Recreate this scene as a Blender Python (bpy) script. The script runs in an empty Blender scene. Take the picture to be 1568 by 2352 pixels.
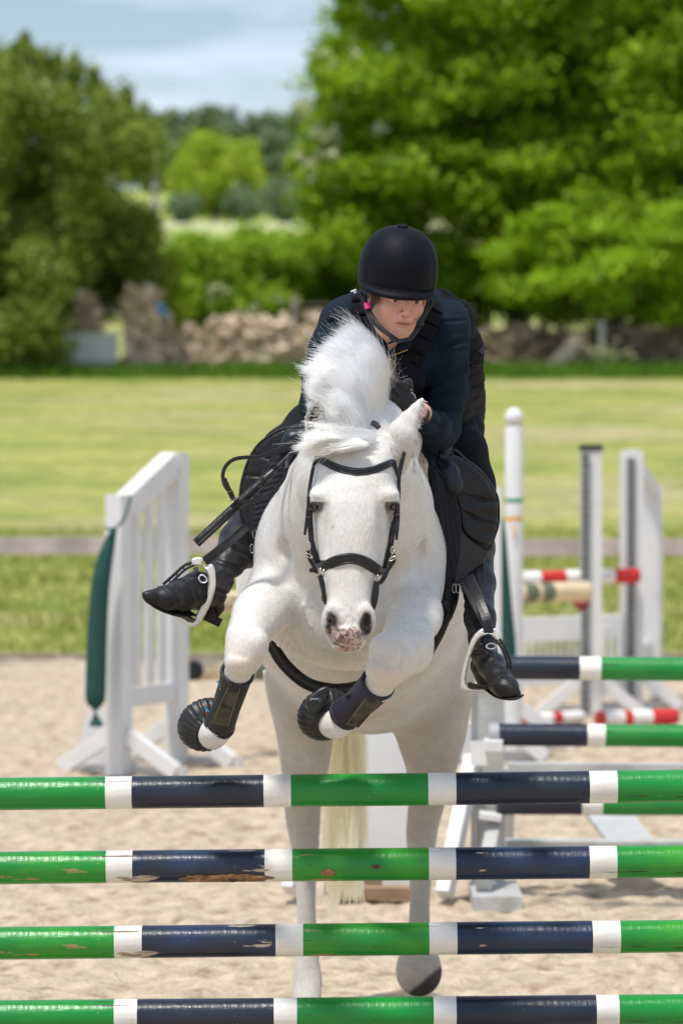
import bpy, bmesh, math, random
import numpy as np
from mathutils import Vector, Matrix, noise as mnoise
from mathutils.geometry import delaunay_2d_cdt
random.seed(7); rng = np.random.default_rng(7)
sc = bpy.context.scene
COL = sc.collection
# ------------------------------------------------------------ camera, sky, sun, exposure
FPX = 8802.0                      # focal length in units of a 1568 px wide picture
CAM_Z = 2.0
PITCH = math.atan((1176 - 950) / FPX)
cam = bpy.data.cameras.new("camera"); cam_o = bpy.data.objects.new("camera", cam); COL.objects.link(cam_o)
cam_o.location = (0, 0, CAM_Z); cam_o.rotation_euler = (math.pi / 2 - PITCH, 0, 0)
cam.sensor_fit = 'HORIZONTAL'; cam.sensor_width = 24.0; cam.lens = 24.0 * FPX / 1568
cam.clip_start = 0.1; cam.clip_end = 6000
cam.dof.use_dof = True; cam.dof.focus_distance = 10.45; cam.dof.aperture_fstop = 3.7; cam.dof.aperture_blades = 9
sc.camera = cam_o
SUN_EL, SUN_AZ = math.radians(69), math.radians(218)      # azimuth clockwise from +Y (behind camera, to the left)
world = bpy.data.worlds.new("World"); sc.world = world; world.use_nodes = True
wn = world.node_tree; wn.nodes.clear()
def wnode(t, **k):
    n = wn.nodes.new(t)
    for a, b in k.items(): setattr(n, a, b)
    return n
w_out = wnode('ShaderNodeOutputWorld'); w_bg = wnode('ShaderNodeBackground'); w_sky = wnode('ShaderNodeTexSky')
w_sky.sky_type = 'NISHITA'; w_sky.sun_disc = False; w_sky.sun_elevation = SUN_EL; w_sky.sun_rotation = SUN_AZ
w_sky.air_density = 1.0; w_sky.dust_density = 0.6; w_sky.ozone_density = 2.0
w_tc = wnode('ShaderNodeTexCoord'); w_map = wnode('ShaderNodeMapping'); w_map.inputs['Scale'].default_value = (3.0, 3.0, 15.0)
w_no = wnode('ShaderNodeTexNoise'); w_no.inputs['Scale'].default_value = 3.2; w_no.inputs['Detail'].default_value = 5; w_no.inputs['Roughness'].default_value = 0.5
w_rmp = wnode('ShaderNodeValToRGB'); w_rmp.color_ramp.elements[0].position = 0.42; w_rmp.color_ramp.elements[1].position = 0.60
w_rmp.color_ramp.elements[0].color = (0.12,)*3 + (1,); w_rmp.color_ramp.elements[1].color = (0.95,)*3 + (1,)
w_mix = wnode('ShaderNodeMixRGB'); w_mix.inputs['Color2'].default_value = (7.3, 8.4, 10.0, 1)
wl = wn.links.new
wl(w_tc.outputs['Generated'], w_map.inputs['Vector']); wl(w_map.outputs[0], w_no.inputs['Vector']); wl(w_no.outputs['Fac'], w_rmp.inputs[0])
wl(w_rmp.outputs[0], w_mix.inputs[0]); wl(w_sky.outputs[0], w_mix.inputs['Color1']); wl(w_mix.outputs[0], w_bg.inputs['Color'])
w_bg.inputs['Strength'].default_value = 0.085
wl(w_bg.outputs[0], w_out.inputs['Surface'])
sun = bpy.data.lights.new("sun", 'SUN'); sun.energy = 3.0; sun.angle = math.radians(7.0); sun.color = (1.0, 0.955, 0.89)
sun_o = bpy.data.objects.new("sun", sun); COL.objects.link(sun_o); sun_o.location = (-8, -8, 20)
sdir = Vector((math.sin(SUN_AZ) * math.cos(SUN_EL), math.cos(SUN_AZ) * math.cos(SUN_EL), math.sin(SUN_EL)))
sun_o.rotation_euler = sdir.to_track_quat('Z', 'Y').to_euler()
sc.view_settings.view_transform = 'Standard'; sc.view_settings.look = 'None'; sc.view_settings.exposure = 0.42; sc.view_settings.gamma = 1
sc.render.engine = 'CYCLES'
sc.cycles.use_denoising = True
sc.cycles.max_bounces = 14; sc.cycles.diffuse_bounces = 6; sc.cycles.transmission_bounces = 10; sc.cycles.transparent_max_bounces = 8

# ------------------------------------------------------------ coordinates
_f = np.array([0, math.cos(PITCH), -math.sin(PITCH)]); _u = np.array([0, math.sin(PITCH), math.cos(PITCH)])
_c = np.array([0, 0, CAM_Z])
def P(x, y, d):
    return _c + _f * d + np.array([1.0, 0, 0]) * ((x - 784) / FPX * d) - _u * ((y - 1176) / FPX * d)
def PA(a):                        # array of (x,y,d)
    a = np.asarray(a, float); d = a[:, 2:3]
    return _c + _f * d + np.array([[1.0, 0, 0]]) * ((a[:, 0:1] - 784) / FPX * d) - _u * ((a[:, 1:2] - 1176) / FPX * d)
def R(px, d): return px * d / FPX
def toP(v):                       # world -> (x,y,d)
    v = np.asarray(v, float) - _c; d = v @ _f
    return np.stack([784 + v[..., 0] / d * FPX, 1176 - (v @ _u) / d * FPX, d], -1)
def _zc(ox, oy, s): return lambda x, y: ((ox + x / s) / 1.5944, (oy + y / s) / 1.5944)
Z1 = _zc(1050, 780, 1.845); Z2 = _zc(1050, 1450, 2.352); Z3 = _zc(500, 1450, 2.412); Z4 = _zc(600, 2100, 1.4255); Z5 = _zc(1500, 1450, 1.96)
def ground_pt(x, y, z=0.0):       # pixel -> point at height z
    r = P(x, y, 1.0) - _c; t = (z - CAM_Z) / r[2]; return _c + r * t
def at_y(x, y, Y):
    r = P(x, y, 1.0) - _c; return _c + r * (Y / r[1])

# ------------------------------------------------------------ object helpers
ORG = {}
def tag(o, label=None, cat=None, group=None, kind=None):
    if label: o['label'] = label
    if cat: o['category'] = cat
    if group: o['group'] = group
    if kind: o['kind'] = kind
    return o
def empty(name, loc, label, cat, group=None):
    o = bpy.data.objects.new(name, None); COL.objects.link(o); o.location = Vector(loc); o.empty_display_size = 0.1
    ORG[o.name] = np.array(loc, float); return tag(o, label, cat, group)
def obj(name, verts, faces, mats, parent=None, smooth=True, col=None, mi=None, loc=None):
    verts = np.asarray(verts, float)
    org = ORG[parent.name] if parent is not None else (np.array(loc, float) if loc is not None else np.zeros(3))
    me = bpy.data.meshes.new(name)
    v = (verts - org).astype(np.float32)
    if isinstance(faces, np.ndarray):
        nf, k = faces.shape
        me.vertices.add(len(v)); me.vertices.foreach_set('co', v.ravel())
        me.loops.add(nf * k); me.loops.foreach_set('vertex_index', faces.astype(np.int32).ravel())
        me.polygons.add(nf); me.polygons.foreach_set('loop_start', np.arange(0, nf * k, k, dtype=np.int32))
        me.update(calc_edges=True)
    else:
        me.from_pydata([tuple(map(float, q)) for q in v], [], [tuple(int(i) for i in f) for f in faces]); me.update()
    me.validate()
    for m in (mats if isinstance(mats, (list, tuple)) else [mats]): me.materials.append(m)
    if mi is not None and len(mi) == len(me.polygons): me.polygons.foreach_set('material_index', np.asarray(mi, np.int32))
    me.polygons.foreach_set('use_smooth', np.full(len(me.polygons), bool(smooth)))
    if col is not None:
        a = me.color_attributes.new('Col', 'FLOAT_COLOR', 'POINT')
        c4 = np.ones((len(me.vertices), 4), np.float32); c4[:, :3] = np.asarray(col)[:len(me.vertices), :3]; a.data.foreach_set('color', c4.ravel())
    o = bpy.data.objects.new(name, me); COL.objects.link(o)
    if parent is not None: o.parent = parent
    else: o.location = Vector(org)
    ORG[o.name] = org
    return o
class MB:
    """collects shapes that become ONE mesh object"""
    def __init__(s): s.v = []; s.f = []; s.m = []; s.n = 0
    def add(s, v, f, m=0):
        s.v.append(np.asarray(v, float)); s.f += [tuple(int(i) + s.n for i in q) for q in f]; s.m += [m] * len(f); s.n += len(v); return s
    def box(s, c, size, rot=None, m=0, jit=0):
        c = np.asarray(c, float); h = np.asarray(size, float) / 2
        v = np.array([[x, y, z] for x in (-1, 1) for y in (-1, 1) for z in (-1, 1)], float) * h
        if jit: v = v + rng.normal(0, jit, v.shape)
        if rot is not None: v = v @ np.asarray(rot).T
        return s.add(v + c, [(0, 1, 3, 2), (4, 6, 7, 5), (0, 4, 5, 1), (2, 3, 7, 6), (0, 2, 6, 4), (1, 5, 7, 3)], m)
    def beam(s, a, b, w, t, up=(0, 0, 1), m=0, b_=0.004):
        """bar a->b, w wide (sideways), t thick (along up), chamfered"""
        a = np.asarray(a, float); b = np.asarray(b, float); ax = b - a; ax /= np.linalg.norm(ax)
        up = np.asarray(up, float); up = up - ax * (up @ ax); up /= np.linalg.norm(up); sd = np.cross(ax, up)
        w2, t2 = w / 2, t / 2; c = min(b_, w2 * .4, t2 * .4)
        pr = [(w2 - c, t2), (-w2 + c, t2), (-w2, t2 - c), (-w2, -t2 + c), (-w2 + c, -t2), (w2 - c, -t2), (w2, -t2 + c), (w2, t2 - c)]
        v = [q + sd * x + up * y for q in (a, b) for x, y in pr]
        f = [(i, (i + 1) % 8, 8 + (i + 1) % 8, 8 + i) for i in range(8)] + [tuple(range(7, -1, -1)), tuple(range(8, 16))]
        return s.add(v, f, m)
    def tube(s, pts, rad, n=10, m=0, cap=True, squash=None):
        pts = np.asarray(pts, float); k = len(pts); rad = np.broadcast_to(np.asarray(rad, float), (k,))
        tg = np.gradient(pts, axis=0); tg /= np.linalg.norm(tg, axis=1)[:, None] + 1e-12
        ref = np.array([0, 0, 1.0]) if abs(tg[0][2]) < .9 else np.array([1.0, 0, 0])
        a = np.cross(tg[0], ref); a /= np.linalg.norm(a); V = []
        for i in range(k):
            a = a - tg[i] * (a @ tg[i]); a /= np.linalg.norm(a); b = np.cross(tg[i], a)
            th = np.arange(n) / n * 2 * math.pi
            V.append(pts[i] + rad[i] * (np.cos(th)[:, None] * a + np.sin(th)[:, None] * b))
        V = np.concatenate(V); f = [(i * n + j, i * n + (j + 1) % n, (i + 1) * n + (j + 1) % n, (i + 1) * n + j) for i in range(k - 1) for j in range(n)]
        if cap: f += [tuple(range(n - 1, -1, -1)), tuple(range((k - 1) * n, k * n))]
        return s.add(V, f, m)
    def ribbon(s, pts, width, thick, facing=None, m=0):
        """strap: pts world, width across, facing = outward normal(s)"""
        pts = np.asarray(pts, float); k = len(pts); width = np.broadcast_to(np.asarray(width, float), (k,))
        tg = np.gradient(pts, axis=0); tg /= np.linalg.norm(tg, axis=1)[:, None] + 1e-12
        if facing is None: facing = -_f
        fc = np.broadcast_to(np.asarray(facing, float), (k, 3)); V = []
        for i in range(k):
            nrm = fc[i] - tg[i] * (fc[i] @ tg[i]); nrm /= np.linalg.norm(nrm) + 1e-12; sd = np.cross(tg[i], nrm); w = width[i] / 2; t = thick
            for x, y in ((w, 0), (w * .86, t * .8), (0, t), (-w * .86, t * .8), (-w, 0), (-w * .9, -t * .5), (w * .9, -t * .5)):
                V.append(pts[i] + sd * x + nrm * y)
        n = 7; f = [(i * n + j, i * n + (j + 1) % n, (i + 1) * n + (j + 1) % n, (i + 1) * n + j) for i in range(k - 1) for j in range(n)]
        f += [tuple(range(n - 1, -1, -1)), tuple(range((k - 1) * n, k * n))]
        return s.add(V, f, m)
    def lathe(s, c, axis, prof, n=24, m=0, cap=False):
        """prof = [(t along axis, radius)]"""
        axis = np.asarray(axis, float); axis /= np.linalg.norm(axis); ref = np.array([0, 0, 1.0]) if abs(axis[2]) < .9 else np.array([1.0, 0, 0])
        a = np.cross(axis, ref); a /= np.linalg.norm(a); b = np.cross(axis, a); th = np.arange(n) / n * 2 * math.pi
        V = np.concatenate([np.asarray(c) + axis * t + r * (np.cos(th)[:, None] * a + np.sin(th)[:, None] * b) for t, r in prof]); k = len(prof)
        f = [(i * n + j, i * n + (j + 1) % n, (i + 1) * n + (j + 1) % n, (i + 1) * n + j) for i in range(k - 1) for j in range(n)]
        if cap: f += [tuple(range(n - 1, -1, -1)), tuple(range((k - 1) * n, k * n))]
        return s.add(V, f, m)
    def build(s, name, mats, parent=None, smooth=False, loc=None, fix=True):
        o = obj(name, np.concatenate(s.v), s.f, mats, parent, smooth, mi=s.m, loc=loc)
        if fix:
            bm = bmesh.new(); bm.from_mesh(o.data); bmesh.ops.recalc_face_normals(bm, faces=bm.faces); bm.to_mesh(o.data); bm.free()
        return o
def spline(pts, n=8):
    """Catmull-Rom through pts"""
    p = np.asarray(pts, float); p = np.concatenate([[2 * p[0] - p[1]], p, [2 * p[-1] - p[-2]]]); out = []
    for i in range(1, len(p) - 2):
        for t in np.arange(n) / n:
            out.append(.5 * (2 * p[i] + (p[i + 1] - p[i - 1]) * t + (2 * p[i - 1] - 5 * p[i] + 4 * p[i + 1] - p[i + 2]) * t * t + (3 * p[i] - p[i - 1] - 3 * p[i + 1] + p[i + 2]) * t ** 3))
    out.append(p[-2]); return np.array(out)
def cspline(pts, n=6):
    p = np.asarray(pts, float); k = len(p); out = []
    for i in range(k):
        a, b, c, d = p[i - 1], p[i], p[(i + 1) % k], p[(i + 2) % k]
        for t in np.arange(n) / n:
            out.append(.5 * (2 * b + (c - a) * t + (2 * a - 5 * b + 4 * c - d) * t * t + (3 * b - a - 3 * c + d) * t ** 3))
    return np.array(out)
def puff(name, outline, dfun, thick, mat, parent, edge=8, g=4, qf=None, back=0.35, sub=5, loc=None, col=None):
    """padded sheet: outline (display px), depth dfun(x,y) metres, bulging towards the viewer by thick"""
    o = cspline(outline, sub); xs = np.arange(o[:, 0].min(), o[:, 0].max(), g); ys = np.arange(o[:, 1].min(), o[:, 1].max(), g)
    X, Y = np.meshgrid(xs, ys); q = np.stack([X.ravel() + (Y.ravel() // g % 2) * g / 2, Y.ravel()], 1)
    a = o; b = np.roll(o, -1, 0); ab = b - a
    def edist(q):
        t = np.clip(((q[:, None] - a) * ab).sum(-1) / ((ab ** 2).sum(-1) + 1e-9), 0, 1)
        return np.sqrt((((a + t[..., None] * ab) - q[:, None]) ** 2).sum(-1)).min(1)
    def inside(q):
        x, y = q[:, 0:1], q[:, 1:2]; c = ((a[:, 1] > y) != (b[:, 1] > y)) & (x < (b[:, 0] - a[:, 0]) * (y - a[:, 1]) / (b[:, 1] - a[:, 1] + 1e-12) + a[:, 0])
        return c.sum(1) % 2 == 1
    q = q[inside(q)]; q = q[edist(q) > g * .6]
    pts = np.concatenate([o, q]); n0 = len(o)
    r = delaunay_2d_cdt([Vector(p) for p in pts], [], [list(range(n0))], 1, 1e-5)
    v2 = np.array([tuple(p) for p in r[0]]); tris = [tuple(t) for t in r[2]]
    e = edist(v2); pr = np.sqrt(np.clip(1 - (1 - np.clip(e / edge, 0, 1)) ** 2, 0, 1)); nv = len(v2)
    d0 = np.array([dfun(x, y) for x, y in v2]); ex = np.array([qf(x, y) for x, y in v2]) * np.clip(e / 4, 0, 1) if qf else 0
    F_ = PA(np.column_stack([v2, d0 - thick * pr + ex])); B_ = PA(np.column_stack([v2, d0 + thick * back * pr + 0.0015]))
    V = np.concatenate([F_, B_]); cnt = {}
    for t in tris:
        for i in range(3):
            k = (t[i], t[(i + 1) % 3]); cnt[k] = 1
    rim = [(x, y) for (x, y) in cnt if (y, x) not in cnt]
    f = tris + [(t[2] + nv, t[1] + nv, t[0] + nv) for t in tris] + [(y, x, x + nv, y + nv) for x, y in rim]
    ob = obj(name, V, f, mat, parent, True, loc=loc)
    bm = bmesh.new(); bm.from_mesh(ob.data); bmesh.ops.recalc_face_normals(bm, faces=bm.faces); bm.to_mesh(ob.data); bm.free()
    return ob

# ------------------------------------------------------------ signed distance modelling on a grid -> one continuous surface
class SDF:
    def __init__(s, ax, ay, az):
        s.ax = [np.asarray(a, np.float32) for a in (ax, ay, az)]; s.V = np.full([len(a) for a in s.ax], 9.0, np.float32)
    def _win(s, lo, hi):
        sl = []
        for i in range(3):
            a = max(0, int(np.searchsorted(s.ax[i], lo[i])) - 1); b = min(len(s.ax[i]), int(np.searchsorted(s.ax[i], hi[i])) + 1)
            if b <= a: return None
            sl.append(slice(a, b))
        g = np.meshgrid(*[s.ax[i][sl[i]] for i in range(3)], indexing='ij', sparse=True); return tuple(sl), g
    def _put(s, sl, d, k, sub):
        A = s.V[sl]; d = d.astype(np.float32)
        if not sub:
            h = np.maximum(k - np.abs(A - d), 0) / k if k > 0 else 0; s.V[sl] = np.minimum(A, d) - h * h * k / 4
        else:
            d = -d; h = np.maximum(k - np.abs(A - d), 0) / k if k > 0 else 0; s.V[sl] = np.maximum(A, d) + h * h * k / 4
    def cone(s, a, b, ra, rb, k=.02, flat=None, sub=False):
        a = np.asarray(a, np.float32); b = np.asarray(b, np.float32); m = max(ra, rb) + k + .012
        w = s._win(np.minimum(a, b) - m, np.maximum(a, b) + m)
        if w is None: return s
        sl, g = w; ab = b - a; L = float(ab @ ab) + 1e-12
        t = np.clip(((g[0] - a[0]) * ab[0] + (g[1] - a[1]) * ab[1] + (g[2] - a[2]) * ab[2]) / L, 0, 1)
        q = [g[i] - a[i] - t * ab[i] for i in range(3)]
        if flat is not None:
            u, rt = np.asarray(flat[0], np.float32), flat[1]; u = u / np.linalg.norm(u); c = (q[0] * u[0] + q[1] * u[1] + q[2] * u[2]) * (1 / rt - 1)
            q = [q[i] + c * u[i] for i in range(3)]; sc_ = min(1, rt) ** .5
        else: sc_ = 1
        d = (np.sqrt(q[0] ** 2 + q[1] ** 2 + q[2] ** 2) - (ra + t * (rb - ra))) * sc_
        s._put(sl, d, k, sub); return s
    def chain(s, pts, k=.02, flat=None, sub=False):
        """pts: (x,y,d,rpx) display coordinates"""
        for p, q in zip(pts[:-1], pts[1:]): s.cone(P(*p[:3]), P(*q[:3]), R(p[3], p[2]), R(q[3], q[2]), k, flat, sub)
        return s
    def ell(s, c, r, rot=None, k=.02, sub=False):
        c = np.asarray(c, np.float32); r = np.asarray(r, np.float32); m = float(max(r)) + k + .012
        w = s._win(c - m, c + m)
        if w is None: return s
        sl, g = w; q = [g[i] - c[i] for i in range(3)]
        if rot is not None:
            M = np.asarray(rot, np.float32); q = [q[0] * M[0, j] + q[1] * M[1, j] + q[2] * M[2, j] for j in range(3)]
        k0 = np.sqrt(sum((q[i] / r[i]) ** 2 for i in range(3))); k1 = np.sqrt(sum((q[i] / r[i] ** 2) ** 2 for i in range(3))) + 1e-6
        s._put(sl, k0 * (k0 - 1) / k1, k, sub); return s
    def loft(s, rows, k=.02, n=2.4, ends=None):
        """rows: (ypx, xpx, half width px, depth centre, half depth front m, half depth back m), a roughly vertical limb"""
        rw = np.array(rows, float); c = np.array([P(x, y, d) for y, x, w, d, *_ in rows])
        Z = c[:, 2]; o = np.argsort(Z); Z = Z[o]; cx = c[o, 0]; cy = c[o, 1]; hw = rw[o, 2] * rw[o, 3] / FPX; hf = rw[o, 4]; hb = rw[o, 5]
        m = float(max(hw.max(), hf.max(), hb.max())) + k + .02
        w = s._win((cx.min() - m, cy.min() - m, Z[0] - k - .03), (cx.max() + m, cy.max() + m, Z[-1] + k + .03))
        if w is None: return s
        sl, g = w; z = g[2].ravel(); zz = np.linspace(Z[0], Z[-1], 200)
        def sm(v):
            a = np.interp(zz, Z, v); ker = np.hanning(17); ker /= ker.sum(); return np.interp(z, zz, np.convolve(np.pad(a, 8, 'edge'), ker, 'valid'))
        CX, CY, HW, HF, HB = [sm(v)[None, None, :] for v in (cx, cy, hw, hf, hb)]
        dx = np.abs(g[0] - CX) / HW; dy = g[1] - CY; dy = np.where(dy < 0, -dy / HF, dy / HB)
        e = (dx ** n + dy ** n) ** (1 / n); mr = np.minimum(HW, np.minimum(HF, HB)); d = (e - 1) * mr * (1 / np.clip(.55 + .45 * e, .5, 2))
        zg = g[2]; over = np.maximum(Z[0] - zg, zg - Z[-1]) + 0 * d
        d = np.where(over > 0, np.sqrt(np.maximum(d, 0) ** 2 + over ** 2), np.maximum(d, over)); s._put(sl, d, k, False); return s
    def cut(s, fn):
        sl, g = s._win([a[0] for a in s.ax], [a[-1] for a in s.ax]); s._put(sl, fn(*g) + 0 * s.V[sl], .004, True); return s
    def val(s, p):
        p = np.asarray(p, float).reshape(-1, 3); out = np.zeros(len(p)); ii = []; fr = []
        for i in range(3):
            a = s.ax[i]; j = np.clip(np.searchsorted(a, p[:, i]) - 1, 0, len(a) - 2); ii.append(j); fr.append(np.clip((p[:, i] - a[j]) / (a[j + 1] - a[j]), 0, 1))
        for dx in (0, 1):
            for dy in (0, 1):
                for dz in (0, 1):
                    w = (fr[0] if dx else 1 - fr[0]) * (fr[1] if dy else 1 - fr[1]) * (fr[2] if dz else 1 - fr[2]); out += w * s.V[ii[0] + dx, ii[1] + dy, ii[2] + dz]
        return out
    def surf(s, x, y, d0=9.9, d1=12.5, off=0.0):
        """first depth along the view ray where the surface (grown by off) is met"""
        ds = np.arange(d0, d1, .003); v = s.val(PA([(x, y, d) for d in ds])); i = np.argmax(v < off)
        return float(ds[i]) if v[i] < off else None
    def mesh(s):
        V = s.V; I = V < 0; c = np.zeros([n - 1 for n in V.shape], np.uint8); of = [(a, b, d) for a in (0, 1) for b in (0, 1) for d in (0, 1)]
        nx, ny, nz = V.shape
        for a, b, d in of: c += I[a:nx - 1 + a, b:ny - 1 + b, d:nz - 1 + d]
        act = np.argwhere((c > 0) & (c < 8)); N = len(act); vals = np.stack([V[act[:, 0] + a, act[:, 1] + b, act[:, 2] + d] for a, b, d in of], 1)
        acc = np.zeros((N, 3)); cnt = np.zeros(N)
        for i in range(8):
            for j in range(i + 1, 8):
                if sum(abs(of[i][k] - of[j][k]) for k in range(3)) != 1: continue
                m = (vals[:, i] < 0) != (vals[:, j] < 0); t = vals[:, i] / (vals[:, i] - vals[:, j] + 1e-12)
                acc += np.where(m[:, None], np.array(of[i])[None] + t[:, None] * (np.array(of[j]) - np.array(of[i]))[None], 0); cnt += m
        fr = acc / cnt[:, None]; pos = np.zeros((N, 3))
        for k in range(3):
            a = s.ax[k].astype(float); i0 = act[:, k]; pos[:, k] = a[i0] + fr[:, k] * (a[i0 + 1] - a[i0])
        idm = np.full(c.shape, -1, np.int32); idm[act[:, 0], act[:, 1], act[:, 2]] = np.arange(N); faces = []
        for ax in range(3):
            u, w = (ax + 1) % 3, (ax + 2) % 3; sa = [slice(None)] * 3; sb = [slice(None)] * 3; sa[ax] = slice(0, -1); sb[ax] = slice(1, None)
            e = np.argwhere(I[tuple(sa)] != I[tuple(sb)]); e = e[(e[:, u] > 0) & (e[:, w] > 0) & (e[:, u] < V.shape[u] - 1) & (e[:, w] < V.shape[w] - 1)]
            ins = I[e[:, 0], e[:, 1], e[:, 2]]; q = []
            for du, dw in ((0, 0), (-1, 0), (-1, -1), (0, -1)):
                t = e.copy(); t[:, u] += du; t[:, w] += dw; q.append(idm[t[:, 0], t[:, 1], t[:, 2]])
            q = np.stack(q, 1); q[ins] = q[ins]; q[~ins] = q[~ins][:, ::-1]; faces.append(q)
        Fc = np.concatenate(faces); Fc = Fc[(Fc >= 0).all(1)]
        return pos, Fc
def keep_big(v, f, frac=.02):
    """drop stray islands"""
    lab = np.arange(len(v))
    while True:
        m = lab[f].min(1); new = lab.copy(); np.minimum.at(new, f.ravel(), np.repeat(m, f.shape[1])); new = new[new]
        if (new == lab).all(): break
        lab = new
    u, inv, cn = np.unique(lab, return_inverse=True, return_counts=True); ok = cn[inv] > frac * len(v); ix = np.cumsum(ok) - 1
    return v[ok], ix[f[ok[f].all(1)]]
def relax(v, f, it=2, lam=.5):
    for _ in range(it):
        acc = np.zeros_like(v); cn = np.zeros(len(v))
        for i in range(f.shape[1]):
            a, b = f[:, i], f[:, (i + 1) % f.shape[1]]; np.add.at(acc, a, v[b]); np.add.at(cn, a, 1); np.add.at(acc, b, v[a]); np.add.at(cn, b, 1)
        v = v + lam * (acc / np.maximum(cn, 1)[:, None] - v)
    return v
def vnormals(v, f):
    n = np.zeros_like(v); fn = np.cross(v[f[:, 2]] - v[f[:, 0]], v[f[:, 3]] - v[f[:, 1]])
    for i in range(4): np.add.at(n, f[:, i], fn)
    return n / (np.linalg.norm(n, axis=1)[:, None] + 1e-12)
def fbm(p, sc_=1.0, seed=0.0, oct_=2):
    o = Vector((seed, seed * 1.7, -seed)); r = np.empty(len(p))
    for i, q in enumerate(p): r[i] = mnoise.fractal(Vector(q) * sc_ + o, 0.7, 2.0, oct_)
    return r
def axis_steps(parts):
    """[(start, end, step)...]"""
    out = [parts[0][0]]
    for a, b, h in parts:
        n = max(1, round((b - a) / h)); out += list(a + (b - a) * np.arange(1, n + 1) / n)
    return np.array(out)

# ------------------------------------------------------------ materials
def lin(r, g, b): return tuple(((c / 255 + .055) / 1.055) ** 2.4 if c > 10 else c / 255 / 12.92 for c in (r, g, b))
def material(name, base, rough=.6, spec=.5, var=0.0, vscale=5, var2=None, bump=0.0, bscale=60, bdetail=3, bstretch=(1, 1, 1), metal=0, sheen=0, coat=0, sss=0, attr=False, coatr=.1, trans=0, tint2=None, tscale=2, tpos=(.45, .65), bdist=.02):
    m = bpy.data.materials.new(name); m.use_nodes = True; t = m.node_tree; N = t.nodes.new; L = t.links.new; b = t.nodes['Principled BSDF']; out = t.nodes['Material Output']
    b.inputs['Roughness'].default_value = rough; b.inputs['Specular IOR Level'].default_value = spec; b.inputs['Metallic'].default_value = metal
    if sheen: b.inputs['Sheen Weight'].default_value = sheen; b.inputs['Sheen Roughness'].default_value = .4
    if coat: b.inputs['Coat Weight'].default_value = coat; b.inputs['Coat Roughness'].default_value = coatr
    if sss: b.inputs['Subsurface Weight'].default_value = sss; b.inputs['Subsurface Radius'].default_value = (1, .4, .25); b.inputs['Subsurface Scale'].default_value = .012
    tc = N('ShaderNodeTexCoord'); co = tc.outputs['Object']
    if attr: a = N('ShaderNodeAttribute'); a.attribute_name = 'Col'; c = a.outputs['Color']
    else: a = N('ShaderNodeRGB'); a.outputs[0].default_value = (*base, 1); c = a.outputs[0]
    if tint2 is not None:
        n = N('ShaderNodeTexNoise'); n.inputs['Scale'].default_value = tscale; n.inputs['Detail'].default_value = 6; L(co, n.inputs['Vector'])
        r = N('ShaderNodeValToRGB'); r.color_ramp.elements[0].position = tpos[0]; r.color_ramp.elements[1].position = tpos[1]; L(n.outputs['Fac'], r.inputs[0])
        x = N('ShaderNodeMixRGB'); x.inputs['Color2'].default_value = (*tint2, 1); L(r.outputs[0], x.inputs[0]); L(c, x.inputs['Color1']); c = x.outputs[0]
    if var:
        n = N('ShaderNodeTexNoise'); n.inputs['Scale'].default_value = vscale; n.inputs['Detail'].default_value = 5; L(co, n.inputs['Vector'])
        mr = N('ShaderNodeMapRange'); mr.inputs['To Min'].default_value = 1 - var; mr.inputs['To Max'].default_value = 1 + var; mr.inputs['From Min'].default_value = .3; mr.inputs['From Max'].default_value = .7; L(n.outputs['Fac'], mr.inputs['Value'])
        x = N('ShaderNodeVectorMath'); x.operation = 'SCALE'; L(c, x.inputs[0]); L(mr.outputs[0], x.inputs['Scale']); c = x.outputs[0]
    L(c, b.inputs['Base Color'])
    if bump:
        mp = N('ShaderNodeMapping'); mp.inputs['Scale'].default_value = bstretch; L(co, mp.inputs['Vector'])
        n = N('ShaderNodeTexNoise'); n.inputs['Scale'].default_value = bscale; n.inputs['Detail'].default_value = bdetail; L(mp.outputs[0], n.inputs['Vector'])
        bp = N('ShaderNodeBump'); bp.inputs['Strength'].default_value = bump; bp.inputs['Distance'].default_value = bdist; L(n.outputs['Fac'], bp.inputs['Height']); L(bp.outputs[0], b.inputs['Normal'])
    if trans:
        tr = N('ShaderNodeBsdfTranslucent'); L(c, tr.inputs['Color']); mx = N('ShaderNodeMixShader'); mx.inputs[0].default_value = trans
        L(b.outputs[0], mx.inputs[1]); L(tr.outputs[0], mx.inputs[2]); L(mx.outputs[0], out.inputs['Surface'])
    return m
# ============================================================ THE SETTING
def terr(Y):
    return np.interp(Y, [0, 31.2, 36, 45, 84, 100, 160, 250, 330, 420, 560, 900, 2000, 4000], [0, 0, .12, .55, 2.95, 3.9, 8.2, 14.2, 18.4, 22.4, 36, 46, 60, 66])
m_sand = material('sand', (.535, .43, .315), rough=.95, spec=.2, var=.22, vscale=9, tint2=(.30, .205, .125), tscale=11, tpos=(.50, .74), bump=.9, bscale=38, bdetail=8, bdist=.03)
xs = np.concatenate([np.arange(-60, -4, 4), np.arange(-4, 4.01, .032), np.arange(8, 61, 4)]); ys = np.concatenate([np.arange(-20, 9, 3), np.arange(9, 18, .03), np.arange(18, 31.3, .05)])
X, Y = np.meshgrid(xs, ys, indexing='ij'); Zs = np.zeros(X.size); q = np.stack([X.ravel(), Y.ravel(), 0 * X.ravel()], 1)
near = (np.abs(q[:, 0]) < 4) & (q[:, 1] > 9); qn = q[near]
Zs[near] = .022 * fbm(qn, 5.0, 1, 3) + .016 * np.abs(fbm(qn, 13, 5, 2)) - .010 + .02 * fbm(qn, 1.1, 9, 1); 
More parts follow.
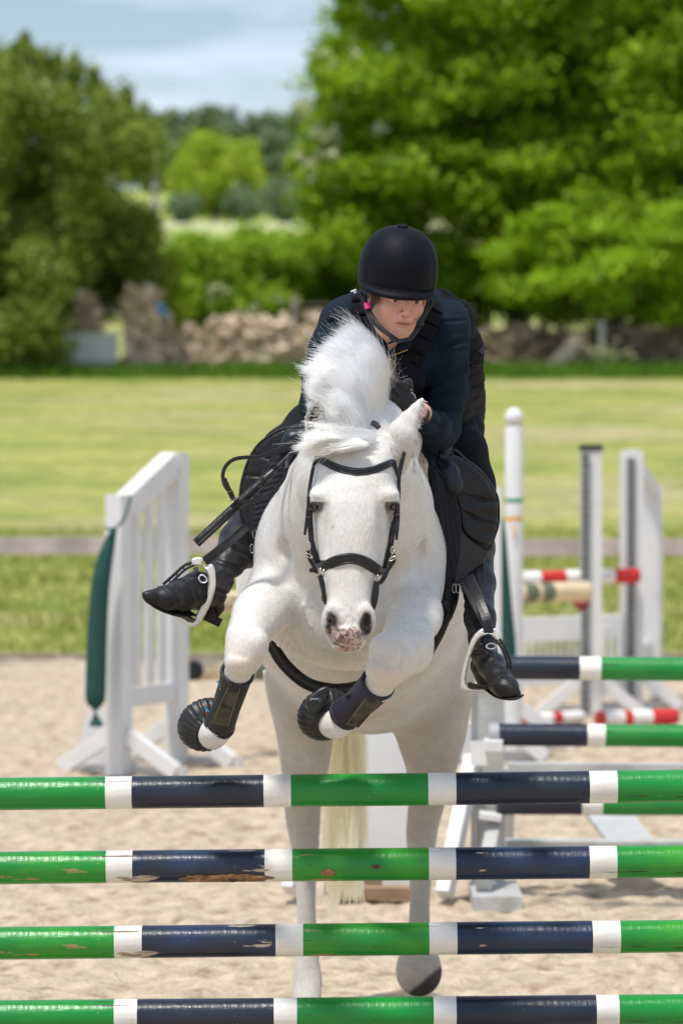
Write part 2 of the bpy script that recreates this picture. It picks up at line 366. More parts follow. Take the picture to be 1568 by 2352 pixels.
for _ in range(420):
    cx_, cy_ = rng.uniform(-3.6, 3.6), rng.uniform(9.5, 30); k_ = near & (np.abs(q[:, 0] - cx_) < .25) & (np.abs(q[:, 1] - cy_) < .25); r2_ = np.hypot(q[k_, 0] - cx_, (q[k_, 1] - cy_) * .85); Zs[k_] += -.030 * np.exp(-(r2_ / .055) ** 2) + .014 * np.exp(-((r2_ - .10) / .03) ** 2)
q[:, 2] = np.clip(Zs, -.055, .045)
nxs, nys = X.shape; ii = np.arange(nxs * nys).reshape(nxs, nys)
F_ = np.stack([ii[:-1, :-1], ii[1:, :-1], ii[1:, 1:], ii[:-1, 1:]], -1).reshape(-1, 4)
tag(obj('sand_arena', q, F_, m_sand), kind='structure')

def grass_mat(name, c1, c2, c3, sc1, bump=.6, stretch=(.35, 1, 1)):
    m = bpy.data.materials.new(name); m.use_nodes = True; t = m.node_tree; N = t.nodes.new; L = t.links.new; b = t.nodes['Principled BSDF']
    b.inputs['Roughness'].default_value = .9; b.inputs['Specular IOR Level'].default_value = .2
    tc = N('ShaderNodeTexCoord'); mp = N('ShaderNodeMapping'); mp.inputs['Scale'].default_value = stretch; L(tc.outputs['Object'], mp.inputs['Vector'])
    def noise(s_, dt, a, b_):
        n = N('ShaderNodeTexNoise'); n.inputs['Scale'].default_value = s_; n.inputs['Detail'].default_value = dt; L(mp.outputs[0], n.inputs['Vector'])
        r = N('ShaderNodeMapRange'); r.inputs['From Min'].default_value = a; r.inputs['From Max'].default_value = b_; L(n.outputs['Fac'], r.inputs['Value']); return r.outputs[0]
    x = N('ShaderNodeMixRGB'); x.inputs['Color1'].default_value = (*c1, 1); x.inputs['Color2'].default_value = (*c2, 1); L(noise(sc1, 5, .38, .62), x.inputs[0])
    y = N('ShaderNodeMixRGB'); y.inputs['Color2'].default_value = (*c3, 1); L(noise(sc1 * .3, 4, .5, .72), y.inputs[0]); L(x.outputs[0], y.inputs['Color1'])
    z = N('ShaderNodeVectorMath'); z.operation = 'SCALE'; L(y.outputs[0], z.inputs[0]); r = N('ShaderNodeMapRange'); r.inputs['To Min'].default_value = .7; r.inputs['To Max'].default_value = 1.25
    L(noise(sc1 * 6, 6, .3, .7), r.inputs['Value']); L(r.outputs[0], z.inputs['Scale']); L(z.outputs[0], b.inputs['Base Color'])
    n = N('ShaderNodeTexNoise'); n.inputs['Scale'].default_value = 30; n.inputs['Detail'].default_value = 6; L(tc.outputs['Object'], n.inputs['Vector'])
    bp = N('ShaderNodeBump'); bp.inputs['Strength'].default_value = bump; bp.inputs['Distance'].default_value = .05; L(n.outputs['Fac'], bp.inputs['Height']); L(bp.outputs[0], b.inputs['Normal'])
    return m
m_grass = grass_mat('grass_meadow', (.37, .37, .10), (.225, .27, .058), (.44, .365, .20), 1.1, .6, (.5, .8, 1))
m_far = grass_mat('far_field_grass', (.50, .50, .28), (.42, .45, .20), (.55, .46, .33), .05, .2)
m_hill = grass_mat('hill_grass', (.36, .40, .10), (.28, .34, .08), (.42, .38, .16), .1, .2)
def sheet(name, y0, y1, dy, x0, x1, dx, m, amp, z0=0, kind='structure'):
    ya = np.arange(y0, y1 + dy * .5, dy); xa = np.arange(x0, x1 + dx * .5, dx); X, Y = np.meshgrid(xa, ya, indexing='ij'); q = np.stack([X.ravel(), Y.ravel(), terr(Y.ravel()) + z0], 1)
    q[:, 2] += amp * fbm(np.stack([q[:, 0], q[:, 1], 0 * q[:, 0]], 1), 1.3, 3, 2)
    a, b = X.shape; i = np.arange(a * b).reshape(a, b); return tag(obj(name, q, np.stack([i[:-1, :-1], i[1:, :-1], i[1:, 1:], i[:-1, 1:]], -1).reshape(-1, 4), m), kind=kind)
sheet('grass_field', 31.2, 110, .45, -40, 40, .5, m_grass, .035)
sheet('hill_slope', 110, 236, 6, -300, 300, 20, m_hill, .0)
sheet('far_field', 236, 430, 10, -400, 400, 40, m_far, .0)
sheet('distant_hills', 430, 4000, 100, -3000, 3000, 200, m_hill, .0)
# arena edging board and rail fence
m_oldwood = material('weathered_wood', (.33, .27, .235), rough=.85, var=.25, vscale=6, bump=.4, bscale=12, bstretch=(1, 12, 12), bdist=.01, tint2=(.22, .17, .14), tscale=3)
b = MB(); b.box((0, 31.05, .0), (40, .05, .10)); o = b.build('edging_board', m_oldwood, loc=(0, 31.05, 0)); tag(o, 'low dark timber edging along the sand where the grass starts', 'edging board')
fz = CAM_Z - (1256 - 950) / FPX * 30.4
fe = empty('rail_fence', (0, 30.4, 0), 'weathered grey timber rail fence crossing behind the jumps at the grass edge', 'fence')
m_rail = material('grey_rail_wood', (.47, .40, .37), rough=.85, var=.2, vscale=4, bump=.5, bscale=10, bstretch=(.4, 8, 8), bdist=.01, tint2=(.32, .27, .24), tscale=2.5)
ends = [-9.6, -6.3, -3.0, .35, 2.0, 5.3, 8.6]
for a, c in zip(ends[:-1], ends[1:]):
    r = MB(); zz = fz + rng.normal(0, .004); r.beam((a + .004, 30.4, zz), (c - .004, 30.4, zz + rng.normal(0, .006)), .045, .135); r.build('rail', m_rail, fe)
for x in ends[1:-1]: r = MB(); r.box((x, 30.49, fz / 2 + .04), (.10, .09, fz + .16)); r.build('fence_post', m_rail, fe)

# ------------------------------------------------------------ rubble wall, gate pillars
def stone_mat(name, c, c2): return material(name, c, rough=.95, spec=.2, var=.3, vscale=2.2, tint2=c2, tscale=3.5, tpos=(.42, .62), bump=.8, bscale=9, bdist=.04)
m_stone = stone_mat('limestone_rubble', (.74, .60, .45), (.52, .39, .28)); m_stone_d = stone_mat('rubble_painted_shade', (.34, .26, .19), (.19, .16, .10))  # second stone is a darker copy, tree shade painted into its colour
def stone_block(B, c, s, m=0):
    v = np.array([[x, y, z] for x in (-1, 1) for y in (-1, 1) for z in (-1, 1)], float) * np.array(s) / 2; v += rng.normal(0, .17, v.shape) * np.array(s)
    a = rng.normal(0, .22); M = np.array([[math.cos(a), 0, math.sin(a)], [0, 1, 0], [-math.sin(a), 0, math.cos(a)]])
    B.add(v @ M.T + c, [(0, 1, 3, 2), (4, 6, 7, 5), (0, 4, 5, 1), (2, 3, 7, 6), (0, 2, 6, 4), (1, 5, 7, 3)], m)
def rubble(name, x0, x1, Y, ytop, mat, label, cat, dens=1.0, core=True, sz=(.21, .095)):
    """x0..x1 display px, ytop(x) display px of the top edge"""
    B = MB(); s = FPX / Y; X0, X1 = (x0 - 784) / s, (x1 - 784) / s; zb = float(terr(Y)); x = X0
    while x < X1:
        px = 784 + x * s; zt = CAM_Z + (950 - ytop(px)) / s; z = zb - .05
        while z < zt:
            w = sz[0] * rng.uniform(.55, 1.5); h = sz[1] * rng.uniform(.6, 1.5)
            stone_block(B, (x + rng.normal(0, .05), Y + rng.normal(0, .05), z + h / 2), (w, .34 * rng.uniform(.7, 1.2), h)); z += h * .86
        if core: B.box((x, Y + .12, (zb + zt) / 2 - .1), (.27, .25, max(.1, zt - zb - .15)))
        x += sz[0] * .68 / dens
    o = B.build(name, mat, loc=((X0 + X1) / 2, Y, zb)); return tag(o, label, cat)
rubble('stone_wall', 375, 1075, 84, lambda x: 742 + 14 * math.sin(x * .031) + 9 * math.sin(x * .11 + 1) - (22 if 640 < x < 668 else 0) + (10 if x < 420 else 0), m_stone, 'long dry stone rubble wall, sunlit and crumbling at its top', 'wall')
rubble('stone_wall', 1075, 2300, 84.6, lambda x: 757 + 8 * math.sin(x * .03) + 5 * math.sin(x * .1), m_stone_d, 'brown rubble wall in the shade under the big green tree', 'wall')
rubble('stone_pillar', 300, 366, 83.4, lambda x: 664 + (x - 300) * .12, m_stone, 'tall rubble gate pillar joined to the end of the sunlit stone wall', 'pillar', sz=(.24, .13))
rubble('stone_pillar', 166, 230, 83.8, lambda x: 677 - (x - 200) * .02 + max(0, 185 - x) * 3.0, m_stone, 'broad rubble gate pillar beside the dark bush, above the white board', 'pillar', sz=(.24, .13))
def W(x, y, Y): return at_y(x, y, Y)
b = MB(); b.beam(W(244, 709, 83.7), W(290, 712, 83.7), .08, .13); tag(b.build('gate_bar', m_oldwood, loc=W(267, 712, 83.7)), 'short wooden bar fixed between the two stone pillars', 'bar')
m_trough = material('pale_board_paint', (.66, .67, .64), rough=.7, var=.08, vscale=3)
b = MB(); c = W(209, 804, 82.9); b.box(c, (1.17, .06, .66)); b.box(c + np.array([0, -.01, .36]), (1.25, .12, .05)); o = b.build('white_board', m_trough, loc=c - np.array([0, 0, .36])); tag(o, 'plain white board standing upright below the broad stone pillar', 'board')
m_blue = material('blue_plastic', (.05, .22, .55), rough=.5)
b = MB(); b.tube([W(360, 700, 82.8), W(370, 710, 82.8), W(381, 728, 82.8)], [.07, .09, .04], 8); tag(b.build('blue_bag', m_blue, loc=W(374, 730, 82.8)), 'crumpled blue plastic sack lying on the wall end by the tall pillar', 'bag')
b = MB(); b.beam(W(676, 790, 85), W(676, 677, 85), .16, .13); fp = empty('wire_fence', W(676, 800, 85), 'brown wooden fence post with strands of wire, in front of the hedge', 'fence')
b.build('fence_post', m_oldwood, fp)
for yy in (698, 716): b = MB(); b.tube([W(676, yy, 84.9), W(830, yy + 3, 84.9), W(1090, yy + 6, 84.9)], .012, 5); b.build('wire', m_oldwood, fp)
b = MB(); b.beam(W(1268, 846, 83.6), W(1332, 772, 84), .42, .16); tag(b.build('leaning_slab', m_stone, loc=W(1270, 850, 83.6)), 'pale stone slab leaning against the shaded wall beneath the big tree', 'stone slab')
b = MB(); b.beam(W(1381, 800, 84.1), W(1381, 738, 84.1), .14, .12); tag(b.build('post_stub', m_trough, loc=W(1381, 800, 84.1)), 'short pale post standing at the top of the shaded wall', 'post')

# ------------------------------------------------------------ foliage
def leaf_mat(name, c, c2, tr=.35):
    m = bpy.data.materials.new(name); m.use_nodes = True; t = m.node_tree; N = t.nodes.new; L = t.links.new; b = t.nodes['Principled BSDF']; out = t.nodes['Material Output']
    g = N('ShaderNodeNewGeometry'); r = N('ShaderNodeMixRGB'); r.inputs['Color1'].default_value = (*c, 1); r.inputs['Color2'].default_value = (*c2, 1)
    pw = N('ShaderNodeMath'); pw.operation = 'POWER'; pw.inputs[1].default_value = 1.4; L(g.outputs['Random Per Island'], pw.inputs[0]); L(pw.outputs[0], r.inputs[0])
    L(r.outputs[0], b.inputs['Base Color']); b.inputs['Roughness'].default_value = .5; b.inputs['Specular IOR Level'].default_value = .22
    q = N('ShaderNodeBsdfTranslucent'); x = N('ShaderNodeVectorMath'); x.operation = 'MULTIPLY'; x.inputs[1].default_value = (1.15, 1.25, .5); L(r.outputs[0], x.inputs[0]); L(x.outputs[0], q.inputs['Color'])
    mx = N('ShaderNodeMixShader'); mx.inputs[0].default_value = tr; L(b.outputs[0], mx.inputs[1]); L(q.outputs[0], mx.inputs[2]); L(mx.outputs[0], out.inputs['Surface']); return m
def leaves(centres, radii, n, size, up=.35, shell=.55):
    """n leaves in every clump (ellipsoid); returns verts, quad faces"""
    C = np.repeat(np.asarray(centres, float), n, 0); Rr = np.repeat(np.asarray(radii, float).reshape(len(centres), -1) * np.ones(3), n, 0); M = len(C)
    d = rng.normal(size=(M, 3)); d /= np.linalg.norm(d, axis=1)[:, None]; rr = ((shell - .25) + (1.3 - shell) * rng.random(M)) * rng.uniform(.5, 1.2, M)
    c = C + d * Rr * rr[:, None]
    nrm = d * .6 + rng.normal(size=(M, 3)) * .55 + np.array([0, 0, up]); nrm /= np.linalg.norm(nrm, axis=1)[:, None]
    a = np.cross(nrm, rng.normal(size=(M, 3))); a /= np.linalg.norm(a, axis=1)[:, None]; b = np.cross(nrm, a); s = size * rng.uniform(.6, 1.35, M)[:, None]
    v = np.stack([c + a * s * .62, c + b * s * .36 + nrm * s * .08, c - a * s * .62, c - b * s * .36 + nrm * s * .08], 1).reshape(-1, 3)
    return v, np.arange(M * 4).reshape(M, 4)
def limbs(B, base, tips, r0, bend=.3):
    for t in tips:
        t = np.asarray(t, float); mid = base + (t - base) * .5 + rng.normal(0, bend, 3) * np.array([1, 1, .4]); B.tube(spline([base, mid, t], 5), np.linspace(r0, r0 * .18, 11), 7)
m_bark = material('bark', (.11, .085, .065), rough=.95, var=.3, vscale=5, bump=.8, bscale=8, bdist=.05)
def tree(name, label, cat, base, clumps, radii, n, size, mat, trunk_r=.18, nl=14, group=None, extra=None, up=.35, fork=1.2):
    base = np.array(base, float); root = empty(name, base, label, cat, group)
    v, f = leaves(clumps, radii, n, size, up); obj('crown', v, f, mat, root, False)
    B = MB(); top = base + np.array([0, 0, fork]); B.tube([base - [0, 0, .2], base + [0, 0, fork * .5], top], [trunk_r * 1.3, trunk_r, trunk_r * .85], 10)
    cl = np.asarray(clumps); limbs(B, top, cl[rng.choice(len(cl), min(nl, len(cl)), replace=False)], trunk_r * .55); B.build('trunk', m_bark, root, True)
    if extra: v, f = leaves(extra[0], extra[1], extra[2], extra[3]); obj('blossom', v, f, extra[4], root, False)
    return root
def inpoly(x, y, poly):
    c = False; n = len(poly)
    for i in range(n):
        (x1, y1), (x2, y2) = poly[i], poly[(i + 1) % n]
        if (y1 > y) != (y2 > y) and x < (x2 - x1) * (y - y1) / (y2 - y1) + x1: c = not c
    return c
def scatter(poly, n, Y0, Y1, holes=()):
    xs = [p[0] for p in poly]; ys = [p[1] for p in poly]; out = []
    while len(out) < n:
        x, y = rng.uniform(min(xs), max(xs)), rng.uniform(min(ys), max(ys))
        if not inpoly(x, y, poly): continue
        Y = rng.uniform(Y0, Y1)
        if any(inpoly(x, y, h) and Y < hy for h, hy in holes): continue
        out.append(at_y(x, y, Y))
    return np.array(out)
m_leaf_big = leaf_mat('leaf_green', (.12, .235, .006), (.44, .60, .03)); m_leaf_bright = leaf_mat('leaf_bright', (.16, .30, .008), (.46, .64, .03))
m_leaf_olive = leaf_mat('leaf_olive', (.125, .18, .02), (.36, .42, .075), .25); m_leaf_hedge = leaf_mat('leaf_hedge', (.19, .34, .02), (.45, .60, .05))
m_leaf_yel = leaf_mat('leaf_yellow', (.26, .37, .03), (.54, .62, .06)); m_leaf_wood = leaf_mat('leaf_woodland_haze', (.13, .20, .11), (.29, .38, .19), .2)  # woodland leaves paled and blued, distance haze put into their colour
m_blossom = leaf_mat('blossom', (.50, .50, .30), (.78, .76, .62), .3)
# large tree right: outline with lobes, a dark hollow in front of the trunk, bright low boughs at the right
big = [(835, -330), (800, 20), (765, 130), (800, 210), (745, 300), (715, 385), (742, 470), (800, 560), (930, 640), (1080, 712), (1600, 725), (1800, 700), (1800, -330)]
holes = [([(880, 400), (1140, 440), (1160, 720), (870, 700)], 88.5)]
cl = scatter(big, 660, 85.5, 93.5, holes); cl[-34:] = scatter([(1240, -60), (1600, -60), (1600, 240), (1240, 240)], 34, 90, 93); rq = rng.uniform(.35, 1.5, 660); rd = np.column_stack([rq, rq * rng.uniform(.7, 1.2, 660), rq * rng.uniform(.4, .75, 660)])
fringe = np.array([at_y(x, y, rng.uniform(86, 89)) for x, y in [(800, 30), (812, -20), (765, 105), (748, 128), (745, 150), (778, 175), (802, 225), (748, 285), (725, 300), (702, 362), (690, 375), (716, 400), (722, 450), (742, 500), (790, 560), (820, 610), (775, 330), (850, 70), (870, 0)]])
cl = np.concatenate([cl, fringe]); rd = np.concatenate([rd, np.tile([.42, .42, .26], (len(fringe), 1))])
bl = np.array([at_y(x, y, rng.uniform(85.5, 86.5)) for x, y in [(745, 118), (760, 150), (690, 362), (712, 372), (735, 355), (745, 312), (770, 300), (722, 300), (688, 238), (725, 395), (765, 350), (795, 395), (790, 240), (870, 290), (810, 130), (700, 250), (780, 430)]])
tree('broadleaf_tree', 'large bright green broadleaf tree with pale blossom along its left edge, over the shaded wall', 'tree', (4.2, 90.5, float(terr(90.5))), cl, rd, 560, .15, m_leaf_big, .28, 16, extra=(bl, [.22] * len(bl), 26, .12, m_blossom), fork=1.6)
low = [(1175, 575), (1215, 500), (1300, 480), (1420, 520), (1600, 470), (1640, 720), (1420, 725), (1240, 715), (1150, 690)]
cl = scatter(low, 46, 82.9, 85.2); tree('young_tree', 'leafy lighter green sapling under the right side of the big tree', 'tree', (6.1, 85.4, float(terr(85.4))), cl, np.column_stack([rng.uniform(.4, .85, 46)] * 2 + [rng.uniform(.22, .4, 46)]), 560, .15, m_leaf_bright, .09, 12, fork=.9)
# olive bush left
bush = [(-260, 250), (-120, 130), (20, 165), (110, 190), (200, 235), (310, 265), (350, 330), (340, 420), (330, 500), (285, 590), (190, 625), (118, 690), (100, 810), (-260, 830)]
cl = scatter(bush, 220, 80.5, 87.5, [([(170, 450), (340, 430), (345, 700), (150, 700)], 84.5)]); rd = np.column_stack([rng.uniform(.4, .9, 220)] * 2 + [rng.uniform(.45, .95, 220)])
c2_ = scatter([(100, 560), (335, 480), (340, 640), (300, 710), (150, 740), (100, 740)], 60, 85.6, 88); c3_ = scatter([(-260, 770), (138, 770), (128, 838), (-260, 838)], 34, 81.5, 84); cl = np.concatenate([cl, c2_, c3_]); rd = np.concatenate([rd, np.column_stack([rng.uniform(.4, .7, 94)] * 2 + [rng.uniform(.4, .7, 94)])])
tips = np.array([at_y(x, y, rng.uniform(82, 86)) for x, y in [(40, 135), (60, 120), (95, 150), (130, 160), (170, 165), (215, 190), (240, 240), (10, 150), (290, 235), (330, 280), (355, 300), (-30, 120)]])
cl = np.concatenate([cl, tips]); rd = np.concatenate([rd, np.tile([.22, .22, .5], (len(tips), 1))])
tree('dark_bush', 'tall dark olive thorn bush filling the left side beside the stone pillars', 'bush', (-6.2, 84, float(terr(84))), cl, rd, 520, .12, m_leaf_olive, .2, 10, up=.1, fork=.8)
# hedge behind the wall
hp = [(375, 640), (405, 556), (520, 541), (640, 556), (760, 541), (900, 575), (1080, 620), (1080, 760), (365, 760)]
cl = scatter(hp, 150, 90, 95); v, f = leaves(cl, np.column_stack([rng.uniform(.45, .8, 150)] * 2 + [rng.uniform(.3, .55, 150)]), 520, .13)
hr = empty('hedge', (-1.5, 92, float(terr(92))), 'rounded bright green hedge growing behind the sunlit stone wall', 'hedge'); obj('foliage', v, f, m_leaf_hedge, hr, False)
B = MB(); [B.tube([(x, 92, float(terr(92)) - .1), (x + .1, 92.1, float(terr(92)) + .7), (x - .2 + rng.normal(0, .2), 92, float(terr(92)) + 1.6)], [.06, .045, .02], 6) for x in np.linspace(-4.2, 1.2, 8)]; B.build('stem', m_bark, hr, True)
fl = np.array([at_y(x, y, 89.6) for x, y in [(485, 668), (500, 660), (515, 672), (490, 690), (585, 700), (545, 715), (640, 690)]]); v, f = leaves(fl, [.16] * 7, 14, .1); obj('blossom', v, f, m_blossom, hr, False)
# bramble at the left of the hedge, in front of the pale field
cl = scatter([(300, 640), (340, 560), (420, 590), (420, 720), (300, 720)], 14, 88, 89.5); tree('bramble_bush', 'small yellow green bush between the tall stone pillar and the hedge', 'bush', (-4.2, 89, float(terr(89))), cl, [.42] * 14, 420, .11, m_leaf_yel, .05, 6, fork=.4)
# far trees
def dome(px, py0, py1, wpx, Y, n, flat=.9):
    s = FPX / Y; c = at_y(px, (py0 + py1) / 2, Y); rx = wpx / 2 / s; rz = (py1 - py0) / 2 / s; out = []
    while len(out) < n:
        d = rng.normal(size=3); d /= np.linalg.norm(d); out.append(c + d * np.array([rx, rx * .8, rz]) * rng.uniform(.45, .82))
    return np.array(out), rx
def far_tree(label, px, y0, y1, w, Y, mat, n=46, size=.5, cat='tree', name='field_tree', group=None):
    cl, rx = dome(px, y0, y1, w, Y, n); s = FPX / Y; zb = float(terr(Y)); c = at_y(px, y1, Y)
    tree(name, label, cat, (c[0], Y, zb), cl, [max(rx * .3, .5)] * n, 210, size, mat, .3, 10, group, fork=max(.8, c[2] - zb))
far_tree('round yellow green tree standing alone at the edge of the pale far field', 492, 300, 512, 262, 385, m_leaf_yel, 70, .48, name='round_tree')
far_tree('low dark green bush on the left below the round yellow tree', 420, 440, 510, 110, 372, m_leaf_wood, 24, .4, 'bush', 'field_bush')
far_tree('low dark green bush on the right below the round yellow tree', 560, 430, 512, 130, 373, m_leaf_wood, 24, .4, 'bush', 'field_bush')
far_tree('grey green tree standing between the round yellow tree and the big broadleaf tree', 665, 400, 512, 150, 360, m_leaf_wood, 40, .4, name='grey_tree')
wl_ = [(455, 205, 150), (540, 225, 150), (625, 235, 160), (576, 205, 30), (700, 222, 170), (780, 210, 180), (390, 225, 150), (500, 240, 200), (660, 250, 220), (740, 235, 200), (680, 330, 160), (600, 330, 110), (770, 340, 140), (430, 330, 150), (520, 380, 150), (720, 400, 150), (640, 420, 140), (400, 400, 120), (500, 300, 160), (620, 290, 160), (780, 420, 140)]
wn_ = ['dark conifer spire rising above the distant wood', 'dark round tree at the left end of the distant wood', 'dark distant tree left of the conifer spire', 'dark distant tree right of the conifer spire']
C_, R_ = [], []
for i, (px, y0, w) in enumerate(wl_):
    Y = 520 + (i % 3) * 12; cl, rx = dome(px, y0, 535, w, Y, 60); C_.append(cl); R_.append(np.full(60, max(rx * .34, .5)))
v, f = leaves(np.concatenate(C_), np.concatenate(R_), 190, .75); tag(obj('distant_wood', v, f, m_leaf_wood, None, False, loc=(-12, 530, 28)), 'dark green wood along the skyline behind the round yellow tree', 'wood', kind='stuff')
# weathered pole beside the bush
m_pale = material('pale_weathered_timber', (.50, .46, .42), rough=.85, var=.15, vscale=2)
b = MB(); b.tube([W(357, 640, 98), W(356, 480, 98), W(352, 285, 98)], [.12, .10, .07], 10); b.beam(W(340, 470, 97.9), W(374, 473, 97.9), .08, .1); tag(b.build('utility_pole', m_pale, loc=W(357, 640, 98)), 'thin pale utility pole standing just right of the dark bush', 'pole')
# long grass and flowers at the wall foot
m_long = leaf_mat('long_grass', (.07, .17, .012), (.16, .28, .03), .3)
def blades(n, x0, x1, y0, y1, h, w, name, mat, **k):
    x = rng.uniform(x0, x1, n); y = rng.uniform(y0, y1, n); z = terr(y); hh = h * rng.uniform(.5, 1.25, n); a = rng.uniform(0, math.pi, n); lean = rng.normal(0, .25, (n, 2)) * hh[:, None]
    b0 = np.stack([x - np.cos(a) * w, y - np.sin(a) * w, z - .02], 1); b1 = np.stack([x + np.cos(a) * w, y + np.sin(a) * w, z - .02], 1); t = np.stack([x + lean[:, 0], y + lean[:, 1], z + hh], 1)
    return tag(obj(name, np.stack([b0, b1, t], 1).reshape(-1, 3), np.arange(n * 3).reshape(n, 3).tolist() if n < 10 else np.arange(n * 3).reshape(n, 3), mat, None, False), kind='stuff', **k)
blades(9000, -9, 9, 80.2, 83.5, .30, .02, 'long_grass', m_long, label='taller green grass growing along the foot of the stone wall', cat='grass')
blades(30000, -4.2, 4.2, 31.3, 46, .07, .012, 'meadow_grass', leaf_mat('short_grass', (.20, .25, .045), (.36, .37, .10), .3), label='short yellowish meadow grass beyond the rail fence', cat='grass')
fl = np.array([at_y(1385 + rng.normal(0, 22), 815 + rng.normal(0, 16), 82.6) for _ in range(30)]); v, f = leaves(fl, [.07] * 30, 12, .06); fr_ = empty('cow_parsley', W(1385, 850, 82.6), 'clump of white flowering cow parsley at the foot of the shaded wall', 'wildflower'); obj('blossom', v, f, m_blossom, fr_, False)
B = MB(); [B.tube([W(1385 + rng.normal(0, 8), 852, 82.6), p], [.01, .006], 4) for p in fl]; B.build('stem', m_long, fr_)

# ============================================================ POLES AND JUMP STANDS
def paint(name, c, chips, rough=.33, chipamt=.70, dark=(.02, .02, .02), vr=.12, tint=None):
    m = bpy.data.materials.new(name); m.use_nodes = True; t = m.node_tree; N = t.nodes.new; L = t.links.new; b = t.nodes['Principled BSDF']
    tc = N('ShaderNodeTexCoord')
    def nz(scale, st, det=5, lo=.4, hi=.6, typ='ShaderNodeTexNoise'):
        mp = N('ShaderNodeMapping'); mp.inputs['Scale'].default_value = st; L(tc.outputs['Object'], mp.inputs['Vector']); n = N(typ); n.inputs['Scale'].default_value = scale
        n.inputs['Detail'].default_value = det; L(mp.outputs[0], n.inputs['Vector']); r = N('ShaderNodeMapRange'); r.inputs['From Min'].default_value = lo; r.inputs['From Max'].default_value = hi; L(n.outputs['Fac'], r.inputs['Value']); return r.outputs[0], n.outputs['Fac']
    a = N('ShaderNodeRGB'); a.outputs[0].default_value = (*c, 1); cc = a.outputs[0]
    mk, _ = nz(7, (1, 1.5, 1.5), 4, .35, .65); x = N('ShaderNodeMixRGB'); x.inputs['Color2'].default_value = (*(tint or tuple(min(1, k * (1 + vr * 2)) for k in c)), 1); L(mk, x.inputs[0]); L(cc, x.inputs['Color1']); cc = x.outputs[0]
    mk, _ = nz(11, (.55, 2.2, 2.2), 7, chipamt, chipamt + .025); x = N('ShaderNodeMixRGB'); x.inputs['Color2'].default_value = (*chips, 1); L(mk, x.inputs[0]); L(cc, x.inputs['Color1']); cc = x.outputs[0]; chipmask = mk
    mk, _ = nz(5, (.35, 9, 9), 8, .665 if chipamt > .7 else .635, .68 if chipamt > .7 else .65); x = N('ShaderNodeMixRGB'); x.inputs['Color2'].default_value = (*dark, 1); L(mk, x.inputs[0]); L(cc, x.inputs['Color1']); cc = x.outputs[0]
    mk, _ = nz(170, (1, 1, 1), 2, .755, .77); x = N('ShaderNodeMixRGB'); x.inputs['Color2'].default_value = (*[.5 * k + .3 for k in chips], 1); L(mk, x.inputs[0]); L(cc, x.inputs['Color1']); cc = x.outputs[0]
    mk, _ = nz(3.2, (.8, 2.0, 2.0), 6, .42, .75); x = N('ShaderNodeMixRGB'); x.inputs['Color2'].default_value = (.42, .34, .26, 1); sm_ = N('ShaderNodeMath'); sm_.operation = 'MULTIPLY'; sm_.inputs[1].default_value = .045; L(mk, sm_.inputs[0]); L(sm_.outputs[0], x.inputs[0]); L(cc, x.inputs['Color1']); cc = x.outputs[0]
    L(cc, b.inputs['Base Color']); b.inputs['Specular IOR Level'].default_value = .5
    rr = N('ShaderNodeMapRange'); rr.inputs['To Min'].default_value = rough; rr.inputs['To Max'].default_value = .8; L(chipmask, rr.inputs['Value']); L(rr.outputs[0], b.inputs['Roughness'])
    _, h1 = nz(60, (1.2, .5, .5), 3); _, h2 = nz(6, (.5, 5, 5), 6); ad = N('ShaderNodeMath'); ad.operation = 'MULTIPLY_ADD'; ad.inputs[1].default_value = 2.5; L(h2, ad.inputs[0]); L(h1, ad.inputs[2])
    bp = N('ShaderNodeBump'); bp.inputs['Strength'].default_value = .35; bp.inputs['Distance'].default_value = .004; L(ad.outputs[0], bp.inputs['Height']); L(bp.outputs[0], b.inputs['Normal']); return m
wood_c = (.42, .25, .13)
m_green = paint('green_gloss_paint', (.001, .22, .028), wood_c, tint=(.003, .25, .030)); m_navy = paint('navy_gloss_paint', (.0035, .010, .030), (.32, .30, .27), chipamt=.74, tint=(.006, .014, .036)); m_white = paint('white_gloss_paint', (.70, .68, .64), (.40, .33, .27), rough=.4, chipamt=.74, dark=(.22, .18, .15))
m_green_w = paint('worn_green_paint', (.002, .22, .026), wood_c, chipamt=.632, tint=(.03, .29, .02)); m_navy_w = paint('worn_navy_paint', (.0035, .010, .030), (.50, .40, .31), chipamt=.655, tint=(.006, .028, .08)); m_white_w = paint('worn_white_paint', (.68, .65, .60), (.36, .26, .19), rough=.5, chipamt=.665, dark=(.15, .11, .08))
m_red = paint('red_gloss_paint', (.50, .015, .012), (.5, .4, .35)); m_cream = paint('cream_paint', (.62, .50, .31), (.4, .3, .2), rough=.45); m_sage = paint('sage_paint', (.11, .13, .075), (.3, .25, .2), rough=.45)
m_splinter = material('bare_splintered_wood', (.40, .22, .10), rough=.9, var=.5, vscale=40, tint2=(.10, .055, .03), tscale=25, bump=1, bscale=60, bstretch=(.2, 2, 2), bdist=.01)
m_steel = material('galvanised_steel', (.42, .44, .46), rough=.4, metal=.8, var=.15, vscale=12)
m_grey_end = material('grey_end_cap', (.36, .37, .38), rough=.5)
